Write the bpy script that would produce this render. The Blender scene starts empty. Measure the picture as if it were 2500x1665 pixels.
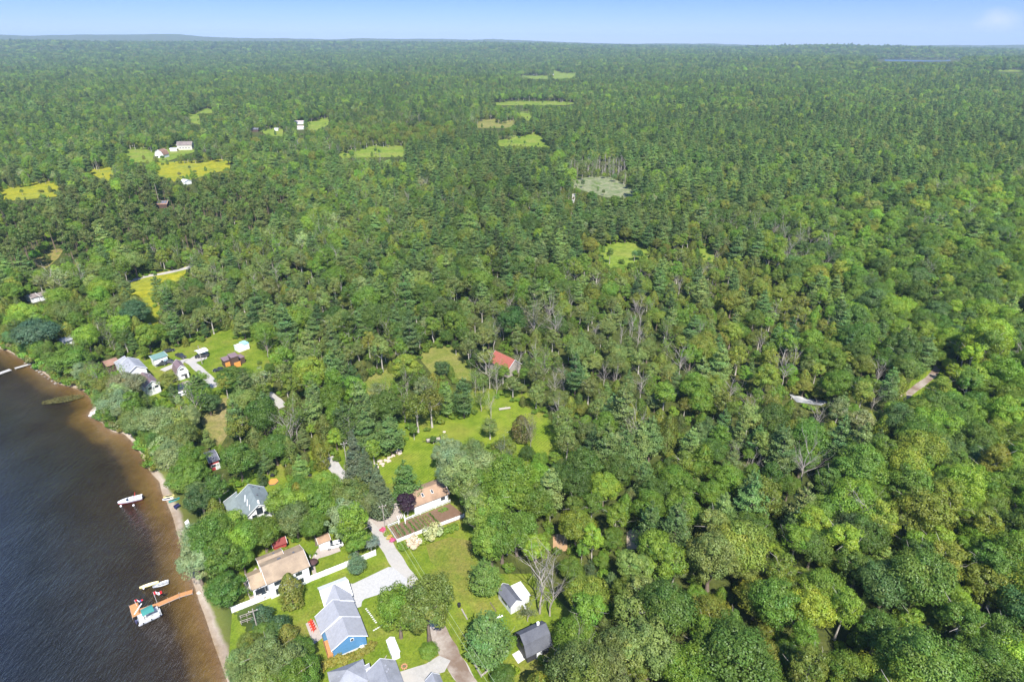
import bpy, bmesh, math, random
import numpy as np
from mathutils import Vector, Matrix, Euler
R = math.radians
rng = np.random.default_rng(7)
random.seed(7)
S = bpy.context.scene
C = S.collection

# ------------------------------------------------------------------ camera
IW, IH = 2500.0, 1665.0
FPX = 1503.0
PITCH = R(25.75)
ROLL = R(0.12)
CAM = np.array([0.0, 0.0, 120.0])
_f = np.array([0, math.cos(PITCH), -math.sin(PITCH)])
_u0 = np.array([0, math.sin(PITCH), math.cos(PITCH)])
_r0 = np.array([1.0, 0, 0])
_r = _r0 * math.cos(ROLL) + _u0 * math.sin(ROLL)
_u = _u0 * math.cos(ROLL) - _r0 * math.sin(ROLL)
cd = bpy.data.cameras.new('camera')
cam = bpy.data.objects.new('camera', cd)
C.objects.link(cam)
cd.sensor_width = 36.0
cd.lens = 36.0 * FPX / IW
cd.clip_start = 1.0
cd.clip_end = 60000.0
cam.matrix_world = Matrix(((_r[0], _u[0], -_f[0], CAM[0]), (_r[1], _u[1], -_f[1], CAM[1]),
                           (_r[2], _u[2], -_f[2], CAM[2]), (0, 0, 0, 1)))
S.camera = cam
# ------------------------------------------------------------------ world, sun, exposure
SUN_EL = R(52)
SUN_AZ = R(166)      # clockwise from +Y: the sun stands behind and a little right of the camera
to_sun = Vector((math.sin(SUN_AZ) * math.cos(SUN_EL), math.cos(SUN_AZ) * math.cos(SUN_EL), math.sin(SUN_EL)))
w = bpy.data.worlds.new('World')
S.world = w
w.use_nodes = True
nt = w.node_tree
nt.nodes.clear()
sky = nt.nodes.new('ShaderNodeTexSky')
sky.sky_type = 'NISHITA'
sky.sun_disc = False
sky.sun_elevation = SUN_EL
sky.sun_rotation = SUN_AZ
sky.altitude = 200
sky.air_density = 1.0
sky.dust_density = 0.3
sky.ozone_density = 2.5
hsv = nt.nodes.new('ShaderNodeMixRGB')
hsv.blend_type = 'MULTIPLY'
hsv.inputs['Fac'].default_value = 1.0
# the clear blue of this sky deepens quickly above the horizon
tc = nt.nodes.new('ShaderNodeTexCoord')
sx = nt.nodes.new('ShaderNodeSeparateXYZ')
rmp = nt.nodes.new('ShaderNodeValToRGB')
nt.links.new(tc.outputs['Generated'], sx.inputs[0])
nt.links.new(sx.outputs['Z'], rmp.inputs['Fac'])
e = rmp.color_ramp.elements
e[0].position = 0.0; e[0].color = (0.44, 0.51, 0.88, 1)
e[1].position = 1.0; e[1].color = (0.8, 0.9, 1.1, 1)
k = e.new(0.03); k.color = (0.31, 0.41, 0.86, 1)
k = e.new(0.075); k.color = (0.20, 0.30, 0.82, 1)
k = e.new(0.3); k.color = (0.45, 0.62, 0.95, 1)
nt.links.new(sky.outputs[0], hsv.inputs['Color1'])
nt.links.new(rmp.outputs[0], hsv.inputs['Color2'])
bg = nt.nodes.new('ShaderNodeBackground')
bg.inputs['Strength'].default_value = 0.13
wo = nt.nodes.new('ShaderNodeOutputWorld')
# one faint scrap of cloud high at the right
cdir = (_f + _r * ((2438 - IW / 2) / FPX) - _u * ((50 - IH / 2) / FPX)); cdir = cdir / np.linalg.norm(cdir)
vs_ = nt.nodes.new('ShaderNodeVectorMath'); vs_.operation = 'SUBTRACT'; vs_.inputs[1].default_value = tuple(cdir)
vm_ = nt.nodes.new('ShaderNodeVectorMath'); vm_.operation = 'MULTIPLY'; vm_.inputs[1].default_value = (1, 1, 1.7)
vl_ = nt.nodes.new('ShaderNodeVectorMath'); vl_.operation = 'LENGTH'
cn_ = nt.nodes.new('ShaderNodeTexNoise'); cn_.inputs['Scale'].default_value = 60; cn_.inputs['Detail'].default_value = 5
ma_ = nt.nodes.new('ShaderNodeMath'); ma_.operation = 'MULTIPLY_ADD'; ma_.inputs[1].default_value = 0.03
cr_ = nt.nodes.new('ShaderNodeValToRGB'); cr_.color_ramp.elements[0].position = 0.012; cr_.color_ramp.elements[0].color = (.4, .4, .4, 1); cr_.color_ramp.elements[1].position = 0.042; cr_.color_ramp.elements[1].color = (0, 0, 0, 1)
cm_ = nt.nodes.new('ShaderNodeMixRGB'); cm_.inputs['Color2'].default_value = (5.2, 5.0, 5.6, 1)
nt.links.new(tc.outputs['Generated'], vs_.inputs[0]); nt.links.new(vs_.outputs[0], vm_.inputs[0]); nt.links.new(vm_.outputs[0], vl_.inputs[0])
nt.links.new(tc.outputs['Generated'], cn_.inputs['Vector']); nt.links.new(cn_.outputs['Fac'], ma_.inputs[0]); nt.links.new(vl_.outputs['Value'], ma_.inputs[2])
nt.links.new(ma_.outputs[0], cr_.inputs['Fac']); nt.links.new(cr_.outputs[0], cm_.inputs['Fac'])
nt.links.new(hsv.outputs[0], cm_.inputs['Color1']); nt.links.new(cm_.outputs[0], bg.inputs['Color'])
nt.links.new(bg.outputs[0], wo.inputs['Surface'])
sd_ = bpy.data.lights.new('sun', 'SUN')
sd_.energy = 5.0
sd_.angle = R(0.5)
sd_.color = (1.0, 0.96, 0.88)
sun = bpy.data.objects.new('sun', sd_)
C.objects.link(sun)
sun.rotation_euler = (-to_sun).to_track_quat('-Z', 'Y').to_euler()
S.view_settings.view_transform = 'Standard'
S.view_settings.look = 'None'
S.view_settings.exposure = 0.78
S.view_settings.gamma = 1.0

# ------------------------------------------------------------------ maths between photograph and ground
def sstep(a, b, x):
    t = np.clip((x - a) / (b - a), 0, 1)
    return t * t * (3 - 2 * t)

def vnoise(x, y, seed=0):
    xi = np.floor(x); yi = np.floor(y)
    fx = x - xi; fy = y - yi
    fx = fx * fx * (3 - 2 * fx); fy = fy * fy * (3 - 2 * fy)
    def h(a, b):
        v = np.sin(a * 127.1 + b * 311.7 + seed * 74.7) * 43758.5453
        return v - np.floor(v)
    return (h(xi, yi) * (1 - fx) + h(xi + 1, yi) * fx) * (1 - fy) + (h(xi, yi + 1) * (1 - fx) + h(xi + 1, yi + 1) * fx) * fy

def hills(x, y):
    d = np.hypot(x, y)
    az = np.arctan2(x, np.maximum(y, 1.0))
    n1 = vnoise(x / 420, y / 420, 1) - 0.5
    n2 = vnoise(x / 1500, y / 1500, 2) - 0.5
    n3 = vnoise(x / 160, y / 160, 3) - 0.5
    z = 1.0 + sstep(450, 1300, d) * (n1 * 16 + n3 * 3) + sstep(1200, 4500, d) * (n2 * 55)
    z += sstep(1500, 7500, d) * 70
    left = 1 - sstep(-0.25, 0.45, az)
    z += np.exp(-((d - 7600) / 1300) ** 2) * (10 + 18 * left)
    prof = 0.65 + 0.7 * (vnoise(az * 9 + 4, az * 0 + 1.5, 9)) + 0.25 * (vnoise(az * 31, az * 0 + 3.5, 12) - 0.5)
    z += np.exp(-((d - 12300) / 1500) ** 2) * (25 + 95 * left) * prof
    z += sstep(5000, 9000, d) * (vnoise(x / 70, y / 70, 5) - 0.5) * 12
    return z

# shoreline, traced on the water surface (z = 0)
SHORE_PX = [(640, 1950), (585, 1750), (556, 1665), (540, 1620), (522, 1571), (509, 1530), (498, 1497), (487, 1470), (480, 1446), (462, 1395), (446, 1342),
            (436, 1313), (421, 1259), (404, 1218), (396, 1205), (389, 1175), (371, 1157), (360, 1140), (344, 1108), (327, 1082),
            (302, 1058), (274, 1054), (251, 1034), (232, 1022), (216, 1015), (218, 1006), (236, 988), (228, 975), (212, 958), (196, 950), (170, 945), (138, 935), (118, 920),
            (100, 906), (74, 889), (56, 879), (38, 866), (11, 854), (-30, 845), (-120, 838), (-300, 820), (-700, 800)]

def ray(px, py):
    X = (px - IW / 2) / FPX
    Y = -(py - IH / 2) / FPX
    return _f + _r * X + _u * Y

def W(px, py, z=1.0):
    d = ray(px, py)
    t = (z - CAM[2]) / d[2]
    return Vector(CAM + d * t)

def WT(px, py):
    """point of the terrain seen at a pixel"""
    d = ray(px, py)
    t = 60.0
    last = t
    while t < 15000:
        p = CAM + d * t
        if p[2] < float(hills(np.array(p[0]), np.array(p[1]))):
            break
        last = t
        t *= 1.01
    a, b = last, t
    for _ in range(14):
        m = (a + b) / 2
        p = CAM + d * m
        if p[2] < float(hills(np.array(p[0]), np.array(p[1]))): b = m
        else: a = m
    p = CAM + d * b
    return Vector(p)

def proj(x, y, z):
    dx, dy, dz = x - CAM[0], y - CAM[1], z - CAM[2]
    Z = dx * _f[0] + dy * _f[1] + dz * _f[2]
    X = dx * _r[0] + dy * _r[1] + dz * _r[2]
    Y = dx * _u[0] + dy * _u[1] + dz * _u[2]
    Z = np.where(Z < 1, 1, Z)
    return IW / 2 + FPX * X / Z, IH / 2 - FPX * Y / Z, Z

SHORE = np.array([W(a, b, 0.0)[:2] for a, b in SHORE_PX])
LAKE = np.vstack([SHORE, [(-4000, 400), (-4000, -600), (SHORE[0][0] + 10, -600)]])

def inpoly(x, y, P):
    ins = np.zeros(np.shape(x), bool)
    n = len(P)
    j = n - 1
    for i in range(n):
        xi, yi = P[i][0], P[i][1]
        xj, yj = P[j][0], P[j][1]
        c = ((yi > y) != (yj > y)) & (x < (xj - xi) * (y - yi) / ((yj - yi) if yj != yi else 1e-9) + xi)
        ins ^= c
        j = i
    return ins

def shore_sd(x, y):
    """distance to the waterline, positive on land"""
    x = np.asarray(x, float); y = np.asarray(y, float)
    best = np.full(x.shape, 1e9)
    for i in range(len(LAKE) - 1):
        ax, ay = LAKE[i]; bx, by = LAKE[i + 1]
        if i >= len(SHORE): continue
        vx, vy = bx - ax, by - ay
        t = np.clip(((x - ax) * vx + (y - ay) * vy) / (vx * vx + vy * vy), 0, 1)
        best = np.minimum(best, np.hypot(x - ax - t * vx, y - ay - t * vy))
    return np.where(inpoly(x, y, LAKE), -best, best)

def ground(x, y):
    x = np.asarray(x, float); y = np.asarray(y, float)
    z = hills(x, y)
    near = (np.hypot(x, y) < 5000) & (x < 40) & (y < 450)
    if near.any():
        s = shore_sd(x[near], y[near]) if x.ndim else shore_sd(x, y)
        land = np.clip(s / 7.0, 0, 1)
        wet = -0.25 * np.clip(-s / 3, 0, 1) - 0.75 * np.clip(-s / 14, 0, 1) - 2.5 * sstep(12, 60, -s)
        zz = np.where(s >= 0, land, wet)
        if x.ndim: z[near] = np.where(s < 7, zz, z[near])
        else: z = np.where(s < 7, zz, z)
    return z

# ------------------------------------------------------------------ small library
def props(o, label=None, cat=None, group=None, kind=None):
    if label: o['label'] = label
    if cat: o['category'] = cat
    if group: o['group'] = group
    if kind: o['kind'] = kind
    return o

def empty(name, loc, rz=0, label=None, cat=None, group=None):
    o = bpy.data.objects.new(name, None)
    o.empty_display_size = 0.5
    C.objects.link(o)
    o.location = loc
    o.rotation_euler = (0, 0, rz)
    return props(o, label, cat, group)

class MB:
    def __init__(s): s.v = []; s.f = []
    def add(s, vs, fs):
        n = len(s.v)
        s.v += [tuple(v) for v in vs]
        s.f += [tuple(i + n for i in f) for f in fs]
        return s
    def box(s, x0, x1, y0, y1, z0, z1, M=None):
        vs = [(x, y, z) for z in (z0, z1) for y in (y0, y1) for x in (x0, x1)]
        if M is not None: vs = [M @ Vector(v) for v in vs]
        return s.add(vs, [(0, 2, 3, 1), (4, 5, 7, 6), (0, 1, 5, 4), (2, 6, 7, 3), (0, 4, 6, 2), (1, 3, 7, 5)])
    def tube(s, a, b, r0, r1=None, n=8, cap=True):
        a = Vector(a); b = Vector(b); r1 = r0 if r1 is None else r1
        d = (b - a)
        if d.length < 1e-6: return s
        q = d.to_track_quat('Z', 'Y')
        vs = []
        for p, r in ((a, r0), (b, r1)):
            for i in range(n):
                t = 2 * math.pi * i / n
                vs.append(p + q @ Vector((r * math.cos(t), r * math.sin(t), 0)))
        fs = [(i, (i + 1) % n, n + (i + 1) % n, n + i) for i in range(n)]
        if cap: fs += [tuple(range(n))[::-1], tuple(range(n, 2 * n))]
        return s.add(vs, fs)
    def loft(s, rings, close=True, cap=True):
        n = len(rings[0]); vs = [p for r in rings for p in r]; fs = []
        m = n if close else n - 1
        for k in range(len(rings) - 1):
            for i in range(m):
                j = (i + 1) % n
                fs.append((k * n + i, k * n + j, (k + 1) * n + j, (k + 1) * n + i))
        if cap:
            fs.append(tuple(range(n))[::-1]); b = (len(rings) - 1) * n
            fs.append(tuple(range(b, b + n)))
        return s.add(vs, fs)
    def lathe(s, prof, n=16, c=(0, 0, 0)):
        rings = [[(c[0] + r * math.cos(2 * math.pi * i / n), c[1] + r * math.sin(2 * math.pi * i / n), c[2] + z) for i in range(n)] for r, z in prof]
        return s.loft(rings)
    def build(s, name, mat, parent=None, bevel=0, smooth=False):
        me = bpy.data.meshes.new(name)
        me.from_pydata(s.v, [], s.f)
        me.materials.append(mat)
        bm = bmesh.new(); bm.from_mesh(me)
        bmesh.ops.recalc_face_normals(bm, faces=bm.faces)
        if bevel:
            bmesh.ops.bevel(bm, geom=[e for e in bm.edges if e.calc_face_angle(0) > 0.6], offset=bevel, segments=1, affect='EDGES')
        bm.to_mesh(me); bm.free()
        if smooth:
            for p in me.polygons: p.use_smooth = True
        o = bpy.data.objects.new(name, me)
        C.objects.link(o)
        if parent: o.parent = parent
        return o

def nodes(name):
    m = bpy.data.materials.new(name)
    m.use_nodes = True
    t = m.node_tree
    return m, t, t.nodes['Principled BSDF']

def nz(t, scale, detail=4, rough=0.6, coord='Object', stretch=None):
    tc = t.nodes.new('ShaderNodeTexCoord')
    n = t.nodes.new('ShaderNodeTexNoise')
    n.inputs['Scale'].default_value = scale
    n.inputs['Detail'].default_value = detail
    n.inputs['Roughness'].default_value = rough
    src = tc.outputs[coord]
    if stretch:
        mp = t.nodes.new('ShaderNodeMapping')
        mp.inputs['Scale'].default_value = stretch[0]
        mp.inputs['Rotation'].default_value = (0, 0, stretch[1])
        t.links.new(src, mp.inputs[0]); src = mp.outputs[0]
    t.links.new(src, n.inputs['Vector'])
    return n

def ramp(t, src, stops):
    r = t.nodes.new('ShaderNodeValToRGB')
    el = r.color_ramp.elements
    el[0].position, el[0].color = stops[0][0], (*stops[0][1], 1)
    el[1].position, el[1].color = stops[-1][0], (*stops[-1][1], 1)
    for p, c in stops[1:-1]:
        k = el.new(p); k.color = (*c, 1)
    t.links.new(src, r.inputs['Fac'])
    return r

def mixc(t, a, b, fac, mode='MIX'):
    m = t.nodes.new('ShaderNodeMixRGB'); m.blend_type = mode
    for i, v in (('Color1', a), ('Color2', b), ('Fac', fac)):
        if hasattr(v, 'links') or hasattr(v, 'is_linked'): t.links.new(v, m.inputs[i])
        elif i == 'Fac': m.inputs[i].default_value = v
        else: m.inputs[i].default_value = (*v, 1)
    return m.outputs[0]

def bump(t, b, src, strength=0.3, dist=0.1):
    k = t.nodes.new('ShaderNodeBump')
    k.inputs['Strength'].default_value = strength
    k.inputs['Distance'].default_value = dist
    t.links.new(src, k.inputs['Height'])
    t.links.new(k.outputs[0], b.inputs['Normal'])
    return k

_mc = {}
def M(name, col, rough=0.6, var=0.12, scale=3.0, metal=0.0, spec=0.4, stops=None):
    if name in _mc: return _mc[name]
    m, t, b = nodes(name)
    n = nz(t, scale, 5)
    lo = tuple(c * (1 - var) for c in col); hi = tuple(min(1, c * (1 + var)) for c in col)
    r = ramp(t, n.outputs['Fac'], stops or [(0.3, lo), (0.7, hi)])
    t.links.new(r.outputs[0], b.inputs['Base Color'])
    b.inputs['Roughness'].default_value = rough
    b.inputs['Metallic'].default_value = metal
    b.inputs['Specular IOR Level'].default_value = spec
    _mc[name] = m
    return m

def shingle(name, col, hi=None, var=0.18):
    if name in _mc: return _mc[name]
    m, t, b = nodes(name)
    n = nz(t, 6, 6, 0.75)
    n2 = nz(t, 0.35, 3)
    lo = tuple(c * (1 - var) for c in col); h = hi or tuple(c * (1 + var) for c in col)
    r = ramp(t, n.outputs['Fac'], [(0.3, lo), (0.7, h)])
    c = mixc(t, r.outputs[0], (0.66, 0.66, 0.68), ramp(t, n2.outputs['Fac'], [(0.35, (0, 0, 0)), (0.7, (1, 1, 1))]).outputs[0], 'MULTIPLY')
    t.links.new(c, b.inputs['Base Color'])
    b.inputs['Roughness'].default_value = 0.9
    b.inputs['Specular IOR Level'].default_value = 0.15
    bump(t, b, n.outputs['Fac'], 0.4, 0.05)
    _mc[name] = m
    return m

def standing_seam(name, col, rough=0.45):
    if name in _mc: return _mc[name]
    m, t, b = nodes(name)
    tc = t.nodes.new('ShaderNodeTexCoord'); wv = t.nodes.new('ShaderNodeTexWave')
    wv.wave_type = 'BANDS'; wv.bands_direction = 'X'
    wv.inputs['Scale'].default_value = 1.1
    wv.inputs['Distortion'].default_value = 0
    t.links.new(tc.outputs['Object'], wv.inputs['Vector'])
    n = nz(t, 1.2, 5)
    r = ramp(t, n.outputs['Fac'], [(0.3, tuple(c * .88 for c in col)), (0.7, tuple(min(1, c * 1.08) for c in col))])
    t.links.new(r.outputs[0], b.inputs['Base Color'])
    b.inputs['Roughness'].default_value = rough
    pw = t.nodes.new('ShaderNodeMath'); pw.operation = 'POWER'; pw.inputs[1].default_value = 12
    t.links.new(wv.outputs['Fac'], pw.inputs[0])
    bump(t, b, pw.outputs[0], 0.5, 0.05)
    _mc[name] = m
    return m

def siding(name, col):
    if name in _mc: return _mc[name]
    m, t, b = nodes(name)
    tc = t.nodes.new('ShaderNodeTexCoord'); wv = t.nodes.new('ShaderNodeTexWave')
    wv.wave_type = 'BANDS'; wv.bands_direction = 'Z'; wv.wave_profile = 'SAW'
    wv.inputs['Scale'].default_value = 1.6
    t.links.new(tc.outputs['Object'], wv.inputs['Vector'])
    n = nz(t, 1.5, 5)
    r = ramp(t, n.outputs['Fac'], [(0.3, tuple(c * .9 for c in col)), (0.7, col)])
    t.links.new(r.outputs[0], b.inputs['Base Color'])
    b.inputs['Roughness'].default_value = 0.6
    bump(t, b, wv.outputs['Fac'], 0.35, 0.03)
    _mc[name] = m
    return m

# ------------------------------------------------------------------ the setting: ground to the horizon, lake, lawns, roads
def axis(lo, hi, f0, f1, step, grow, cap):
    a = list(np.arange(f0, f1 + .01, step))
    s = step; v = f1
    while v < hi:
        s = min(s * grow, cap); v += s; a.append(v)
    s = step; v = f0; b = []
    while v > lo:
        s = min(s * grow, cap); v -= s; b.append(v)
    return np.array(b[::-1] + a)

def build_ground():
    xs = axis(-13500, 13500, -250, -30, 1.6, 1.09, 130)
    ys = axis(-400, 16000, 55, 290, 1.6, 1.07, 130)
    X, Y = np.meshgrid(xs, ys)
    Z = ground(X, Y)
    near = (X > -600) & (X < 100) & (Y < 500)
    sd = np.full(X.shape, 100.0)
    sd[near] = shore_sd(X[near], Y[near])
    sd[~near] = np.where(inpoly(X[~near], Y[~near], LAKE), -100, 100)
    Z = np.where((~near) & (sd < 0), -3.5, Z)
    nx, ny = len(xs), len(ys)
    me = bpy.data.meshes.new('ground')
    V = np.stack([X, Y, Z], -1).reshape(-1, 3)
    I = np.arange(nx * ny).reshape(ny, nx)
    F = np.stack([I[:-1, :-1], I[:-1, 1:], I[1:, 1:], I[1:, :-1]], -1).reshape(-1, 4)
    me.vertices.add(len(V)); me.vertices.foreach_set('co', V.ravel())
    me.loops.add(F.size); me.loops.foreach_set('vertex_index', F.ravel())
    me.polygons.add(len(F)); me.polygons.foreach_set('loop_start', np.arange(0, F.size, 4))
    me.update()
    a = me.attributes.new('sd', 'FLOAT', 'POINT'); a.data.foreach_set('value', np.clip(sd, -100, 100).ravel())
    me.polygons.foreach_set('use_smooth', np.ones(len(F), bool))
    o = bpy.data.objects.new('ground', me); C.objects.link(o)
    props(o, kind='structure')
    m, t, b = nodes('ground')
    at = t.nodes.new('ShaderNodeAttribute'); at.attribute_name = 'sd'
    n1 = nz(t, 0.06, 6, 0.65); n2 = nz(t, 0.9, 6, 0.7); n3 = nz(t, 0.012, 5, 0.7)
    ad = t.nodes.new('ShaderNodeMath'); ad.operation = 'MULTIPLY_ADD'; ad.inputs[1].default_value = 3.6
    t.links.new(n1.outputs['Fac'], ad.inputs[0])
    s1 = t.nodes.new('ShaderNodeMath'); s1.operation = 'ADD'; s1.inputs[1].default_value = -1.8
    t.links.new(ad.outputs[0], s1.inputs[0]); t.links.new(at.outputs['Fac'], ad.inputs[2])
    ad2 = t.nodes.new('ShaderNodeMath'); ad2.operation = 'MULTIPLY_ADD'; ad2.inputs[1].default_value = 1.0
    t.links.new(n2.outputs['Fac'], ad2.inputs[0]); t.links.new(s1.outputs[0], ad2.inputs[2])
    mr = t.nodes.new('ShaderNodeMapRange')
    mr.inputs['From Min'].default_value = -40; mr.inputs['From Max'].default_value = 20
    t.links.new(ad2.outputs[0], mr.inputs['Value'])
    g = lambda v: (v + 40) / 60
    # lake bed: reflected sky blue painted far out, black muck, tan shallows, sand, turf
    cr = ramp(t, mr.outputs[0], [(g(-39.5), (.016, .026, .07)), (g(-31), (.024, .029, .040)), (g(-20), (.044, .040, .028)), (g(-9), (.058, .044, .024)), (g(-6.6), (.078, .056, .026)), (g(-4.8), (.20, .145, .042)), (g(-2.2), (.31, .225, .068)),
                                 (g(-.4), (.38, .27, .13)), (g(0.5), (.42, .34, .25)), (g(1.8), (.44, .38, .31)), (g(2.6), (.17, .2, .05)), (g(6.5), (.07, .11, .025))])
    fl = ramp(t, n2.outputs['Fac'], [(0.2, (.82, .8, .78)), (0.8, (1.12, 1.12, 1.12))])
    c1 = mixc(t, cr.outputs[0], fl.outputs[0], 1.0, 'MULTIPLY')
    pa = ramp(t, n1.outputs['Fac'], [(0.38, (.55, .5, .45)), (0.6, (1, 1, 1))])
    c1 = mixc(t, c1, pa.outputs[0], 0.8, 'MULTIPLY')
    # forest floor away from the lake
    ff = ramp(t, n3.outputs['Fac'], [(0.3, (.045, .062, .022)), (0.5, (.065, .085, .026)), (0.7, (.095, .10, .035))])
    ffc = mixc(t, ff.outputs[0], ramp(t, nz(t, 0.5, 6, 0.75).outputs['Fac'], [(0.3, (.45, .5, .4)), (0.7, (1.5, 1.35, 1.1))]).outputs[0], 1.0, 'MULTIPLY')
    fw = ramp(t, mr.outputs[0], [(g(8), (0, 0, 0)), (g(13), (1, 1, 1))])
    c2 = mixc(t, c1, ffc, fw.outputs[0])
    t.links.new(c2, b.inputs['Base Color'])
    b.inputs['Roughness'].default_value = 0.95
    b.inputs['Specular IOR Level'].default_value = 0.1
    nb = nz(t, 0.02, 8, 0.8)
    bump(t, b, nb.outputs['Fac'], 0.35, 3)
    me.materials.append(m)
    return o
build_ground()

def build_water():
    P = [(-4000, -500), (20, -500), (-20, 60), (-45, 130), (-60, 190), (-75, 235), (-120, 262), (-190, 300), (-400, 390), (-4000, 420)]
    b_ = MB().add([(x, y, 0) for x, y in P], [tuple(range(len(P)))])
    m = bpy.data.materials.new('lake_water'); m.use_nodes = True
    t = m.node_tree; t.nodes.clear()
    out = t.nodes.new('ShaderNodeOutputMaterial')
    tr = t.nodes.new('ShaderNodeBsdfTransparent'); tr.inputs[0].default_value = (.86, .80, .72, 1)
    gl = t.nodes.new('ShaderNodeBsdfGlossy'); gl.inputs['Roughness'].default_value = 0.09
    fr = t.nodes.new('ShaderNodeFresnel'); fr.inputs['IOR'].default_value = 1.38
    mx = t.nodes.new('ShaderNodeMixShader')
    # wind ripples running across the lake
    n1 = nz(t, 1.0, 5, 0.65, 'Object', ((2.4, 0.8, 1), R(-42)))
    n2 = nz(t, 1.0, 3, 0.6, 'Object', ((0.9, 0.3, 1), R(-30)))
    n0 = nz(t, 0.03, 3)
    sm = t.nodes.new('ShaderNodeMath'); sm.operation = 'MULTIPLY_ADD'; sm.inputs[1].default_value = 1.6
    t.links.new(n2.outputs['Fac'], sm.inputs[0]); t.links.new(n1.outputs['Fac'], sm.inputs[2])
    bp = t.nodes.new('ShaderNodeBump'); bp.inputs['Distance'].default_value = 0.55; bp.inputs['Strength'].default_value = 0.9
    t.links.new(sm.outputs[0], bp.inputs['Height'])
    t.links.new(bp.outputs[0], gl.inputs['Normal']); t.links.new(bp.outputs[0], fr.inputs['Normal'])
    pt = ramp(t, n0.outputs['Fac'], [(0.35, (.55, .55, .55)), (0.65, (1.2, 1.2, 1.2))]); mf = t.nodes.new('ShaderNodeMath'); mf.operation = 'MULTIPLY'
    t.links.new(fr.outputs[0], mf.inputs[0]); t.links.new(pt.outputs[0], mf.inputs[1])      # calmer and rougher patches of water
    t.links.new(mf.outputs[0], mx.inputs[0]); t.links.new(tr.outputs[0], mx.inputs[1]); t.links.new(gl.outputs[0], mx.inputs[2])
    t.links.new(mx.outputs[0], out.inputs['Surface'])
    o = b_.build('lake_water', m)
    props(o, kind='structure')
    return m
WATER_M = build_water()

def drape(name, pts, mat, off=0.03, step=4.0, kind='structure', world=False, terrain=False, **kw):
    """a polygon traced on the ground, cut into cells and laid on the terrain"""
    if not world:
        pts = [(WT(*p) if terrain else W(*p, 1.0))[:2] for p in pts]
    bm = bmesh.new()
    vs = [bm.verts.new((x, y, 0)) for x, y in pts]
    f = bm.faces.new(vs)
    bmesh.ops.triangulate(bm, faces=[f])
    xs = [p[0] for p in pts]; ys = [p[1] for p in pts]
    v = min(xs) + step
    while v < max(xs):
        bmesh.ops.bisect_plane(bm, geom=bm.verts[:] + bm.edges[:] + bm.faces[:], plane_co=(v, 0, 0), plane_no=(1, 0, 0)); v += step
    v = min(ys) + step
    while v < max(ys):
        bmesh.ops.bisect_plane(bm, geom=bm.verts[:] + bm.edges[:] + bm.faces[:], plane_co=(0, v, 0), plane_no=(0, 1, 0)); v += step
    co = np.array([q.co[:] for q in bm.verts])
    z = ground(co[:, 0], co[:, 1]) + off
    for q, zz in zip(bm.verts, z): q.co.z = zz
    bmesh.ops.recalc_face_normals(bm, faces=bm.faces)
    if sum(f.normal.z for f in bm.faces) < 0: bmesh.ops.reverse_faces(bm, faces=bm.faces)
    me = bpy.data.meshes.new(name); bm.to_mesh(me); bm.free()
    me.materials.append(mat)
    o = bpy.data.objects.new(name, me); C.objects.link(o)
    return props(o, kind=kind, **kw)

def smooth_line(P, k=5):
    out = []
    n = len(P)
    for i in range(n - 1):
        p0 = P[max(i - 1, 0)]; p1 = P[i]; p2 = P[i + 1]; p3 = P[min(i + 2, n - 1)]
        for j in range(k):
            t = j / k
            out.append(tuple(0.5 * (2 * p1[a] + (p2[a] - p0[a]) * t + (2 * p0[a] - 5 * p1[a] + 4 * p2[a] - p3[a]) * t * t + (3 * p1[a] - p0[a] - 3 * p2[a] + p3[a]) * t ** 3) for a in (0, 1)))
    return out + [tuple(P[-1])]

def road(name, px, width, mat, off=0.05, terrain=False):
    P = smooth_line([tuple((WT(*p) if terrain else W(*p, 1.0))[:2]) for p in px])
    L = []; Rr = []
    for i, p in enumerate(P):
        a = P[max(i - 1, 0)]; b = P[min(i + 1, len(P) - 1)]
        d = Vector((b[0] - a[0], b[1] - a[1])).normalized(); nn = Vector((-d.y, d.x))
        wj = width * (1 + 0.07 * math.sin(i * 1.3) + 0.05 * math.sin(i * 0.37))
        q = Vector(p); L.append(tuple(q + nn * wj / 2)); Rr.append(tuple(q - nn * wj / 2))
    m = MB(); vs = []; n = len(P)
    for i in range(n): vs += [L[i], Rr[i]]
    zz = ground(np.array([v[0] for v in vs]), np.array([v[1] for v in vs])) + off
    m.add([(v[0], v[1], z) for v, z in zip(vs, zz)], [(2 * i, 2 * i + 1, 2 * i + 3, 2 * i + 2) for i in range(n - 1)])
    return props(m.build(name, mat), kind='structure')

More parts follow.
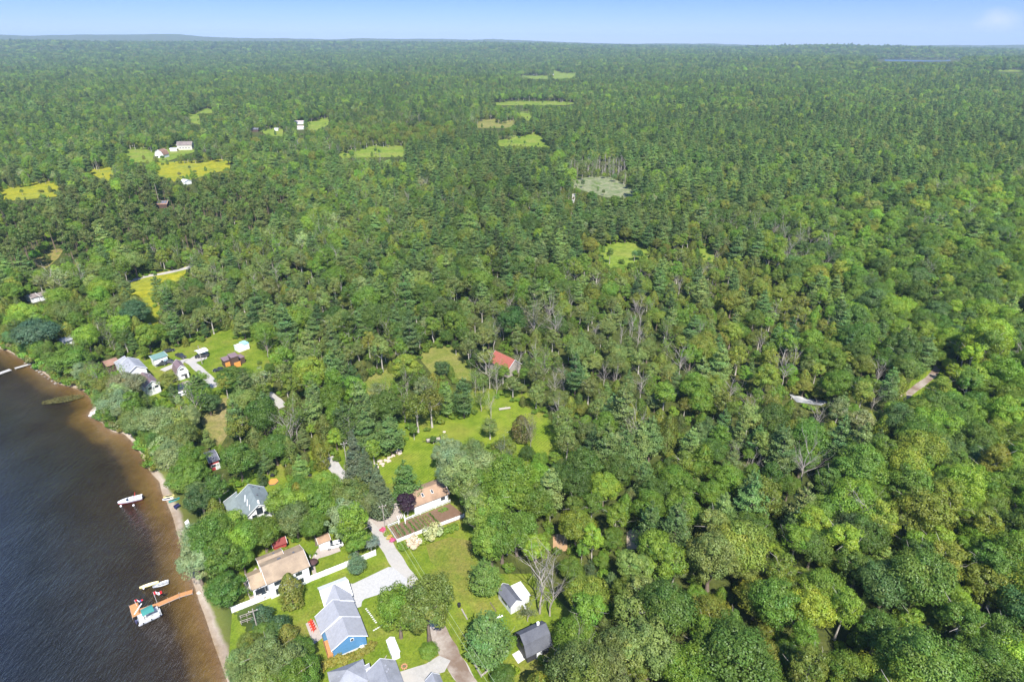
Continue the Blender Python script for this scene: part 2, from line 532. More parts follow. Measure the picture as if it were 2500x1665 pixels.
def grass(name, a, b_, c, sc=0.12, fine=2.5, stripe=None):
    m, t, b = nodes(name)
    n1 = nz(t, sc, 6, 0.6); n2 = nz(t, fine, 5, 0.7); n3 = nz(t, sc * 5, 4, 0.6)
    r = ramp(t, n1.outputs['Fac'], [(0.33, a), (0.5, b_), (0.66, c)])
    f = ramp(t, n2.outputs['Fac'], [(0.25, (.5, .56, .48)), (0.75, (1.35, 1.25, 1.2))])
    f3 = ramp(t, n3.outputs['Fac'], [(0.3, (.72, .78, .7)), (0.65, (1.1, 1.08, 1.05))])
    col = mixc(t, r.outputs[0], f.outputs[0], 1.0, 'MULTIPLY')
    col = mixc(t, col, f3.outputs[0], 1.0, 'MULTIPLY')
    if stripe:
        tc = t.nodes.new('ShaderNodeTexCoord'); mp = t.nodes.new('ShaderNodeMapping'); mp.inputs['Rotation'].default_value = (0, 0, stripe[1])
        wv = t.nodes.new('ShaderNodeTexWave'); wv.inputs['Scale'].default_value = stripe[0]; wv.inputs['Distortion'].default_value = 2.5; wv.inputs['Detail'].default_value = 3
        wv.inputs['Detail Scale'].default_value = 0.5
        t.links.new(tc.outputs['Object'], mp.inputs[0]); t.links.new(mp.outputs[0], wv.inputs['Vector'])
        sr = ramp(t, wv.outputs['Fac'], [(0.2, (.84, .88, .82)), (0.8, (1.06, 1.04, 1.04))])
        col = mixc(t, col, sr.outputs[0], 1.0, 'MULTIPLY')
    t.links.new(col, b.inputs['Base Color'])
    b.inputs['Roughness'].default_value = 0.95
    b.inputs['Specular IOR Level'].default_value = 0.08
    bump(t, b, n2.outputs['Fac'], 0.6, 0.15)
    return m

def stones(name, lo, hi, sc=1.3, big=0.1, dirt=None):
    m, t, b = nodes(name)
    n1 = nz(t, sc, 8, 0.8); n2 = nz(t, big, 4, 0.6)
    r = ramp(t, n1.outputs['Fac'], [(0.3, lo), (0.7, hi)])
    col = r.outputs[0]
    if dirt: col = mixc(t, col, dirt, ramp(t, n2.outputs['Fac'], [(0.42, (0, 0, 0)), (0.62, (1, 1, 1))]).outputs[0])
    t.links.new(col, b.inputs['Base Color'])
    b.inputs['Roughness'].default_value = 0.95
    b.inputs['Specular IOR Level'].default_value = 0.1
    bump(t, b, n1.outputs['Fac'], 0.5, 0.06)
    return m

G_LAWN = grass('lawn_grass', (.12, .19, .018), (.17, .225, .028), (.225, .22, .055), 0.09)
G_MEAD = grass('mown_grass', (.14, .215, .02), (.185, .25, .028), (.23, .25, .045), 0.07, 2.0, (0.35, R(35)))
G_DRY = grass('dry_grass', (.16, .205, .04), (.20, .22, .055), (.25, .24, .08), 0.15, 2.0, (0.4, R(-30)))
G_FIELD = grass('goldenrod_field', (.20, .25, .035), (.31, .30, .022), (.24, .27, .045), 0.03, 0.5)
G_PAST = grass('pasture_grass', (.14, .22, .03), (.19, .26, .04), (.23, .26, .06), 0.03, 0.4)
G_MARSH = grass('marsh_reeds', (.14, .20, .08), (.25, .26, .17), (.11, .17, .05), 0.06, 0.4)
G_UNDER = grass('rough_turf', (.05, .09, .02), (.08, .12, .03), (.13, .13, .05), 0.12, 1.6)
GRAVEL = stones('white_gravel', (.30, .285, .26), (.46, .44, .41), 1.4, 0.12, (.42, .39, .35))
GRAV2 = stones('brown_gravel', (.27, .22, .18), (.42, .37, .32), 1.6, 0.14, (.19, .135, .10))
DRIVE = stones('pale_gravel', (.34, .335, .325), (.50, .49, .475), 2.2, 0.5)
PAVER = stones('pink_pavers', (.33, .28, .25), (.44, .39, .35), 2.4, 0.4)
SOIL = stones('garden_soil', (.14, .085, .055), (.21, .135, .09), 1.5, 0.3)
CONC = stones('white_concrete', (.52, .51, .48), (.68, .67, .65), 0.8, 0.4)
SANDM = stones('bare_sand', (.40, .31, .21), (.56, .45, .33), 1.1, 0.2)
ORDIRT = stones('orange_dirt', (.34, .20, .10), (.48, .31, .18), 0.6, 0.2)

drape('lawn', [(600, 1760), (556, 1610), (566, 1496), (585, 1470), (585, 1400), (560, 1290), (500, 1230), (600, 1150), (720, 1120), (800, 1080), (900, 1060), (1010, 1000), (1160, 945),
               (1290, 960), (1370, 1060), (1400, 1110), (1300, 1140), (1180, 1240), (1165, 1290), (1200, 1400), (1300, 1400), (1400, 1500), (1370, 1640), (1370, 1780)], G_LAWN, 0.02, 5)
drape('meadow', [(915, 1180), (925, 1120), (980, 1080), (1022, 1060), (1055, 1045), (1100, 1022), (1139, 1012), (1187, 990), (1210, 968), (1250, 972), (1291, 998), (1325, 1030), (1362, 1070),
                 (1352, 1108), (1300, 1130), (1200, 1150), (1120, 1200), (1060, 1195), (1000, 1180)], G_MEAD, 0.035, 6)
drape('dry_lawn', [(1040, 1330), (1100, 1310), (1150, 1320), (1180, 1365), (1160, 1420), (1120, 1440), (1080, 1400), (1050, 1370)], grass('worn_lawn', (.15, .195, .03), (.185, .20, .042), (.215, .195, .06), 0.2), 0.036, 6)
drape('settlement_lawn', [(330, 1010), (300, 900), (360, 850), (420, 845), (504, 820), (557, 790), (600, 800), (680, 850), (660, 990), (520, 1000), (440, 1010)], G_LAWN, 0.03, 8)
drape('sandy_path', [(490, 1030), (525, 975), (555, 970), (552, 1010), (556, 1060), (535, 1095), (505, 1060)], grass('worn_path_grass', (.18, .20, .05), (.25, .22, .09), (.30, .25, .13), 0.15), 0.045, 5)
drape('hayfield', [(1028, 880), (1030, 858), (1079, 840), (1105, 848), (1150, 895), (1150, 930), (1120, 925), (1060, 920)], G_DRY, 0.04, 8)
drape('hayfield', [(885, 935), (888, 922), (950, 900), (965, 915), (960, 960), (900, 965)], G_DRY, 0.04, 8)
drape('clearing', [(1455, 650), (1470, 596), (1525, 586), (1590, 600), (1580, 640), (1545, 665), (1500, 670)], G_PAST, 0.05, 10, terrain=True)
drape('clearing', [(1705, 600), (1743, 606), (1745, 640), (1715, 640)], G_PAST, 0.05, 10, terrain=True)
drape('marsh', [(1385, 455), (1400, 440), (1453, 430), (1494, 434), (1550, 464), (1540, 490), (1480, 482)], G_MARSH, 0.05, 15, terrain=True)
drape('gravel_pit', [(1396, 496), (1397, 474), (1407, 474), (1401, 496)], GRAVEL, 0.1, 10, terrain=True)
for P in ([(-60, 455), (0, 458), (127, 440), (150, 452), (140, 480), (40, 490), (-60, 490)], [(205, 414), (275, 403), (278, 445), (250, 440)],
          [(372, 398), (566, 388), (560, 415), (510, 425), (470, 440), (418, 445), (380, 430)]):
    drape('goldenrod_field', P, G_FIELD, 0.1, 15, terrain=True)
for P in ([(300, 362), (357, 360), (470, 345), (475, 372), (400, 398), (310, 398)], [(740, 304), (800, 282), (804, 304), (772, 322), (745, 318)], [(825, 373), (910, 356), (990, 356), (985, 384), (900, 386), (825, 388)],
          [(630, 316), (692, 311), (690, 334), (655, 334)], [(455, 278), (484, 274), (490, 306), (462, 300)], [(480, 267), (520, 265), (518, 278), (485, 278)], [(550, 264), (596, 264), (596, 270), (550, 270)],
          [(1210, 345), (1255, 332), (1312, 322), (1325, 340), (1352, 362), (1215, 358)], [(1260, 276), (1292, 271), (1300, 284), (1290, 297), (1265, 290)],
          [(1200, 253), (1236, 246), (1283, 245), (1365, 246), (1428, 253), (1372, 258), (1210, 258)], [(1265, 185), (1338, 184), (1342, 194), (1300, 194)], [(1345, 170), (1375, 177), (1410, 177), (1400, 192), (1345, 196)], [(2430, 170), (2500, 171), (2500, 176), (2430, 176)]):
    drape('far_pasture', P, G_PAST, 0.3, 30, terrain=True)
drape('far_clearing', [(1160, 300), (1183, 289), (1211, 289), (1256, 292), (1258, 302), (1246, 314), (1166, 314)], grass('bare_field', (.17, .21, .05), (.24, .22, .08), (.19, .22, .05), 0.02, 0.3), 0.3, 30, terrain=True)
drape('far_lake', [(2160, 150), (2320, 150.5), (2320, 147), (2160, 146.5)], M('far_water', (.05, .09, .15), 0.4, 0.05), 0.3, 60, terrain=True)
drape('roadside_verge', [(310, 700), (312, 680), (455, 650), (452, 680), (395, 700), (385, 800), (360, 800)], G_FIELD, 0.06, 8)
drape('plantation_edge', [(80, 650), (84, 638), (102, 618), (135, 610), (160, 602), (143, 630), (115, 655)], grass('edge_turf', (.15, .19, .03), (.28, .22, .09), (.17, .2, .04), 0.12, 1.0), 0.08, 8)
drape('woodland_gap', [(1530, 1340), (1530, 1300), (1540, 1292), (1570, 1295), (1575, 1340)], SANDM, 0.05, 5)
drape('woodland_gap', [(1350, 1345), (1350, 1305), (1385, 1302), (1385, 1345)], ORDIRT, 0.05, 5)
drape('forest_pool', [(1925, 962), (1965, 970), (2021, 981), (2005, 990), (1945, 982)], stones('rocky_creek', (.25, .25, .25), (.6, .6, .6), 0.35, 0.1, (.06, .07, .09)), 0.06, 6)

road('gravel_road', [(798, 1118), (808, 1130), (828, 1155), (868, 1205), (905, 1262), (935, 1315), (965, 1365), (1000, 1418), (1040, 1480), (1070, 1545), (1095, 1590), (1125, 1640), (1160, 1700), (1190, 1760)], 3.7, GRAVEL, 0.055)
road('road_ruts', [(1062, 1530), (1090, 1580), (1112, 1620), (1140, 1668), (1175, 1730)], 3.9, GRAV2, 0.062)
drape('driveway', [(855, 1424), (862, 1425), (948, 1384), (960, 1385), (1000, 1418), (985, 1432), (890, 1462), (884, 1468), (882, 1480), (872, 1484), (866, 1478)], DRIVE, 0.07, 40)
drape('front_driveway', [(975, 1640), (1000, 1632), (1040, 1620), (1072, 1600), (1100, 1612), (1085, 1640), (1050, 1650), (1030, 1700), (980, 1700)], GRAVEL, 0.068, 40)
drape('bungalow_driveway', [(898, 1262), (915, 1246), (968, 1226), (985, 1262), (945, 1282), (925, 1290)], PAVER, 0.066, 40)
drape('garden_soil', [(948, 1288), (1098, 1229), (1140, 1262), (972, 1322)], SOIL, 0.045, 40)
drape('house_path', [(832, 1345), (805, 1355), (778, 1363), (768, 1375), (773, 1402), (764, 1404), (757, 1375), (763, 1360), (775, 1340), (800, 1322), (825, 1330)], PAVER, 0.05, 40)
drape('terrace', [(594, 1422), (624, 1385), (640, 1400), (680, 1440), (720, 1425), (668, 1458), (612, 1466)], PAVER, 0.05, 40)
drape('chair_patio', [(746, 1522), (766, 1512), (790, 1555), (765, 1573)], PAVER, 0.05, 40)
drape('barn_slab', [(1250, 1597), (1267, 1587), (1283, 1608), (1265, 1620)], CONC, 0.06, 40)
drape('beach_slab', [(449, 1270), (458, 1264), (478, 1312), (464, 1320)], CONC, 0.12, 40)
drape('beach_slab', [(400, 1173), (417, 1165), (420, 1186), (409, 1187)], CONC, 0.12, 40)
drape('beach_slab', [(224, 1004), (236, 990), (252, 986), (254, 994), (240, 1004)], CONC, 0.10, 40)
road('side_road', [(290, 697), (317, 687), (357, 675), (400, 668), (455, 655), (490, 645)], 4.2, GRAVEL, 0.08)
road('settlement_lane', [(396, 905), (430, 890), (455, 880), (478, 895), (505, 920), (528, 945)], 3.2, GRAVEL, 0.07)
road('settlement_lane', [(652, 960), (672, 976), (692, 994)], 3.4, GRAVEL, 0.07)
drape('carport_drive', [(455, 882), (470, 872), (490, 862), (508, 860), (505, 876), (478, 885)], GRAVEL, 0.075, 40)
drape('car_park', [(436, 972), (434, 938), (452, 930), (475, 930), (452, 960)], GRAV2, 0.06, 40)
road('creek_track', [(2200, 975), (2240, 945), (2275, 918), (2290, 895)], 2.6, GRAV2, 0.09)
drape('track_verge', [(2185, 990), (2225, 930), (2285, 890), (2312, 900), (2280, 950), (2235, 990)], G_MEAD, 0.03, 10)

# ------------------------------------------------------------------ foliage
def leaf_material(name, trans=0.36):
    m = bpy.data.materials.new(name); m.use_nodes = True
    t = m.node_tree; t.nodes.clear()
    out = t.nodes.new('ShaderNodeOutputMaterial')
    ti = t.nodes.new('ShaderNodeAttribute'); ti.attribute_type = 'INSTANCER'; ti.attribute_name = 'tint'
    va = t.nodes.new('ShaderNodeAttribute'); va.attribute_name = 'leafvar'
    c = mixc(t, ti.outputs['Color'], va.outputs['Color'], 1.0, 'MULTIPLY')
    df = t.nodes.new('ShaderNodeBsdfDiffuse'); tl = t.nodes.new('ShaderNodeBsdfTranslucent')
    gl = t.nodes.new('ShaderNodeBsdfGlossy'); gl.inputs['Roughness'].default_value = 0.5; gl.inputs[0].default_value = (.5, .55, .5, 1)
    m1 = t.nodes.new('ShaderNodeMixShader'); m1.inputs[0].default_value = trans
    m2 = t.nodes.new('ShaderNodeMixShader'); m2.inputs[0].default_value = 0.05
    warm = mixc(t, c, (1.15, 1.2, .55), 1.0, 'MULTIPLY')
    t.links.new(c, df.inputs[0]); t.links.new(warm, tl.inputs[0])
    t.links.new(df.outputs[0], m1.inputs[1]); t.links.new(tl.outputs[0], m1.inputs[2])
    t.links.new(m1.outputs[0], m2.inputs[1]); t.links.new(gl.outputs[0], m2.inputs[2])
    t.links.new(m2.outputs[0], out.inputs['Surface'])
    return m
LEAF = leaf_material('foliage')
BARK = M('grey_brown_bark', (.17, .13, .10), 0.9, 0.3, 4)
PALEBARK = M('pale_bark', (.42, .38, .33), 0.9, 0.25, 4)
DEADWOOD = M('grey_dead_wood', (.36, .32, .28), 0.9, 0.25, 4)

class Leaves:
    """many small leaf-cluster faces, gathered with numpy"""
    def __init__(s): s.P = []; s.N = []; s.S = []; s.K = []
    def add(s, P, N, size, K):
        s.P.append(P); s.N.append(N); s.S.append(np.broadcast_to(size, (len(P),))); s.K.append(K)
    def arrays(s, g):
        P = np.vstack(s.P); N = np.vstack(s.N); sz = np.concatenate(s.S)[:, None]; K = np.vstack(s.K)
        N = N / np.linalg.norm(N, axis=1, keepdims=True).clip(1e-6)
        A = g.normal(size=P.shape); T = np.cross(N, A); T /= np.linalg.norm(T, axis=1, keepdims=True).clip(1e-6)
        B = np.cross(N, T)
        e = g.uniform(0.55, 1.1, (len(P), 1))
        v = np.stack([P - T * sz, P - B * sz * e, P + T * sz, P + B * sz * e * g.uniform(.5, 1.2, (len(P), 1))], 1)
        v += N[:, None, :] * g.normal(size=(len(P), 4, 1)) * sz[:, None] * 0.22
        return v.reshape(-1, 3), K

def rand_dirs(g, n):
    d = g.normal(size=(n, 3)); return d / np.linalg.norm(d, axis=1, keepdims=True)

def cl_var(g, n, amt=0.16):
    b = g.uniform(1 - amt, 1 + amt, (n, 1)); h = g.normal(0, 0.05, (n, 1))
    return np.hstack([b * (1 + h * 1.6), b, b * (1 - h)])

def clumped(L, g, cen, rad, nclump, rc, nleaf, size, zlow=-0.45, nj=0.4, var=0.15):
    D = rand_dirs(g, nclump * 3); D = D[D[:, 2] > zlow][:nclump]
    V = cl_var(g, len(D), var)
    for d, vv in zip(D, V):
        rr = g.uniform(0.66, 1.0) if g.random() < .85 else g.uniform(.3, .6)
        c = cen + d * rad * rr
        r = rc * g.uniform(0.7, 1.35)
        q = rand_dirs(g, int(nleaf * 1.5)); q = q[(q @ d > -0.35) | (q[:, 2] > 0.1)][:nleaf]
        p = c + q * r * np.array([1, 1, 0.78]) * g.uniform(0.8, 1.12, (len(q), 1))
        nrm = q + d * 0.25 + g.normal(size=q.shape) * nj + np.array([0, 0, 0.25])
        k = vv * g.uniform(0.93, 1.07, (len(q), 1))
        L.add(p, nrm, size * g.uniform(0.7, 1.3, len(q)), k)

def limb(m, g, a, d, ln, r, depth, spread, up, out=None, sides=4):
    p = Vector(a); d = Vector(d).normalized(); segs = 3 if depth > 1 else 2
    pts = [p.copy()]
    for i in range(segs):
        d = (d + Vector(g.normal(size=3)) * 0.16 + Vector((0, 0, up))).normalized()
        q = p + d * ln / segs
        m.tube(p, q, r * (1 - i / (segs + 1)), r * (1 - (i + 1) / (segs + 1)), sides, cap=False)
        p = q; pts.append(p.copy())
    if out is not None: out.append(p.copy())
    if depth > 0:
        nb = 4 if depth > 1 else 3
        for i in range(nb):
            s = pts[min(1 + i % segs, segs)]
            dd = (d + Vector(g.normal(size=3)) * spread).normalized()
            limb(m, g, s, dd, ln * g.uniform(.5, .75), r * 0.42, depth - 1, spread, up, out, 3)

def trunk_mb(g, H, r, lean=0.03, branches=5, top=0.75, start=0.35, blen=0.3):
    m = MB(); p = Vector((0, 0, -0.4)); n = 5; pts = []
    for i in range(n):
        q = Vector((g.normal() * lean * H * .3, g.normal() * lean * H * .3, H * top * (i + 1) / n))
        m.tube(p, q, r * (1 - .8 * i / n) * (1.35 if i == 0 else 1), r * (1 - .8 * (i + 1) / n), 6, cap=False)
        p = q; pts.append(q)
    for i in range(branches):
        h = start + (top - start) * i / max(1, branches)
        k = min(n - 1, int(h / top * n)); a = pts[k - 1].lerp(pts[k], .5) if k else pts[0]
        t = i * 2.4 + g.uniform(0, 1)
        limb(m, g, a, (math.cos(t), math.sin(t), .7), H * blen * (1.1 - .5 * h), r * .4, 1, .5, .12)
    return m

def broadleaf(seed, H=14, R_=5.5, nc=38, rc=1.75, nl=120, size=.33, low=.3, wide=1, sparse=1.0, var=.17):
    g = np.random.default_rng(seed); L = Leaves()
    ch = H * (1 - low) / 2
    lobes = [(np.array([0, 0, H * low + ch]), np.array([R_ * .86, R_ * .86, ch * .95]), nc)]
    for i in range(4):
        t = i * 1.9 + g.uniform(0, 1.2); o = np.array([math.cos(t), math.sin(t), 0]) * R_ * .42
        lobes.append((np.array([0, 0, H * low + ch * g.uniform(.7, 1.25)]) + o, np.array([R_ * .58, R_ * .58, ch * .62]), nc // 4))
    for c, r, n in lobes:
        clumped(L, g, c, r, max(4, int(n)), rc, int(nl * sparse), size, -.5, .28, var)
    return L.arrays(g), trunk_mb(g, H, R_ * .065 + .08)

def conifer(seed, H=18, R_=4.2, levels=15, nb=6, tuft=60, size=.26, low=.18, droop=.1, exp=.8, irr=.3, dense=1):
    g = np.random.default_rng(seed); L = Leaves(); m = MB()
    m.tube((0, 0, -.4), (0, 0, H * .5), R_ * .085, R_ * .05, 6, cap=False); m.tube((0, 0, H * .5), (0, 0, H * .97), R_ * .05, .03, 5, cap=False)
    for k in range(levels):
        t = k / (levels - 1); z = H * (low + (1 - low) * t * .97)
        Rk = R_ * ((1 - t) ** exp) * (0.55 + 0.45 * min(1, t * 5)) + .3
        off = g.uniform(0, 6.28)
        n = max(3, int(round(nb * (1 - .35 * t))))
        for b in range(n):
            z = H * (low + (1 - low) * (t + g.normal(0, .55) / levels) * .97)
            a = off + b * 6.283 / n + g.normal(0, .2); ln = Rk * g.uniform(1 - irr, 1 + irr * .7)
            d = np.array([math.cos(a), math.sin(a), 0]); s = np.array([-d[1], d[0], 0])
            vv = cl_var(g, 1, .16)
            nn = int(tuft * dense * (0.35 + .65 * ln / R_))
            u = g.uniform(.15, 1.0, nn) ** .75
            sway = g.normal(0, 1, nn) * (.10 + .24 * np.sin(np.clip(u, 0, 1) * 2.6)) * ln * .8
            zz = -droop * ln * u + (.12 + droop * .5) * ln * u ** 2.5 + g.normal(0, .24, nn) + .05
            p = d * (u * ln)[:, None] + s * sway[:, None] + np.array([0, 0, 1]) * (z + zz)[:, None]
            nrm = np.array([0, 0, 1.0]) + d * .45 + g.normal(size=(nn, 3)) * .42
            L.add(p, nrm, size * g.uniform(.7, 1.35, nn), vv * g.uniform(.85, 1.15, (nn, 1)))
            if ln > 1.2: m.tube((0, 0, z), tuple(d * ln * .8 + np.array([0, 0, z - droop * ln * .6])), R_ * .018, .02, 3, cap=False)
    return L.arrays(g), m

def cedar(seed, H=10, R_=2.1, n=4200, size=.16):
    g = np.random.default_rng(seed); L = Leaves()
    t = g.uniform(.02, 1, n) ** .9; a = g.uniform(0, 6.283, n)
    lob = 1 + .16 * np.sin(a * 3 + t * 9 + seed) + .13 * np.sin(a * 7 - t * 17) + g.normal(0, .07, n)
    r = R_ * np.minimum(1, 1.9 * (1 - t) ** .72) * np.minimum(1, .5 + t * 4) * lob
    p = np.stack([np.cos(a) * r, np.sin(a) * r, t * H], 1)
    nrm = np.stack([np.cos(a), np.sin(a), np.full(n, .35)], 1) + g.normal(size=(n, 3)) * .45
    V = cl_var(g, 60, .2); idx = (np.floor(a * 1.4) * 6 + np.floor(t * 9)).astype(int) % 60
    L.add(p, nrm, size * g.uniform(.7, 1.3, n), V[idx] * g.uniform(.85, 1.15, (n, 1)))
    m = MB(); m.tube((0, 0, -.3), (0, 0, H * .9), .16, .03, 5, cap=False)
    return L.arrays(g), m

def redpine(seed, H=19, R_=2.6):
    g = np.random.default_rng(seed); L = Leaves()
    clumped(L, g, np.array([0, 0, H * .78]), np.array([R_, R_, H * .2]), 26, .85, 70, .22, -.8, .6, .14)
    m = MB(); m.tube((0, 0, -.3), (0, 0, H * .9), .17, .06, 5, cap=False)
    for i in range(6):
        t = i * 2.4; z = H * (.55 + .05 * i)
        m.tube((0, 0, z), (math.cos(t) * R_ * .7, math.sin(t) * R_ * .7, z + .5), .05, .02, 3, cap=False)
    return L.arrays(g), m

def bare(seed, H=13, spread=.55, leafy=0, depth=3, lean=.02):
    g = np.random.default_rng(seed); m = MB(); br = MB(); tips = []
    p = Vector((0, 0, -.3)); pts = []
    for i in range(5):
        q = Vector((g.normal() * lean * H, g.normal() * lean * H, H * .85 * (i + 1) / 5))
        m.tube(p, q, .22 * H / 13 * (1 - .17 * i), .22 * H / 13 * (1 - .17 * (i + 1)), 6, cap=False); p = q; pts.append(q)
    for i in range(11):
        k = 1 + i % 4; t = i * 2.4
        limb(br, g, pts[k - 1].lerp(pts[k], g.uniform(0, 1)), (math.cos(t) * spread * 1.3, math.sin(t) * spread * 1.3, 1), H * g.uniform(.26, .4), .085 * H / 13, depth - 1, spread * .9, .1, tips)
    L = Leaves()
    if leafy:
        for tp in tips:
            if g.random() < .85:
                n = leafy
                L.add(np.array(tp) + g.normal(size=(n, 3)) * .5, g.normal(size=(n, 3)) + np.array([0, 0, .6]), .2 * g.uniform(.7, 1.2, n), cl_var(g, n, .15))
    return (L.arrays(g) if leafy else None), m, br

def emit(name, leaves, wood=None, woodmat=None):
    """mesh from leaf faces and/or tube geometry, leaf faces carrying their own colour variation"""
    V = []; F = []; K = []
    nl = 0
    if leaves is not None:
        V.append(leaves[0]); nl = len(leaves[1])
        K = np.repeat(leaves[1], 4, axis=0)
    me = bpy.data.meshes.new(name)
    lv = leaves[0] if leaves is not None else np.zeros((0, 3))
    n0 = len(lv)
    allv = lv
    faces_q = np.arange(n0).reshape(-1, 4)
    wf = []
    if wood is not None:
        allv = np.vstack([lv, np.array(wood.v)])
        wf = np.array([f for f in wood.f if len(f) == 4]) + n0
    FQ = np.vstack([faces_q, wf]) if len(wf) else faces_q
    me.vertices.add(len(allv)); me.vertices.foreach_set('co', allv.astype(np.float32).ravel())
    me.loops.add(FQ.size); me.loops.foreach_set('vertex_index', FQ.astype(np.int32).ravel())
    me.polygons.add(len(FQ)); me.polygons.foreach_set('loop_start', np.arange(0, FQ.size, 4, dtype=np.int32))
    mi = np.zeros(len(FQ), np.int32)
    if leaves is not None: me.materials.append(LEAF)
    if wood is not None:
        me.materials.append(woodmat)
        if leaves is not None: mi[len(faces_q):] = 1
    me.polygons.foreach_set('material_index', mi)
    if leaves is not None:
        a = me.color_attributes.new('leafvar', 'FLOAT_COLOR', 'POINT')
        col = np.ones((len(allv), 4), np.float32); col[:n0, :3] = K
        a.data.foreach_set('color', col.ravel())
    me.update()
    return me

SPECIES = {}     # kind -> list of dict(crown mesh, trunk mesh, whole mesh, height, radius)
def reg(kind, lv, wood, wm, H, Rr, extra=None):
    crown = emit(kind + '_crown', lv) if lv is not None else None
    trunk = emit(kind + '_trunk', None, wood, wm)
    full = wood
    branches = None
    if extra is not None:
        branches = emit(kind + '_branches', None, extra, wm)
        full = MB(); full.add(wood.v, wood.f); full.add(extra.v, extra.f)
    whole = emit(kind + '_whole', lv, full, wm)
    SPECIES.setdefault(kind, []).append(dict(crown=crown, trunk=trunk, whole=whole, branches=branches, H=H, R=Rr))

for s in range(6):
    lv, wd = broadleaf(100 + s, 14, 5.6, 58 + s * 2, 1.1 + .12 * (s % 3), 140, .155, .25 + .03 * (s % 3)); reg('broadleaf', lv, wd, BARK, 14, 5.6)
for s in range(3):
    lv, wd = broadleaf(140 + s, 15, 3.4, 38, .85, 110, .135, .28, var=.14); reg('broadleaf', lv, wd, PALEBARK, 15, 3.4)
for s in range(3):
    lv, wd = broadleaf(160 + s, 13, 4.0, 30, .95, 60, .18, .3, var=.2); reg('thin', lv, wd, PALEBARK, 13, 4.0)
for s in range(5):
    lv, wd = conifer(200 + s, 18, 4.4 + .3 * (s % 2), 13 + s % 3, 6, 130, .19, .15 + .03 * s, .02, .6, .42); reg('pine', lv, wd, BARK, 18, 4.4)
for s in range(3):
    lv, wd = conifer(240 + s, 19, 3.3, 24, 8, 70, .16, .06, .3, .9, .14); reg('spruce', lv, wd, BARK, 19, 3.3)
for s in range(4):
    lv, wd = cedar(300 + s, 10, 2.3 + .2 * (s % 2)); reg('cedar', lv, wd, BARK, 10, 2.3)
for s in range(2):
    lv, wd = redpine(340 + s); reg('redpine', lv, wd, M('red_pine_bark', (.24, .17, .13), .9, .2, 3), 19, 2.6)
for s in range(4):
    lv, wd, br = bare(400 + s, 13, .5 + .1 * (s % 2), 0, 3); reg('bare', None, wd, DEADWOOD, 13, 4, br)
for s in range(2):
    lv, wd, br = bare(440 + s, 12, .5, 6, 3); reg('halfbare', lv, wd, DEADWOOD, 12, 4, br)
for s in range(2):
    lv, wd, br = bare(460 + s, 13, .16, 0, 2, .008); reg('snag', None, wd, DEADWOOD, 13, 1.6, br)
for s in range(3):
    g = np.random.default_rng(500 + s); L = Leaves(); clumped(L, g, np.array([0, 0, 1.3]), np.array([1.5, 1.5, 1.1]), 16, .6, 60, .17, -.5, .6, .15)
    m_ = MB(); m_.tube((0, 0, -.2), (0, 0, 1.4), .07, .03, 4, cap=False); reg('shrub', L.arrays(g), m_, BARK, 2.7, 1.8)

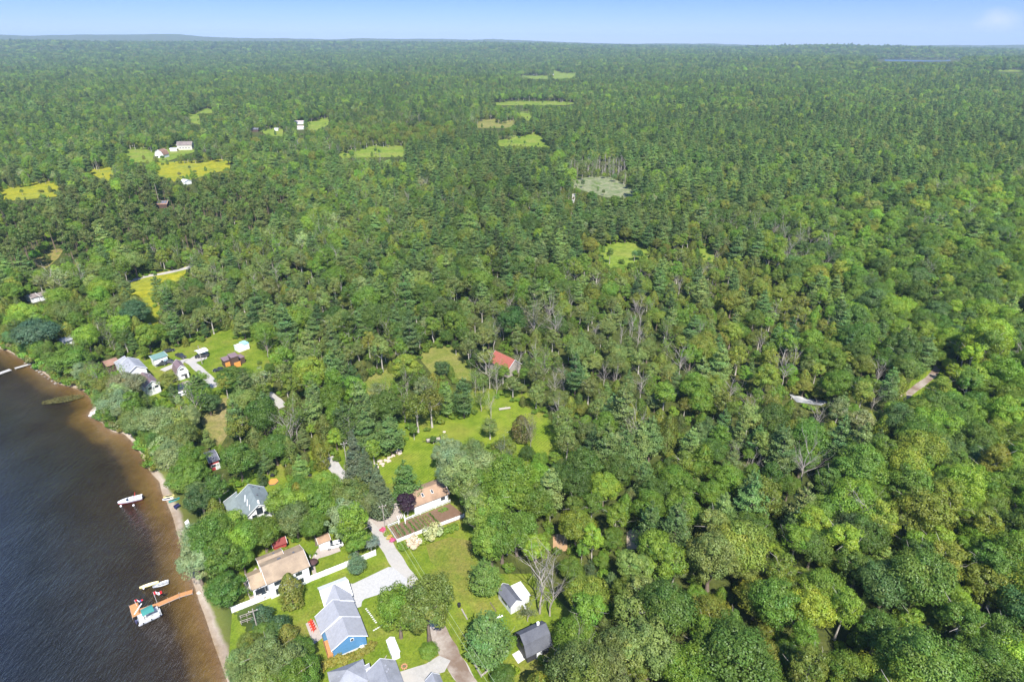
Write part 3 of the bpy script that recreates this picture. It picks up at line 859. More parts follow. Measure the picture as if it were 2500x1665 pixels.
# ------------------------------------------------------------------ where the photograph shows open ground, buildings or water
OPEN = [
 # lake and beach
 [(-50, 848), (4, 848), (45, 866), (74, 877), (94, 877), (89, 888), (105, 906), (143, 935), (194, 946), (210, 954), (215, 967), (238, 980), (253, 992), (251, 1030), (307, 1043), (333, 1051), (353, 1082),
  (363, 1107), (375, 1110), (386, 1123), (384, 1149), (387, 1167), (413, 1166), (418, 1178), (413, 1204), (430, 1227), (447, 1248), (459, 1265), (478, 1310), (455, 1339), (434, 1359), (434, 1395), (469, 1431),
  (505, 1443), (559, 1490), (565, 1500), (585, 1550), (555, 1585), (575, 1665), (580, 1900), (-50, 1900)],
 # yards round the nearest houses
 [(904, 1271), (916, 1248), (968, 1226), (1001, 1196), (1050, 1178), (1060, 1199), (1093, 1209), (1129, 1262), (1132, 1288), (1159, 1327), (1170, 1360), (1221, 1386), (1274, 1413), (1310, 1446), (1336, 1505),
  (1343, 1518), (1320, 1587), (1303, 1616), (1237, 1620), (1208, 1656), (1215, 1900), (790, 1900), (787, 1636), (773, 1615), (755, 1562), (700, 1560), (640, 1545), (585, 1550), (565, 1500), (594, 1422), (603, 1404),
  (624, 1362), (669, 1348), (728, 1328), (740, 1333), (776, 1333), (773, 1312), (802, 1301), (808, 1324), (829, 1330), (832, 1348), (853, 1360), (918, 1348), (918, 1324), (912, 1300)],
 [(932, 1134), (980, 1086), (1022, 1068), (1055, 1050), (1100, 1029), (1139, 1017), (1187, 999), (1210, 972), (1250, 978), (1291, 1002), (1321, 1035), (1357, 1071), (1348, 1101), (1320, 1104), (1300, 1085),
  (1250, 1078), (1220, 1060), (1190, 1083), (1154, 1068), (1106, 1080), (1072, 1100), (1067, 1178), (1040, 1170), (1010, 1120), (975, 1120), (945, 1165)],
 # settlement up the shore
 [(251, 893), (249, 880), (270, 866), (288, 880), (310, 874), (338, 876), (368, 878), (368, 867), (402, 858), (412, 852), (430, 852), (504, 829), (516, 824), (532, 811), (557, 802), (560, 827), (590, 832), (618, 834),
  (621, 852), (649, 865), (652, 875), (618, 878), (618, 913), (626, 929), (613, 903), (593, 895), (557, 895), (534, 903), (529, 929), (527, 954), (516, 934), (504, 913), (483, 901), (455, 923), (453, 954),
  (437, 968), (435, 939), (427, 926), (414, 903), (389, 923), (384, 954), (366, 967), (353, 946), (328, 926), (310, 913), (287, 900), (254, 908)],
 [(659, 967), (680, 964), (685, 987), (667, 985)],
 [(496, 1018), (529, 980), (549, 977), (542, 1005), (549, 1051), (532, 1079), (519, 1048), (506, 1036)],
 [(496, 1101), (513, 1096), (539, 1109), (539, 1121), (548, 1147), (541, 1155), (519, 1149), (513, 1126)],
 [(554, 1230), (573, 1218), (601, 1180), (646, 1187), (660, 1165), (676, 1165), (703, 1176), (693, 1186), (668, 1201), (653, 1207), (632, 1232), (642, 1247), (617, 1273), (601, 1265), (563, 1264)],
 [(805, 1134), (818, 1129), (835, 1135), (850, 1160), (838, 1152), (830, 1165), (780, 1178), (749, 1177), (755, 1170), (797, 1147)],
 [(668, 1315), (705, 1315), (703, 1337), (680, 1340)],
 [(1034, 862), (1079, 846), (1100, 852), (1145, 900), (1142, 921), (1127, 912), (1100, 891), (1085, 885), (1064, 909), (1040, 900)],
 [(890, 924), (950, 906), (956, 918), (944, 936), (920, 927), (896, 942)],
 [(1214, 852), (1262, 879), (1250, 896), (1235, 906)],
 [(1475, 599), (1525, 591), (1581, 602), (1569, 624), (1544, 639), (1500, 646), (1466, 630)],
 [(1715, 605), (1743, 612), (1736, 635), (1718, 626)],
 [(1400, 442), (1453, 432), (1494, 436), (1544, 464), (1525, 477), (1481, 474), (1406, 453)],
 [(1397, 474), (1409, 474), (1403, 488), (1397, 499)],
 [(2200, 975), (2228, 935), (2280, 898), (2295, 905), (2268, 948), (2230, 978)],
 [(1940, 966), (1965, 972), (2021, 981), (2007, 990), (1950, 981)],
 [(1535, 1299), (1563, 1299), (1559, 1322), (1540, 1332)],
 [(1359, 1308), (1379, 1311), (1375, 1334)],
 [(317, 690), (317, 683), (357, 673), (400, 665), (455, 651), (457, 660), (413, 689), (408, 675), (362, 690), (362, 712), (370, 747), (384, 770), (379, 790), (364, 790), (358, 745), (345, 735), (324, 716)],
 [(65, 723), (89, 716), (112, 713), (118, 725), (118, 734), (90, 738), (56, 745)],
 [(138, 832), (174, 822), (179, 826), (156, 837)],
 [(84, 638), (102, 620), (135, 613), (158, 605), (143, 628), (115, 640)],
 [(0, 462), (127, 444), (143, 455), (132, 472), (97, 472), (38, 479), (0, 479)],
 [(211, 416), (270, 407), (267, 434), (257, 432), (235, 430)],
 [(380, 401), (566, 393), (543, 411), (499, 419), (480, 428), (465, 405), (455, 430), (433, 429), (418, 437), (392, 427), (395, 409)],
 [(308, 365), (357, 364), (377, 376), (367, 388), (344, 388), (331, 396), (313, 391)],
 [(387, 368), (469, 350), (472, 370), (440, 372), (428, 381), (400, 391), (387, 388)],
 [(749, 301), (800, 286), (802, 301), (772, 316), (755, 314)], [(724, 294), (740, 294), (738, 328), (730, 328)],
 [(832, 375), (910, 359), (985, 360), (980, 377), (900, 380), (836, 382)],
 [(636, 320), (692, 314), (690, 326), (670, 330), (640, 330)], [(611, 316), (637, 320), (636, 328), (614, 328)],
 [(1215, 343), (1255, 335), (1311, 325), (1322, 340), (1346, 358), (1280, 350), (1217, 352)],
 [(1165, 299), (1183, 291), (1209, 291), (1210, 304), (1227, 303), (1253, 294), (1256, 299), (1246, 308), (1219, 313), (1185, 308), (1166, 310)],
 [(1263, 276), (1290, 274), (1297, 284), (1288, 293), (1277, 283)],
 [(1205, 252), (1236, 248), (1283, 247), (1365, 248), (1423, 253), (1372, 255), (1278, 252), (1210, 255)],
 [(1270, 186), (1338, 186), (1338, 192), (1312, 192)], [(1350, 172), (1375, 179), (1406, 178), (1398, 188), (1351, 192)],
 [(459, 279), (484, 277), (488, 303), (467, 296)], [(486, 267), (518, 267), (516, 275), (488, 275)], [(552, 266), (594, 267), (575, 269)],
 [(2140, 145), (2345, 146), (2345, 149), (2140, 149)], [(2440, 171), (2500, 172), (2500, 175), (2440, 175)],
 [(1232, 1166), (1256, 1166), (1250, 1182), (1238, 1180)],
 [(387, 492), (408, 490), (405, 507), (386, 507)], [(448, 434), (462, 434), (460, 450), (450, 450)],
 [(655, 1158), (680, 1158), (680, 1185), (655, 1185)],
 [(398, 1170), (420, 1165), (418, 1190), (405, 1190)],
]
OPEN[0] = [(x - 7, y + 9) if 1 <= i <= 17 else (x, y) for i, (x, y) in enumerate(OPEN[0])]
MH, MW_ = 1000, 1350          # half-size raster, with a margin of 50 (100 px) all round
yy, xx = np.mgrid[0:MH, 0:MW_]
px_ = (xx - 50) * 2.0; py_ = (yy - 50) * 2.0
MASK = np.zeros((MH, MW_), bool)
for P in OPEN:
    xs = [p[0] for p in P]; ys = [p[1] for p in P]
    x0 = max(0, int(min(xs) / 2 + 49)); x1 = min(MW_, int(max(xs) / 2 + 52)); y0 = max(0, int(min(ys) / 2 + 49)); y1 = min(MH, int(max(ys) / 2 + 52))
    if x1 > x0 and y1 > y0: MASK[y0:y1, x0:x1] |= inpoly(px_[y0:y1, x0:x1], py_[y0:y1, x0:x1], P)

def hit(px, py, A=None):
    A = MASK if A is None else A
    i = np.clip((py / 2 + 50).astype(int), 0, MH - 1); j = np.clip((px / 2 + 50).astype(int), 0, MW_ - 1)
    return A[i, j]

def blocked(x, y, z, H, r, f=.85, low=.35):
    bad = np.zeros(len(x), bool)
    for h, w in ((0.06, 0), (.25, .7), (.4, .95), (.52, 1), (.64, 1), (.76, .9), (.88, .65), (1.0, 0)):
        for sgn in ((-1, -.5, 0, .5, 1) if w else (0,)):
            a, b, _ = proj(x + sgn * r * w * f, y, z + H * h)
            bad |= hit(a, b)
    return bad

# ------------------------------------------------------------------ kinds and colours of wood
_T0 = dict(mid=(.098, .168, .022), dark=(.066, .120, .022), deep=(.056, .104, .036), lime=(.142, .215, .028), yellow=(.175, .25, .022), silver=(.165, .215, .10), greyg=(.125, .168, .05),
          olive=(.13, .165, .028), brown=(.11, .145, .038), pine=(.088, .150, .052), pinel=(.122, .182, .06), blue=(.09, .14, .08), gold=(.138, .168, .03), rust=(.28, .13, .05), red=(.085, .12, .036))
T_ = {k: tuple(c * k_ for c, k_ in zip(v, (1.72, 1.62, 1.3))) for k, v in _T0.items()}
WORD = dict(mid='mid green', dark='dark green', deep='deep bluish green', lime='lime green', yellow='yellow green', silver='silvery green', greyg='greyish green', olive='olive', brown='brownish olive',
            pine='dark green', pinel='pale green', blue='blue grey', gold='golden olive', rust='rusty orange', red='dull green', none='grey')
PAL = {
 'default': dict(broadleaf=[('mid', 5), ('dark', 4), ('lime', 1.5), ('greyg', 2), ('olive', 1)], thin=[('greyg', 3), ('mid', 2), ('olive', 2), ('silver', 1)], pine=[('pine', 4), ('pinel', 3), ('deep', 1)],
                 spruce=[('greyg', 1), ('pine', 1)], cedar=[('olive', 4), ('brown', 2), ('mid', 2), ('red', 2)], redpine=[('red', 3), ('dark', 1)]),
 'maple': dict(broadleaf=[('mid', 5), ('dark', 6), ('lime', 1.3), ('deep', 2), ('olive', 1.5)], thin=[('mid', 1), ('olive', 1)]),
 'silver': dict(broadleaf=[('silver', 5), ('greyg', 4), ('mid', 2)], thin=[('silver', 1), ('greyg', 1)]),
 'lime': dict(broadleaf=[('lime', 4), ('mid', 3)], thin=[('lime', 1), ('mid', 1)]),
 'yellow': dict(broadleaf=[('yellow', 3), ('lime', 1)], thin=[('yellow', 1)]),
 'greyg': dict(broadleaf=[('greyg', 5), ('dark', 2), ('silver', .7), ('mid', 2), ('olive', 1)], thin=[('greyg', 1)]),
 'dark': dict(broadleaf=[('dark', 4), ('mid', 2), ('deep', 2)]),
 'olive': dict(broadleaf=[('olive', 3), ('mid', 2), ('gold', 1)], thin=[('olive', 2), ('greyg', 2), ('mid', 2)], cedar=[('olive', 4), ('mid', 2), ('brown', 1)]),
}
# polygon in the photograph, mixture, palette, size, spacing factor, words for the place
ZONES = [
 ('yellow', [(2295, 880), (2320, 838), (2440, 825), (2440, 900), (2330, 935)], dict(broadleaf=1), 1.15, 1.1, 'above the track at the right edge'),
 ('maple', [(1620, 1665), (1740, 1420), (1870, 1400), (1900, 1300), (2060, 1210), (2180, 1040), (2260, 940), (2330, 900), (2520, 860), (2700, 860), (2700, 2100), (1600, 2100)], dict(broadleaf=1), 1.06, 1.06, 'in the closed maple wood at the lower right'),
 ('greyg', [(1380, 1900), (1400, 1540), (1520, 1400), (1700, 1290), (1850, 1300), (1900, 1400), (1740, 1500), (1800, 1900)], dict(broadleaf=9, thin=1), 1.0, 1.04, 'in the grey-green wood at the bottom centre'),
 ('lime', [(1300, 1230), (1480, 1180), (1560, 1300), (1530, 1500), (1330, 1480)], dict(broadleaf=8, thin=1, pine=.5), .95, 1.1, 'in the bright wood beyond the shed'),
 ('silver', [(1050, 1080), (1200, 1080), (1190, 1290), (1120, 1300), (1050, 1240)], dict(broadleaf=1), 1.1, 1.1, 'between the bungalow and the meadow'),
 ('lime', [(1120, 1180), (1330, 1180), (1320, 1440), (1200, 1440), (1100, 1300)], dict(broadleaf=1), 1.0, 1.1, 'beside the vegetable garden'),
 ('lime', [(430, 1260), (560, 1290), (600, 1240), (780, 1190), (840, 1200), (900, 1330), (740, 1350), (600, 1400), (560, 1500), (430, 1420)], dict(broadleaf=1), .95, 1.15, 'around the tan-roofed house by the lake'),
 ('silver', [(830, 1190), (930, 1210), (930, 1350), (820, 1340)], dict(broadleaf=1), .85, 1.1, 'along the gravel road by the garden'),
 ('greyg', [(520, 1530), (800, 1540), (830, 1900), (500, 1900)], dict(broadleaf=6, cedar=1), .72, .85, 'in the shore thicket at the bottom'),
 ('silver', [(230, 930), (420, 930), (560, 1000), (520, 1100), (420, 1240), (370, 1120), (300, 1060), (200, 960)], dict(broadleaf=5, halfbare=.8, thin=1), .95, 1, 'on the lake shore below the settlement'),
 ('dark', [(440, 1130), (640, 1040), (800, 1040), (800, 1180), (660, 1180), (600, 1170), (540, 1200), (440, 1250)], dict(broadleaf=8, cedar=2), .9, 1, 'around the red cabin'),
 ('olive', [(480, 1150), (640, 1130), (620, 1220), (500, 1230)], dict(cedar=3, broadleaf=1), .95, .8, 'between the red cabin and the grey-green roof'),
 ('lime', [(700, 900), (900, 900), (900, 1040), (760, 1060), (690, 1000)], dict(broadleaf=6, cedar=1, pine=1), .95, 1, 'left of the mown meadow'),
 ('default', [(0, 690), (280, 690), (420, 760), (300, 860), (120, 900), (0, 850)], dict(broadleaf=5, cedar=5, pine=1, thin=1, halfbare=.5), .9, .95, 'at the left shore above the grey jetty'),
 ('default', [(0, 480), (270, 440), (560, 440), (720, 470), (700, 540), (520, 600), (300, 600), (60, 650), (0, 650)], dict(redpine=7, pine=1, broadleaf=1), .95, .75, 'in the dark pine plantation at the left'),
 ('greyg', [(420, 640), (720, 620), (800, 740), (700, 800), (420, 800)], dict(broadleaf=4, thin=4, pine=1.5, bare=1.0, halfbare=.9, cedar=1), .85, .9, 'in the thin grey wood left of centre'),
 ('greyg', [(1130, 740), (1640, 730), (1650, 960), (1400, 1010), (1150, 960)], dict(broadleaf=3.5, thin=5, cedar=2, pine=.8, bare=1.5, halfbare=1.1, snag=.4), .8, .85, 'in the half-bare wood near the red-roofed barn'),
 ('greyg', [(1380, 392), (1530, 392), (1550, 430), (1500, 436), (1400, 436)], dict(snag=5, halfbare=1, thin=2), .9, .7, 'behind the reed marsh'),
 ('olive', [(1440, 560), (1900, 640), (2050, 800), (2000, 980), (1700, 1050), (1640, 800), (1420, 760), (1400, 640)], dict(cedar=4, thin=3, broadleaf=3, pine=1.6, bare=.3), .85, .85, 'in the mixed cedar wood right of centre'),
 ('maple', [(1850, 560), (2100, 560), (2300, 480), (2560, 420), (2700, 420), (2700, 860), (2260, 860), (2060, 760), (1880, 700)], dict(broadleaf=9, pine=.7, bare=.12), .95, 1, 'on the wooded slope at the right'),
 ('default', [(1500, 960), (2260, 880), (2240, 1100), (2000, 1250), (1850, 1330), (1600, 1350), (1500, 1200)], dict(broadleaf=5, pine=2.4, cedar=1.5, thin=2.2, bare=.4), .95, 1, 'in the mixed wood with tall pines'),
 ('default', [(900, 430), (1400, 470), (1850, 500), (2300, 420), (2500, 400), (2500, 300), (1400, 250), (900, 400)], dict(pine=7, broadleaf=3, cedar=.6, thin=.5), 1, 1, 'in the pine wood beyond the clearings'),
 ('default', [(1000, 520), (1480, 480), (1700, 560), (1480, 640), (1000, 640)], dict(pine=7, broadleaf=2, cedar=1, thin=1), .95, 1, 'in the pine wood below the marsh'),
 ('olive', [(820, 300), (1120, 310), (1120, 360), (800, 350)], dict(broadleaf=2, cedar=3, thin=3), .9, 1, 'in the far wood'),
]
DEFZ = ('default', None, dict(broadleaf=5, pine=2.2, cedar=1.4, thin=2, bare=.3, halfbare=.25), .95, 1, 'in the wood across the middle')
FARZ = ('default', None, dict(pine=4, broadleaf=6.5, cedar=.7, thin=.5, halfbare=.03), 1, 1, 'in the far forest')
ALLZ = ZONES + [DEFZ, FARZ]
KINDS = ['broadleaf', 'thin', 'pine', 'spruce', 'cedar', 'redpine', 'bare', 'halfbare', 'snag', 'shrub']

POS = []     # rows: x y z kind variant scale-xy scale-z rot r g b zone palette-word
COVER = np.zeros((MH, MW_), bool)

def stamp(px, py, rx, ry):
    j0, j1 = int((px - rx) / 2 + 50), int((px + rx) / 2 + 51); i0, i1 = int((py - ry) / 2 + 50), int((py + ry) / 2 + 51)
    j0, j1, i0, i1 = max(0, j0), min(MW_, j1), max(0, i0), min(MH, i1)
    if j1 > j0 and i1 > i0:
        a, b = np.ogrid[i0:i1, j0:j1]
        COVER[i0:i1, j0:j1] |= ((a - py / 2 - 50) / max(ry / 2, .6)) ** 2 + ((b - px / 2 - 50) / max(rx / 2, .6)) ** 2 < 1

def zone_of(px, py, d):
    z = np.full(len(px), len(ALLZ) - 2)
    z[d > 1150] = len(ALLZ) - 1
    for i in range(len(ZONES) - 1, -1, -1):
        z[inpoly(px, py, ZONES[i][1])] = i
    return z

def candidates(d0, d1, s):
    xm = d1 * 0.95
    gx = np.arange(-xm, xm, s); gy = np.arange(d0 * .55, d1, s * .9)
    X, Y = np.meshgrid(gx, gy)
    X = X + (np.arange(len(gy)) % 2)[:, None] * s / 2
    X = X.ravel() + rng.uniform(-.36, .36, X.size) * s; Y = Y.ravel() + rng.uniform(-.36, .36, Y.size) * s
    d = np.hypot(X, Y); k = (d >= d0) & (d < d1) & (Y > 20)
    X, Y = X[k], Y[k]
    a, b, _ = proj(X, Y, hills(X, Y) + 10)
    k = (a > -220) & (a < 2720) & (b < 1665 + 260)
    return X[k], Y[k]

def fill(d0, d1, s, grow=1.0, small=False, mixover=None, hscale=1.0):
    X, Y = candidates(d0, d1, s)
    d = np.hypot(X, Y)
    Z = ground(X, Y)
    if d0 < 900:
        sd = np.full(len(X), 100.0); m = (X < 60) & (Y < 480); sd[m] = shore_sd(X[m], Y[m])
        k = sd > (1.0 if small else 2.6)
        X, Y, Z, d = X[k], Y[k], Z[k], d[k]
    a, b, _ = proj(X, Y, Z + 8)
    zi = zone_of(a, b, d)
    keep = np.ones(len(X), bool)
    for i, zn in enumerate(ALLZ):          # thin out where the zone wants wider spacing
        if zn[4] > 1: keep &= ~((zi == i) & (rng.uniform(size=len(X)) > 1 / zn[4] ** 2))
    X, Y, Z, d, zi = [q[keep] for q in (X, Y, Z, d, zi)]
    n = len(X)
    pn = vnoise(X / 60, Y / 60, 21) * .6 + vnoise(X / 18, Y / 18, 22) * .4     # stands of the same kind
    pick = np.clip(.5 + (pn - .5) * 1.6 + rng.normal(0, .24, n), 0, .9999)
    kind = np.zeros(n, int); var = np.zeros(n, int); H = np.zeros(n); Rr = np.zeros(n); tint = np.zeros((n, 3)); wd = np.zeros(n, int)
    sc = np.zeros(n)
    words = list(T_.keys())
    for i, zn in enumerate(ALLZ):
        m = np.where(zi == i)[0]
        if not len(m): continue
        mix = mixover or zn[2]
        ks = list(mix.keys()); wts = np.cumsum(list(mix.values())) / sum(mix.values())
        q = pick[m]; kk = np.minimum(np.searchsorted(wts, q), len(ks) - 1)
        far_r = rng.uniform(size=len(m)); kk = np.where(far_r < .5, np.minimum(np.searchsorted(wts, rng.uniform(size=len(m))), len(ks) - 1), kk)
        for j, kn in enumerate(ks):
            mm = m[kk == j]
            if not len(mm): continue
            kind[mm] = KINDS.index(kn)
            sp = SPECIES[kn]
            var[mm] = rng.integers(0, len(sp), len(mm))
            hh = np.array([v['H'] for v in sp])[var[mm]]; rr = np.array([v['R'] for v in sp])[var[mm]]
            s_ = zn[3] * grow * rng.triangular(.55, .95, 1.32, len(mm))
            sc[mm] = s_; H[mm] = hh * s_; Rr[mm] = rr * s_
            pal = PAL[zn[0]].get(kn) or PAL['default'].get(kn) or [('mid', 1)]
            cw = np.cumsum([p[1] for p in pal]); cw = cw / cw[-1]
            c = np.minimum(np.searchsorted(cw, rng.uniform(size=len(mm))), len(pal) - 1)
            tint[mm] = np.array([T_[p[0]] for p in pal])[c]
            wd[mm] = np.array([words.index(p[0]) for p in pal])[c]
    tint[zi < len(ZONES)] *= np.array([(1.16, 1.12, 1.0) if ZONES[q][0] == 'maple' else (1, 1, 1) for q in zi[zi < len(ZONES)]]).reshape(-1, 3)
    # every tree has its own leaf colour
    tint *= rng.uniform(.74, 1.28, (n, 1)) * np.exp(rng.normal(0, .045, (n, 3)))
    big = vnoise(X / 130, Y / 130, 31)[:, None]
    tint *= .86 + .28 * big
    hz = rng.uniform(.88, 1.14, n) * hscale
    H *= hz
    bad = blocked(X, Y, Z, H, Rr, .8 if not small else .95)
    a, b, c = proj(X, Y, Z + H * .6)
    if small: bad |= hit(a, b, COVER)
    k = ~bad
    for i in np.where(k)[0]:
        POS.append((X[i], Y[i], Z[i], kind[i], var[i], sc[i], sc[i] * hz[i], rng.uniform(0, 6.283), tint[i, 0], tint[i, 1], tint[i, 2], zi[i], wd[i], FPX * Rr[i] / c[i], a[i], b[i]))
        if d0 < 900: stamp(a[i], b[i], FPX * Rr[i] / c[i], FPX * H[i] * .42 / c[i])

HERO = []
def hero(kind, cx, cy, H, r, word, label, cat='tree', tint=None, var=0, group=None, name=None, rz=None, h0=.55):
    """a tree of the yards, named one by one: (cx, cy) is the middle of its crown in the photograph"""
    sp = SPECIES[kind]; v = sp[var % len(sp)]
    p = W(cx, cy, 1 + H * h0)
    z = float(ground(np.array([p.x]), np.array([p.y]))[0])
    t = tint or T_.get(word, (.1, .12, .05))
    t = tuple(q * (1.4 if tint else 1) for q in t)
    HERO.append(dict(kind=kind, v=v, loc=(p.x, p.y, z), s=(r / v['R'], r / v['R'], H / v['H']), rz=rz if rz is not None else (cx * 7 + cy) % 6.28, tint=t, label=label, cat=cat, group=group, name=name))
    a, b, c = proj(p.x, p.y, z + H * .6)
    stamp(a, b, FPX * r / c, FPX * H * .4 / c)

# trees and bushes of the yards
hero('broadleaf', 972, 1492, 15, 5.0, 'mid', 'left half of the tall broadleaf pair standing where the white driveway meets the road', var=1)
hero('broadleaf', 1042, 1484, 19, 5.8, 'olive', 'tall broadleaf tree with bare pale trunk, right half of the pair by the road', var=3, tint=(.12, .16, .03))
hero('pine', 1184, 1405, 10.5, 4.0, 'lime', 'broad light green pine alone on the dry lawn left of the small grey-roofed shed', var=1, tint=(.11, .18, .035))
hero('pine', 1192, 1555, 15, 5.0, 'pinel', 'big pale green pine standing left of the black gambrel barn', var=2, tint=(.105, .18, .045))
hero('broadleaf', 1232, 1572, 7, 2.6, 'mid', 'mid green tree tucked between the big pale pine and the black gambrel barn', var=7)
hero('broadleaf', 1048, 1590, 4.2, 2.1, 'mid', 'round leafy tree at the bend of the brown gravel drive', var=4)
hero('broadleaf', 1230, 1655, 5.5, 2.6, 'dark', 'dark green tree at the bottom edge below the concrete slab', var=2)
hero('shrub', 1252, 1640, 3.5, 1.6, 'yellow', 'yellow green bush at the bottom edge below the concrete slab', 'bush', var=1)
hero('broadleaf', 993, 1230, 7.5, 2.9, 'purple', 'round dark purple-leaved tree beside the bungalow', tint=(.038, .018, .034), var=7)
hero('spruce', 866, 1118, 21, 4.4, 'greyg', 'tallest grey-green spruce left of the meadow, its top highest of the row', tint=(.10, .125, .07), var=0)
hero('spruce', 895, 1155, 19, 4.6, 'greyg', 'middle grey-green spruce of the leaning row beside the road junction', tint=(.095, .125, .06), var=1)
hero('spruce', 924, 1195, 17, 4.4, 'greyg', 'grey-green spruce nearest the road junction and the utility pole', tint=(.105, .135, .065), var=2)
hero('pine', 988, 1170, 14, 4.6, 'pinel', 'light green layered pine behind the purple-leaved tree', tint=(.09, .17, .04), var=0)
hero('pine', 950, 1062, 14, 5.2, 'pine', 'broad dark pine at the left corner of the meadow, right one of two', var=3)
hero('pine', 890, 1048, 14, 4.6, 'pine', 'broad bluish pine at the left corner of the meadow, left one of two', var=1)
hero('broadleaf', 1196, 1045, 8, 2.8, 'greyg', 'slim leafy tree standing in the middle of the meadow', var=6)
hero('bare', 1197, 992, 9, 2.6, 'none', 'bare grey tree at the far edge of the meadow behind the slim leafy tree', var=0)
hero('cedar', 1272, 1042, 10, 2.6, 'brown', 'dense brown-olive cedar at the right side of the meadow', var=1, tint=(.12, .11, .035))
hero('halfbare', 1296, 1062, 11, 2.8, 'brown', 'nearly leafless brown tree just right of the meadow cedar', tint=(.16, .15, .07), var=0)
hero('halfbare', 1226, 1130, 11, 3.6, 'greyg', 'half-dead tree with bare lower limbs below the meadow', tint=(.12, .15, .07), var=1)
hero('broadleaf', 1058, 1076, 3, 1.2, 'dark', 'tiny dark sapling right beside the black utility trailer', var=8, h0=.4)
hero('cedar', 708, 1436, 10.5, 2.3, 'gold', 'tall golden-olive cedar in front of the white house wall by the long fence', var=0, tint=(.17, .18, .035))
hero('pine', 869, 1374, 7, 2.5, 'blue', 'small blue-grey pine poking over the long white fence', var=4, tint=(.10, .16, .08))
hero('broadleaf', 552, 1440, 9.5, 4.6, 'mid', 'round mid green tree at the lake end of the long white fence', var=0, tint=(.075, .15, .022))
hero('broadleaf', 905, 1325, 6, 2.2, 'blue', 'silver-blue rounded tree at the road end of the long white fence', var=6, tint=(.16, .2, .16))
hero('bare', 1320, 1425, 17, 5.2, 'none', 'largest bare grey tree, beside the white-roofed lean-to', var=1)
hero('bare', 1345, 1440, 15, 4, 'none', 'second large bare grey tree leaning right of the lean-to', var=2)
hero('halfbare', 1289, 1496, 5, 2.2, 'greyg', 'small weeping half-bare tree below the small grey-roofed shed', tint=(.12, .14, .06), var=0)
hero('bare', 1365, 1625, 9, 3.2, 'none', 'pale bare tree at the right of the black gambrel barn', var=3)
hero('bare', 1412, 1590, 10, 3.2, 'none', 'pale bare tree farther right of the black gambrel barn', var=0)
hero('broadleaf', 1400, 1560, 11, 4.2, 'mid', 'broadleaf tree overhanging the right end of the black gambrel barn', var=5)
hero('broadleaf', 574, 927, 11, 6.6, 'dark', 'big round dark green tree below the brown shed with orange doors', var=0)
hero('pine', 481, 948, 12, 4.6, 'mid', 'soft green conifer beside the lane in the upper settlement', var=2, tint=(.09, .14, .04))
hero('broadleaf', 412, 935, 10, 3.9, 'olive', 'yellow-olive tree in front of the small gambrel barn', var=7, tint=(.15, .17, .03))
hero('broadleaf', 508, 985, 9, 4.2, 'deep', 'dark tree shading the blue car by the sandy path', var=3)
hero('broadleaf', 310, 945, 12, 6, 'silver', 'silvery tree partly turned rusty orange beside the brown-roofed house', var=2, tint=(.19, .19, .09))
hero('shrub', 352, 937, 4.5, 2.4, 'rust', 'rusty orange bush by the brown-roofed lakeside house', 'bush', tint=(.42, .16, .04), var=0)
hero('broadleaf', 393, 1035, 13, 6.5, 'silver', 'largest silvery tree on the shore below the sandy path', var=4)
hero('bare', 705, 1058, 13, 4.4, 'none', 'bare grey tree rising from the dark wood behind the red cabin', var=1)
hero('bare', 1355, 800, 16, 5, 'none', 'bare grey tree right behind the red-roofed barn', var=2)
hero('halfbare', 1302, 790, 17, 6, 'brown', 'large fan-shaped nearly bare tree beyond the red-roofed barn', tint=(.15, .15, .07), var=1)
hero('bare', 1195, 905, 14, 5, 'none', 'pale grey dead tree left of the red-roofed barn', var=3)
hero('bare', 1205, 822, 12, 3.4, 'none', 'pale grey dead tree just above the red-roofed barn', var=0)
hero('broadleaf', 1250, 790, 17, 6.5, 'mid', 'dense dark green maple behind the red-roofed barn', var=1, tint=(.05, .11, .02))
hero('broadleaf', 1080, 900, 8, 3, 'deep', 'dark tree at the lower edge of the mown hay clearing', var=3)
hero('broadleaf', 1228, 912, 9, 2.8, 'mid', 'leafy tree in front of the lower eave of the red-roofed barn', var=7)
hero('bare', 1266, 886, 11, 2.6, 'none', 'bare grey tree across the gable end of the red-roofed barn', var=0)
hero('bare', 2105, 1275, 15, 6, 'none', 'largest bare grey tree in the right-hand woods', var=0)
hero('bare', 2050, 1300, 10, 3.4, 'none', 'smaller bare grey tree left of the largest one in the right-hand woods', var=1)
hero('snag', 1940, 880, 11, 2, 'none', 'pale broken snag above the rocky creek', var=0)
hero('bare', 245, 820, 10, 5.2, 'none', 'rounded bare grey crown above the left shore', var=3)
hero('bare', 200, 680, 14, 4, 'none', 'tall bare grey tree above the twin cabins', var=2)
hero('broadleaf', 85, 820, 15, 9, 'deep', 'huge rounded silvery dark tree at the far left of the shore', tint=(.07, .125, .065), var=2)
hero('cedar', 108, 858, 7, 3, 'olive', 'small olive cedar at the landward end of the grey jetty', var=2)
hero('pine', 5, 690, 17, 6, 'pinel', 'pale layered pine at the left edge beside the twin cabins', var=1)
hero('pine', 384, 700, 15, 4.5, 'pine', 'single dark pine beside the goldenrod verge of the side road', var=0)
hero('broadleaf', 330, 765, 13, 7, 'deep', 'large bluish green tree between the side road and the settlement', var=4, tint=(.06, .12, .045))
hero('broadleaf', 745, 1180, 5, 2.6, 'gold', 'yellow-green bush tree beside the white road strip', var=8)
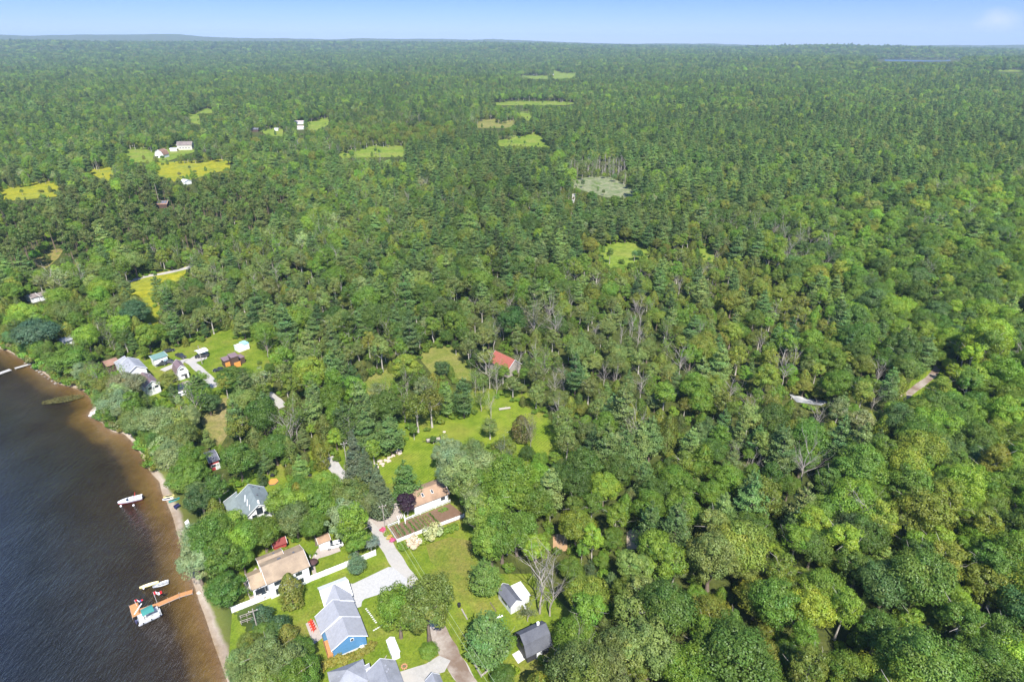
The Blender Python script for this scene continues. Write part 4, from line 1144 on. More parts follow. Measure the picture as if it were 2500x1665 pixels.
# garden bushes
hero('shrub', 1056, 1295, 4.2, 2.9, 'silver', 'large cream-green variegated bush against the white garden fence', 'bush', tint=(.36, .38, .19), var=1)
hero('shrub', 1008, 1322, 3.2, 2.2, 'silver', 'bush covered in pinkish white blossom at the garden fence corner', 'bush', tint=(.58, .48, .40), var=2)
hero('shrub', 981, 1331, 1.8, 1.7, 'mid', 'low green bush just left of the pinkish white blossom bush', 'bush', var=0)
hero('shrub', 1030, 1318, 1.8, 1.5, 'lime', 'low lime bush between the two pale bushes of the garden fence', 'bush', var=1)
for i, (x, y) in enumerate([(1086, 1296), (1099, 1290), (1111, 1283)]):
    hero('shrub', x, y, 2, 1.4, 'lime', ['left', 'middle', 'right'][i] + ' bright green low bush right of the cream bush along the garden fence', 'bush', var=i, group='low bushes along the garden fence', tint=(.15, .23, .03))
for i, (x, y) in enumerate([(935, 1292), (942, 1302), (951, 1310), (958, 1318)]):
    hero('shrub', x, y, 1.1, .9, 'lime', ['farthest', 'second farthest', 'second nearest', 'nearest'][i] + ' small flowering plant on the road side of the garden fence', 'plant', var=i, group='flowers along the roadside of the garden fence', tint=[(.5, .1, .2), (.2, .26, .04), (.45, .35, .1), (.5, .12, .25)][i])
for i, (x, y) in enumerate([(846, 1607), (857, 1603), (868, 1598), (879, 1592), (889, 1586), (900, 1580), (908, 1574)]):
    hero('shrub', x, y, 1.5, 1.15, 'olive', ['leftmost', 'second from left', 'third from left', 'middle', 'third from right', 'second from right', 'rightmost'][i] + ' yellow-olive shrub of the row behind the blue gable wall', 'bush', var=i, group='shrubs behind the blue gable', tint=(.20, .19, .035))
for i, (x, y) in enumerate([(790, 1624), (800, 1619), (811, 1615), (822, 1610), (833, 1605), (841, 1609)]):
    hero('shrub', x, y, 1.7, 1.25, 'gold', ['leftmost', 'second from left', 'third from left', 'third from right', 'second from right', 'rightmost'][i] + ' golden shrub of the hedge above the grey-shingled house', 'bush', var=i, group='golden hedge shrubs', tint=(.24, .22, .04))
for i, (x, y, r) in enumerate([(617, 1445, 1.0), (666, 1350, 1.6), (603, 1408, 1.0), (680, 1338, 1.6), (692, 1343, 1.4)]):
    hero('shrub', x, y, 1.8, r, 'lime', ['lime bush on the terrace at the house corner', 'lime bush at the back eave of the tan-roofed house', 'small bush at the lake end of the terrace', 'bush in front of the red-roofed shed, left one', 'bush in front of the red-roofed shed, right one'][i], 'bush', var=i)
for i, (x, y, H) in enumerate([(640, 1500, 6), (682, 1525, 6), (700, 1545, 5), (668, 1540, 6), (640, 1545, 5)]):
    hero('cedar' if i < 3 else 'broadleaf', x, y, H, 2.0, 'olive', ['slim dark conifer on the lawn edge by the wooden rack', 'dark conifer on the lawn above the shore thicket', 'golden-olive cedar at the top of the shore thicket', 'mid green young tree in the shore thicket top', 'bright young tree at the lakeward top of the shore thicket'][i],
         var=i, tint=[(.06, .11, .05), (.05, .1, .04), (.16, .17, .03), (.08, .14, .03), (.13, .2, .03)][i])

BIG = [(690, 1232, 12, 5.2, 'lime', 1), (738, 1204, 11, 4.8, 'mid', 2), (783, 1238, 14, 5.6, 'mid', 3), (722, 1272, 12, 5.2, 'greyg', 4), (832, 1212, 12, 4.6, 'lime', 5), (848, 1272, 14, 6.0, 'silver', 0), (795, 1186, 10, 4.2, 'lime', 2),
       (655, 1296, 9, 3.8, 'olive', 1), (868, 1315, 10, 4.2, 'mid', 3), (765, 1288, 11, 3.8, 'mid', 5),
       (478, 1372, 12, 5.0, 'silver', 1), (522, 1318, 15, 6.4, 'mid', 2), (566, 1290, 12, 5.0, 'lime', 3), (604, 1318, 12, 4.8, 'mid', 4), (487, 1322, 12, 4.8, 'silver', 5), (545, 1368, 13, 5.4, 'mid', 0), (590, 1364, 9, 3.4, 'mid', 2),
       (588, 1622, 9, 4.2, 'greyg', 1), (648, 1600, 10, 4.6, 'greyg', 7), (706, 1622, 12, 5.2, 'greyg', 3), (735, 1594, 9, 3.8, 'mid', 4), (668, 1652, 9, 4.4, 'mid', 5), (612, 1578, 8, 3.6, 'olive', 0), (745, 1650, 10, 4.2, 'mid', 2), (600, 1672, 9, 4.2, 'greyg', 3)]
BL = ['lime maple right of the grey-green roof', 'mid green maple above the red-roofed shed, farther from the camera', 'large broadleaf tree in the middle of the grove between the two big white houses', 'grey-green maple directly above the tan roof ridge', 'lime tree at the far edge of the grove by the white road strip',
      'largest silvery tree of the grove, beside the gravel road', 'lime tree behind the grove below the white road strip', 'olive tree left of the red-roofed shed', 'mid green tree hanging over the white car', 'mid green tree between the red-roofed shed and the small tan-roofed garage',
      'silvery tree leaning over the water left of the tan-roofed house', 'largest mid green tree on the shore above the orange dock', 'lime tree right below the grey-green roof', 'mid green tree at the back of the tan-roofed house', 'silvery tree beside the long concrete slab on the beach',
      'dense green tree between the tan-roofed house and the orange dock', 'small green tree touching the lakeward corner of the tan roof', 'grey-green tree nearest the beach in the bottom thicket', 'slim grey-green tree in the middle of the bottom thicket', 'broad grey-green tree at the road side of the bottom thicket',
      'mid green tree at the top right of the bottom thicket', 'mid green tree at the bottom edge inside the thicket', 'olive tree at the top left of the bottom thicket', 'mid green tree left of the grey-shingled house', 'grey-green tree at the bottom edge beside the beach']
for (x, y, H, r, wd_, vr), lb in zip(BIG, BL): hero('broadleaf', x, y, H, r * (.76 if y > 1570 else .9), wd_, lb, var=vr, tint=tuple(q * 1.14 * (.82 + .4 * ((x * 13 + y * 7) % 10) / 10) for q in _T0[wd_]))

for (kd_, x, y, H, r, wd_, vr, lb) in [
  ('broadleaf', 1112, 1150, 15, 5.8, 'silver', 1, 'huge silvery maple leaning over the right end of the white bungalow'), ('broadleaf', 1092, 1108, 13, 4.6, 'silver', 3, 'silvery maple at the meadow side of the huge silvery maple'),
  ('broadleaf', 1158, 1118, 13, 4.6, 'greyg', 2, 'grey-green tree between the huge silvery maple and the meadow'), ('broadleaf', 1158, 1196, 14, 5.4, 'mid', 4, 'mid green tree right of the huge silvery maple'),
  ('broadleaf', 1192, 1262, 15, 5.4, 'lime', 5, 'bright tree right of the vegetable garden, farther one of two'), ('broadleaf', 1200, 1325, 14, 5.0, 'lime', 0, 'bright tree right of the vegetable garden, nearer one of two'),
  ('broadleaf', 1250, 1210, 14, 5.2, 'lime', 2, 'bright lime tree well right of the huge silvery maple'), ('broadleaf', 1262, 1300, 14, 5.0, 'mid', 3, 'mid green tree behind the two largest bare grey trees'),
  ('broadleaf', 170, 884, 13, 7.6, 'mid', 1, 'broad mid green tree hanging over the boulders right of the grey jetty'), ('broadleaf', 226, 920, 10, 4.6, 'greyg', 4, 'grey-green tree in front of the reddish brown cottage roof'),
  ('broadleaf', 288, 985, 12, 6.0, 'silver', 2, 'silvery tree right of the stone breakwater'), ('broadleaf', 338, 1030, 12, 5.4, 'greyg', 5, 'grey-green shore tree below the largest silvery tree'),
  ('broadleaf', 455, 1165, 11, 5.2, 'mid', 3, 'mid green round tree left below the red cabin'), ('broadleaf', 490, 1215, 10, 4.4, 'greyg', 1, 'grey-green tree left of the grey-green roof')]:
    hero(kd_, x, y, H, r, wd_, lb, var=vr, tint=tuple(q * 1.14 for q in _T0[wd_]))

# ragged brush along the edges of the far clearings
for P in OPEN:
    if max(q[1] for q in P) > 700 or min(q[1] for q in P) < 240: continue
    for (ax, ay), (bx, by) in zip(P, P[1:] + P[:1]):
        n_ = int(math.hypot(bx - ax, by - ay) / 9)
        for i in range(n_):
            if rng.random() < .68: continue
            t_ = (i + rng.random()) / n_; x0, y0 = ax + (bx - ax) * t_ + rng.normal(0, 3), ay + (by - ay) * t_ + rng.normal(0, 2.2)
            p = WT(x0, y0 + 2); kd_ = ['cedar', 'broadleaf', 'thin', 'shrub'][int(rng.integers(0, 4))]; vr = int(rng.integers(0, len(SPECIES[kd_]))); sc_ = rng.uniform(.25, .6) * (2.4 if kd_ == 'shrub' else 1)
            wd_ = ['mid', 'olive', 'dark', 'greyg'][int(rng.integers(0, 4))]; tt = [q * 1.6 * rng.uniform(.75, 1.2) for q in _T0[wd_]]
            a_, b_, c_ = proj(p.x, p.y, p.z + 3)
            POS.append((p.x, p.y, p.z, KINDS.index(kd_), vr, sc_, sc_ * rng.uniform(.85, 1.25), rng.uniform(0, 6.28), *tt, len(ALLZ) - 2, list(T_.keys()).index(wd_), FPX * SPECIES[kd_][vr]['R'] * sc_ / c_, a_, b_))

# trees leaning out over the water all along the upper shore
SL = [tuple(W(a, b, 0)[:2]) for a, b in SHORE_PX if a <= 375 and a > -60]
acc = 0; nn_ = 0
SWORD = ['silver', 'greyg', 'olive', 'mid', 'dark', 'olive', 'lime', 'greyg']
for (ax, ay), (bx, by) in zip(SL, SL[1:]):
    ln = math.hypot(bx - ax, by - ay); k_ = 0
    while acc < ln:
        t_ = acc / ln; x0, y0 = ax + (bx - ax) * t_, ay + (by - ay) * t_
        nx_, ny_ = (by - ay) / ln, -(bx - ax) / ln
        acc += rng.uniform(3.6, 5.4)
        off = rng.uniform(2.2, 4.4); x1, y1 = x0 + nx_ * off, y0 + ny_ * off
        if float(shore_sd(np.array([x1]), np.array([y1]))[0]) < 0.8: x1, y1 = x0 - nx_ * off, y0 - ny_ * off
        if float(shore_sd(np.array([x1]), np.array([y1]))[0]) < 0.8: continue
        a_, b_, _c = proj(x1, y1, 3.0)
        if math.hypot(a_ - 234, b_ - 992) < 16 or math.hypot(a_ - 76, b_ - 886) < 10: continue
        nn_ += 1; wd_ = SWORD[int(rng.integers(0, 8))]; kd_ = 'cedar' if wd_ == 'olive' and rng.random() < .6 else 'broadleaf'; vr = int(rng.integers(0, 6)); v_ = SPECIES[kd_][vr % len(SPECIES[kd_])]
        H_ = rng.uniform(6, 11); r_ = rng.uniform(2.6, 4.2) * (.7 if kd_ == 'cedar' else 1)
        SHORET = HERO.append(dict(kind=kd_, v=v_, loc=(x1, y1, float(ground(np.array([x1]), np.array([y1]))[0])), s=(r_ / v_['R'], r_ / v_['R'], H_ / v_['H']), rz=rng.uniform(0, 6.28),
              tint=tuple(q * 1.45 * rng.uniform(.8, 1.15) for q in _T0[wd_]), label='shoretree', cat='tree', group='trees leaning over the water', name=None, px=a_, w=WORD[wd_]))
    acc -= ln
for (ax, ay), (bx, by) in zip(SL, SL[1:]):          # low bushes hanging over the waterline
    ln = math.hypot(bx - ax, by - ay)
    for q_ in np.arange(0, ln, 1.7):
        nx_, ny_ = (by - ay) / ln, -(bx - ax) / ln; off = rng.uniform(.9, 2.6)
        for sg in (1, -1):
            x1, y1 = ax + (bx - ax) * q_ / ln + nx_ * off * sg, ay + (by - ay) * q_ / ln + ny_ * off * sg
            if float(shore_sd(np.array([x1]), np.array([y1]))[0]) > 0.5: break
        else: continue
        a_, b_, c_ = proj(x1, y1, 1.5)
        if math.hypot(a_ - 234, b_ - 995) < 17 or math.hypot(a_ - 74, b_ - 888) < 9: continue
        wd_ = ['lime', 'mid', 'olive', 'greyg', 'gold', 'mid'][int(rng.integers(0, 6))]; sc_ = rng.uniform(.8, 1.5); tt = [q * 1.6 * rng.uniform(.75, 1.2) for q in _T0[wd_]]
        POS.append((x1, y1, float(ground(np.array([x1]), np.array([y1]))[0]), KINDS.index('shrub'), int(rng.integers(0, 3)), sc_, sc_ * rng.uniform(.8, 1.3), rng.uniform(0, 6.28), *tt, len(ALLZ) - 2, list(T_.keys()).index(wd_), FPX * 1.8 * sc_ / c_, a_, b_))
sh = sorted([h for h in HERO if h['label'] == 'shoretree'], key=lambda h: h['px'])
CARD = ['first', 'second', 'third', 'fourth', 'fifth', 'sixth', 'seventh', 'eighth', 'ninth', 'tenth', 'eleventh', 'twelfth', 'thirteenth', 'fourteenth', 'fifteenth', 'sixteenth', 'seventeenth', 'eighteenth', 'nineteenth', 'twentieth']
SREF = [(76, 'the grey jetty'), (234, 'the stone breakwater'), (370, 'the upper end of the sand')]
for j, h in enumerate(sh):
    ref = min(SREF, key=lambda q: abs(q[0] - h['px'])); sd__ = 'left' if h['px'] < ref[0] else 'right'
    same = sorted([g_ for g_ in sh if min(SREF, key=lambda q: abs(q[0] - g_['px'])) is ref and (g_['px'] < ref[0]) == (h['px'] < ref[0])], key=lambda g_: abs(g_['px'] - ref[0]))
    h['label'] = '%s waterside tree, %s one %s of %s' % (h['w'], CARD[min(19, [g_ is h for g_ in same].index(True))], sd__, ref[1])

fill(60, 520, 7.6)
fill(520, 1200, 8.6, 1.02)
fill(40, 520, 4.6, .52, True, dict(broadleaf=4, thin=2, cedar=2, pine=1), 1)
fill(520, 900, 6.5, .6, True, dict(broadleaf=4, thin=2, cedar=2, pine=1), 1)
fill(40, 420, 3.0, .9, True, dict(shrub=1), 1)
fill(1200, 2600, 12.5, 1.25)
fill(2600, 5200, 24, 2.0, hscale=.72)
fill(5200, 9500, 46, 3.4, hscale=.5)
POS = np.array(POS)
print('trees', len(POS))

# the trees that show largest become things of their own, the rest one mass per kind
FAM = {'broadleaf': 'broadleaf_tree', 'thin': 'broadleaf_tree', 'pine': 'pine_tree', 'spruce': 'spruce_tree', 'cedar': 'cedar_tree', 'redpine': 'red_pine_tree', 'bare': 'bare_tree', 'halfbare': 'bare_tree', 'snag': 'bare_tree', 'shrub': 'wild_shrub'}
PHR = {'broadleaf': '{} round-crowned broadleaf tree', 'thin': '{} thin-crowned broadleaf tree', 'pine': '{} layered pine', 'cedar': '{} cedar', 'redpine': '{} tall-stemmed plantation pine', 'bare': 'leafless grey branching tree', 'halfbare': 'dying grey tree with few leaves', 'snag': 'pale bare upright snag', 'shrub': '{} undergrowth shrub', 'spruce': '{} spruce'}
words = list(T_.keys())

def place_tree(fam, v, loc, s, rz, tint, label, cat, group=None):
    o = empty(fam, loc, rz, label, cat, group)
    o.scale = s
    if v['crown'] is not None:
        c = bpy.data.objects.new('crown', v['crown']); C.objects.link(c); c.parent = o
        c['tint'] = [float(q) for q in tint]
    if v['branches'] is not None:
        c = bpy.data.objects.new('branches', v['branches']); C.objects.link(c); c.parent = o
    if v['trunk'] is not None and fam not in ('bush', 'flowering_plant', 'wild_shrub'):
        c = bpy.data.objects.new('trunk', v['trunk']); C.objects.link(c); c.parent = o
    return o
famcount = {}
for h in HERO:
    fam = FAM[h['kind']]
    if h['cat'] == 'bush': fam = 'bush'
    if h['cat'] == 'plant': fam = 'flowering_plant'
    famcount[fam] = famcount.get(fam, 0) + 1
    place_tree(fam, h['v'], h['loc'], h['s'], h['rz'], h['tint'], h['label'], h['cat'], h['group'])

inframe = (POS[:, 14] > 0) & (POS[:, 14] < 2500) & (POS[:, 15] < 1665) & (POS[:, 15] > 0)
single = np.zeros(len(POS), bool)
famidx = np.array([['broadleaf', 'pine', 'spruce', 'cedar', 'redpine', 'bare', 'shrub'].index({'thin': 'broadleaf', 'halfbare': 'bare', 'snag': 'bare'}.get(KINDS[int(k)], KINDS[int(k)])) for k in POS[:, 3]])
for fi, fn in enumerate(['broadleaf_tree', 'pine_tree', 'spruce_tree', 'cedar_tree', 'red_pine_tree', 'bare_tree', 'wild_shrub']):
    m = np.where((famidx == fi) & inframe)[0]
    o = m[np.argsort(-POS[m, 13])][:max(0, 300 - famcount.get(fn, 0))]
    single[o] = True
WC = lambda q: len(q.replace('-', ' ').split())
MARKS = [(550, 1440, 'round tree at the long fence'), (700, 1240, 'tan-roof grove'), (600, 1220, 'grey-green roof'), (520, 1125, 'red cabin'), (890, 1150, 'tall spruce row'), (1040, 1210, 'white bungalow'), (1120, 1090, 'mown meadow'),
         (1250, 1450, 'white-roofed lean-to'), (1300, 1560, 'black gambrel barn'), (1235, 880, 'red-roofed barn'), (1090, 880, 'hay clearing'), (570, 880, 'orange-doored shed'), (330, 900, 'two-storey white house'), (90, 725, 'twin white cabins'), (40, 900, 'grey jetty'),
         (390, 660, 'pale side road'), (110, 625, 'orange dirt edge'), (395, 500, 'solar-panel roof'), (480, 410, 'goldenrod field'), (60, 465, 'left goldenrod field'), (1525, 615, 'round grassy clearing'), (1730, 620, 'tiny grass gap'), (1460, 450, 'reed marsh'), (1270, 345, 'sloping far meadow'),
         (1960, 975, 'rocky creek'), (2240, 945, 'creek track'), (2370, 870, 'yellow maples'), (2105, 1275, 'largest bare grey tree'), (1550, 1310, 'pale woodland gap'), (1370, 1320, 'orange woodland gap'), (525, 1020, 'sandy path'), (920, 930, 'small hay strip'), (670, 975, 'gravel lane bend'),
         (1700, 1665, 'middle of the bottom edge'), (2500, 1665, 'bottom right corner'), (2500, 1250, 'right edge, lower half'), (2500, 600, 'right edge, upper half'), (2100, 1665, 'lower right bottom edge'), (2100, 700, 'maple slope'), (850, 700, 'thin grey wood'), (1000, 600, 'central pine wood'), (250, 560, 'pine plantation'),
         (2100, 400, 'right-hand far wood'), (1750, 1500, 'lower grey-green wood'), (1750, 1250, 'tall pines right of centre'), (1600, 850, 'cedar wood')]
def where(px, py):
    q = min(MARKS, key=lambda m_: math.hypot(m_[0] - px, (m_[1] - py) * 1.3))
    dx, dy = px - q[0], (py - q[1]) * 1.3; dd = math.hypot(dx, dy)
    if dd < 28: return 'right at the ' + q[2]
    k_ = int(((math.degrees(math.atan2(-dy, dx)) + 22.5) % 360) // 45)
    dr = ['right of', 'upper right of', 'above', 'upper left of', 'left of', 'lower left of', 'below', 'lower right of'][k_]
    return ('just ' if dd < 75 else 'a little ' if dd < 130 else 'well ' if dd > 230 else '') + dr + ' the ' + q[2]
LAB = {}
for i_ in np.where(single)[0]:
    r = POS[i_]; kn = KINDS[int(r[3])]
    word = WORD[words[int(r[12])]]
    if kn in ('bare', 'halfbare', 'snag'): word = 'grey'
    hh = r[6] * SPECIES[kn][int(r[4])]['H']
    sz = 'tall ' if hh > 16.5 else 'small ' if hh < 9 else ''
    shp = {'broadleaf': 'round broadleaf tree', 'thin': 'thin-crowned tree', 'pine': 'layered pine', 'cedar': 'cedar', 'redpine': 'plantation pine', 'bare': 'leafless tree', 'halfbare': 'dying tree', 'snag': 'bare snag', 'shrub': 'shrub', 'spruce': 'spruce'}[kn]
    LAB.setdefault((sz + word + ' ' + shp, where(r[14], r[15])), []).append(i_)
TLAB = {}
for (a_, b_), ids in LAB.items():
    n_ = len(ids)
    if n_ == 1: TLAB[ids[0]] = (a_ + ' ' + (b_ if WC(a_ + ' ' + b_) <= 16 else b_.replace('just ', '').replace('a little ', '').replace('well ', '').replace('the ', '')), None); continue
    ids.sort(key=lambda i: POS[i, 14])
    if n_ == 2: ws_ = ['left of two', 'right of two']
    elif n_ == 3: ws_ = ['leftmost of three', 'middle of three', 'rightmost of three']
    else:
        od = ['leftmost'] + [q + ' from left' for q in ('second', 'third', 'fourth', 'fifth', 'sixth', 'seventh', 'eighth', 'ninth', 'tenth', 'eleventh', 'twelfth')]
        ws_ = []
        for j in range(n_):
            back = n_ - 1 - j
            ws_.append(od[j] if j <= back and j < 12 else od[back].replace('left', 'right') if back < 12 else 'near the middle of its row')
    for i, w_ in zip(ids, ws_):
        t_ = w_ + ': ' + a_ + ' ' + b_
        for cut in ('just ', 'a little ', 'well ', 'one ', ' with orange doors', ' of its middle', ' beside the tan roof', 'the ', 'tall ', 'small ', 'the '):
            if WC(t_) > 16: t_ = t_.replace(cut, '', 1)
        if WC(t_) > 16: t_ = t_.replace('round broadleaf tree', 'broadleaf').replace('lower half', 'lower').replace('orange woodland', 'orange')
        while WC(t_) > 16: t_ = t_.rsplit(' ', 1)[0]
        TLAB[i] = (t_, a_ + ' ' + b_)
seen_ = {}
for i_, v_ in TLAB.items(): seen_.setdefault(v_[0], []).append(i_)
for lb_, ids in seen_.items():
    if len(ids) < 2: continue
    ids.sort(key=lambda i: POS[i, 15])
    for i_, w_ in zip(ids, ['farther', 'nearer', 'nearest']):
        t_ = w_ + ' ' + lb_
        for cut in ('tall ', 'small ', 'layered ', 'dull '):
            if WC(t_) > 16: t_ = t_.replace(cut, '', 1)
        TLAB[i_] = (t_, TLAB[ids[0]][1])
print('longest label', max(len(v[0].split()) for v in TLAB.values()))
for i_ in np.where(single)[0]:
    r = POS[i_]
    kn = KINDS[int(r[3])]; v = SPECIES[kn][int(r[4])]
    lab, grp = TLAB[i_]
    place_tree(FAM[kn], v, (r[0], r[1], r[2] - .05), (r[5], r[5], r[6]), r[7], r[8:11], lab, 'shrub' if kn == 'shrub' else 'tree', grp)

def mass(name, rows, kinds, label, cat):
    """one mass of trees: points carrying size, turn and leaf colour, each taking one of the tree meshes"""
    protos = bpy.data.collections.new(name + '_kinds')
    order = []
    for kn in kinds:
        for i, v in enumerate(SPECIES[kn]):
            ob = bpy.data.objects.new('%s_kind_%03d' % (name, len(order)), v['whole']); protos.objects.link(ob); order.append((kn, i))
    lut = {(KINDS.index(a), b): i for i, (a, b) in enumerate(order)}
    me = bpy.data.meshes.new(name)
    me.vertices.add(len(rows)); me.vertices.foreach_set('co', (rows[:, :3] - [0, 0, .1]).astype(np.float32).ravel())
    def attr(n, ty, data, key='value'):
        a = me.attributes.new(n, ty, 'POINT'); a.data.foreach_set(key, data.ravel())
    attr('vid', 'INT', np.array([lut[(int(r[3]), int(r[4]))] for r in rows], np.int32))
    attr('scl', 'FLOAT_VECTOR', np.stack([rows[:, 5], rows[:, 5], rows[:, 6]], 1).astype(np.float32), 'vector')
    attr('turn', 'FLOAT_VECTOR', np.stack([rows[:, 7] * 0, rows[:, 7] * 0, rows[:, 7]], 1).astype(np.float32), 'vector')
    attr('tint', 'FLOAT_COLOR', np.hstack([rows[:, 8:11], np.ones((len(rows), 1))]).astype(np.float32), 'color')
    me.update()
    o = bpy.data.objects.new(name, me); C.objects.link(o)
    props(o, label, cat, None, 'stuff')
    ng = bpy.data.node_groups.new(name + '_nodes', 'GeometryNodeTree')
    ng.interface.new_socket('Geometry', in_out='INPUT', socket_type='NodeSocketGeometry')
    ng.interface.new_socket('Geometry', in_out='OUTPUT', socket_type='NodeSocketGeometry')
    N = ng.nodes.new; gi = N('NodeGroupInput'); go = N('NodeGroupOutput'); iop = N('GeometryNodeInstanceOnPoints'); ci = N('GeometryNodeCollectionInfo')
    ci.inputs['Collection'].default_value = protos; ci.inputs['Separate Children'].default_value = True; ci.inputs['Reset Children'].default_value = True
    def na(n, ty):
        q = N('GeometryNodeInputNamedAttribute'); q.data_type = ty; q.inputs['Name'].default_value = n
        return [s for s in q.outputs if s.enabled and s.name == 'Attribute'][0]
    lk = ng.links.new
    lk(gi.outputs[0], iop.inputs['Points']); lk(ci.outputs[0], iop.inputs['Instance'])
    iop.inputs['Pick Instance'].default_value = True
    lk(na('vid', 'INT'), iop.inputs['Instance Index']); lk(na('scl', 'FLOAT_VECTOR'), iop.inputs['Scale'])
    e2 = N('FunctionNodeEulerToRotation'); lk(na('turn', 'FLOAT_VECTOR'), e2.inputs[0]); lk(e2.outputs[0], iop.inputs['Rotation'])
    lk(iop.outputs[0], go.inputs[0])
    md = o.modifiers.new('trees', 'NODES'); md.node_group = ng
    return o
rest = POS[~single]; rf = famidx[~single]
for fi, (nm, ks, lab, cat) in enumerate([('broadleaf_forest', ['broadleaf', 'thin'], 'broadleaf forest stretching from the yards to the horizon', 'forest'),
        ('pine_forest', ['pine'], 'pines scattered through the forest out to the horizon', 'forest'), (None, None, None, None),
        ('cedar_forest', ['cedar'], 'small olive cedars scattered through the forest', 'forest'),
        ('red_pine_stand', ['redpine'], 'plantation of straight tall-stemmed pines at the left', 'forest'),
        ('dead_trees', ['bare', 'halfbare', 'snag'], 'grey dead trees scattered through the farther forest', 'forest'),
        ('undergrowth', ['shrub'], 'low undergrowth shrubs filling gaps in the woods', 'undergrowth')]):
    rr = rest[rf == fi]
    if nm and len(rr): mass(nm, rr, ks, lab, cat)

# ------------------------------------------------------------------ buildings
WHITE = siding('white_siding', (.80, .80, .79))
WHITEP = M('white_paint', (.82, .82, .81), .5, .05, 2)
GLASS = M('dark_window_glass', (.03, .04, .05), .08, .2, 1, 0, .8)
TAN = shingle('tan_shingles', (.38, .29, .20))
TANO = shingle('orange_tan_shingles', (.38, .255, .17))
GREYM = standing_seam('light_grey_roof', (.34, .345, .37), .65)
WHITEM = standing_seam('white_metal_roof', (.84, .85, .86), .45)
GREYS = shingle('mid_grey_shingles', (.30, .31, .34))
DARKS = shingle('dark_grey_shingles', (.15, .155, .18))
BLACKS = shingle('charcoal_shingles', (.13, .135, .155))
SLATE = shingle('grey_green_shingles', (.22, .26, .26))
PLUM = standing_seam('plum_brown_roof', (.22, .15, .155))
BROWNR = shingle('brown_shingles', (.30, .18, .13))
GREENR = standing_seam('green_metal_roof', (.16, .27, .24))
REDR = standing_seam('rusty_red_metal', (.36, .11, .075), .55)
REDP = siding('barn_red_siding', (.42, .05, .055))
BLUEP = siding('blue_siding', (.10, .26, .46))
PALEB = siding('pale_blue_siding', (.42, .56, .62))
DKWOOD = siding('dark_stained_siding', (.10, .06, .05))
BLKWALL = siding('black_siding', (.05, .05, .06))
ORANGE = M('orange_wood', (.66, .28, .07), .6, .15, 3)
CEDARW = M('orange_brown_planks', (.52, .25, .10), .7, .18, 5)
GREYW = M('weathered_wood', (.36, .32, .28), .8, .2, 4)
STEEL = M('galvanised_metal', (.5, .5, .5), .4, .1, 2, .6)
BLACK = M('black_rubber', (.02, .02, .022), .7, .2, 3)
REDPAINT = M('bright_red_paint', (.75, .06, .03), .45, .08, 3)

def frame_of(FL, FR, BR, he):
    a = W(*FL, he + 1); b = W(*FR, he + 1); c = W(*BR, he + 1)
    u = (b - a); wd = u.length; u.normalize()
    v = Vector((-u.y, u.x, 0)); dp = (c - b).dot(v)
    rz = math.atan2(u.y, u.x)
    sh = (c - b).dot(u)
    cen = (a + b) / 2 + v * dp / 2 + u * sh * .5
    return cen.x, cen.y, rz, wd, dp

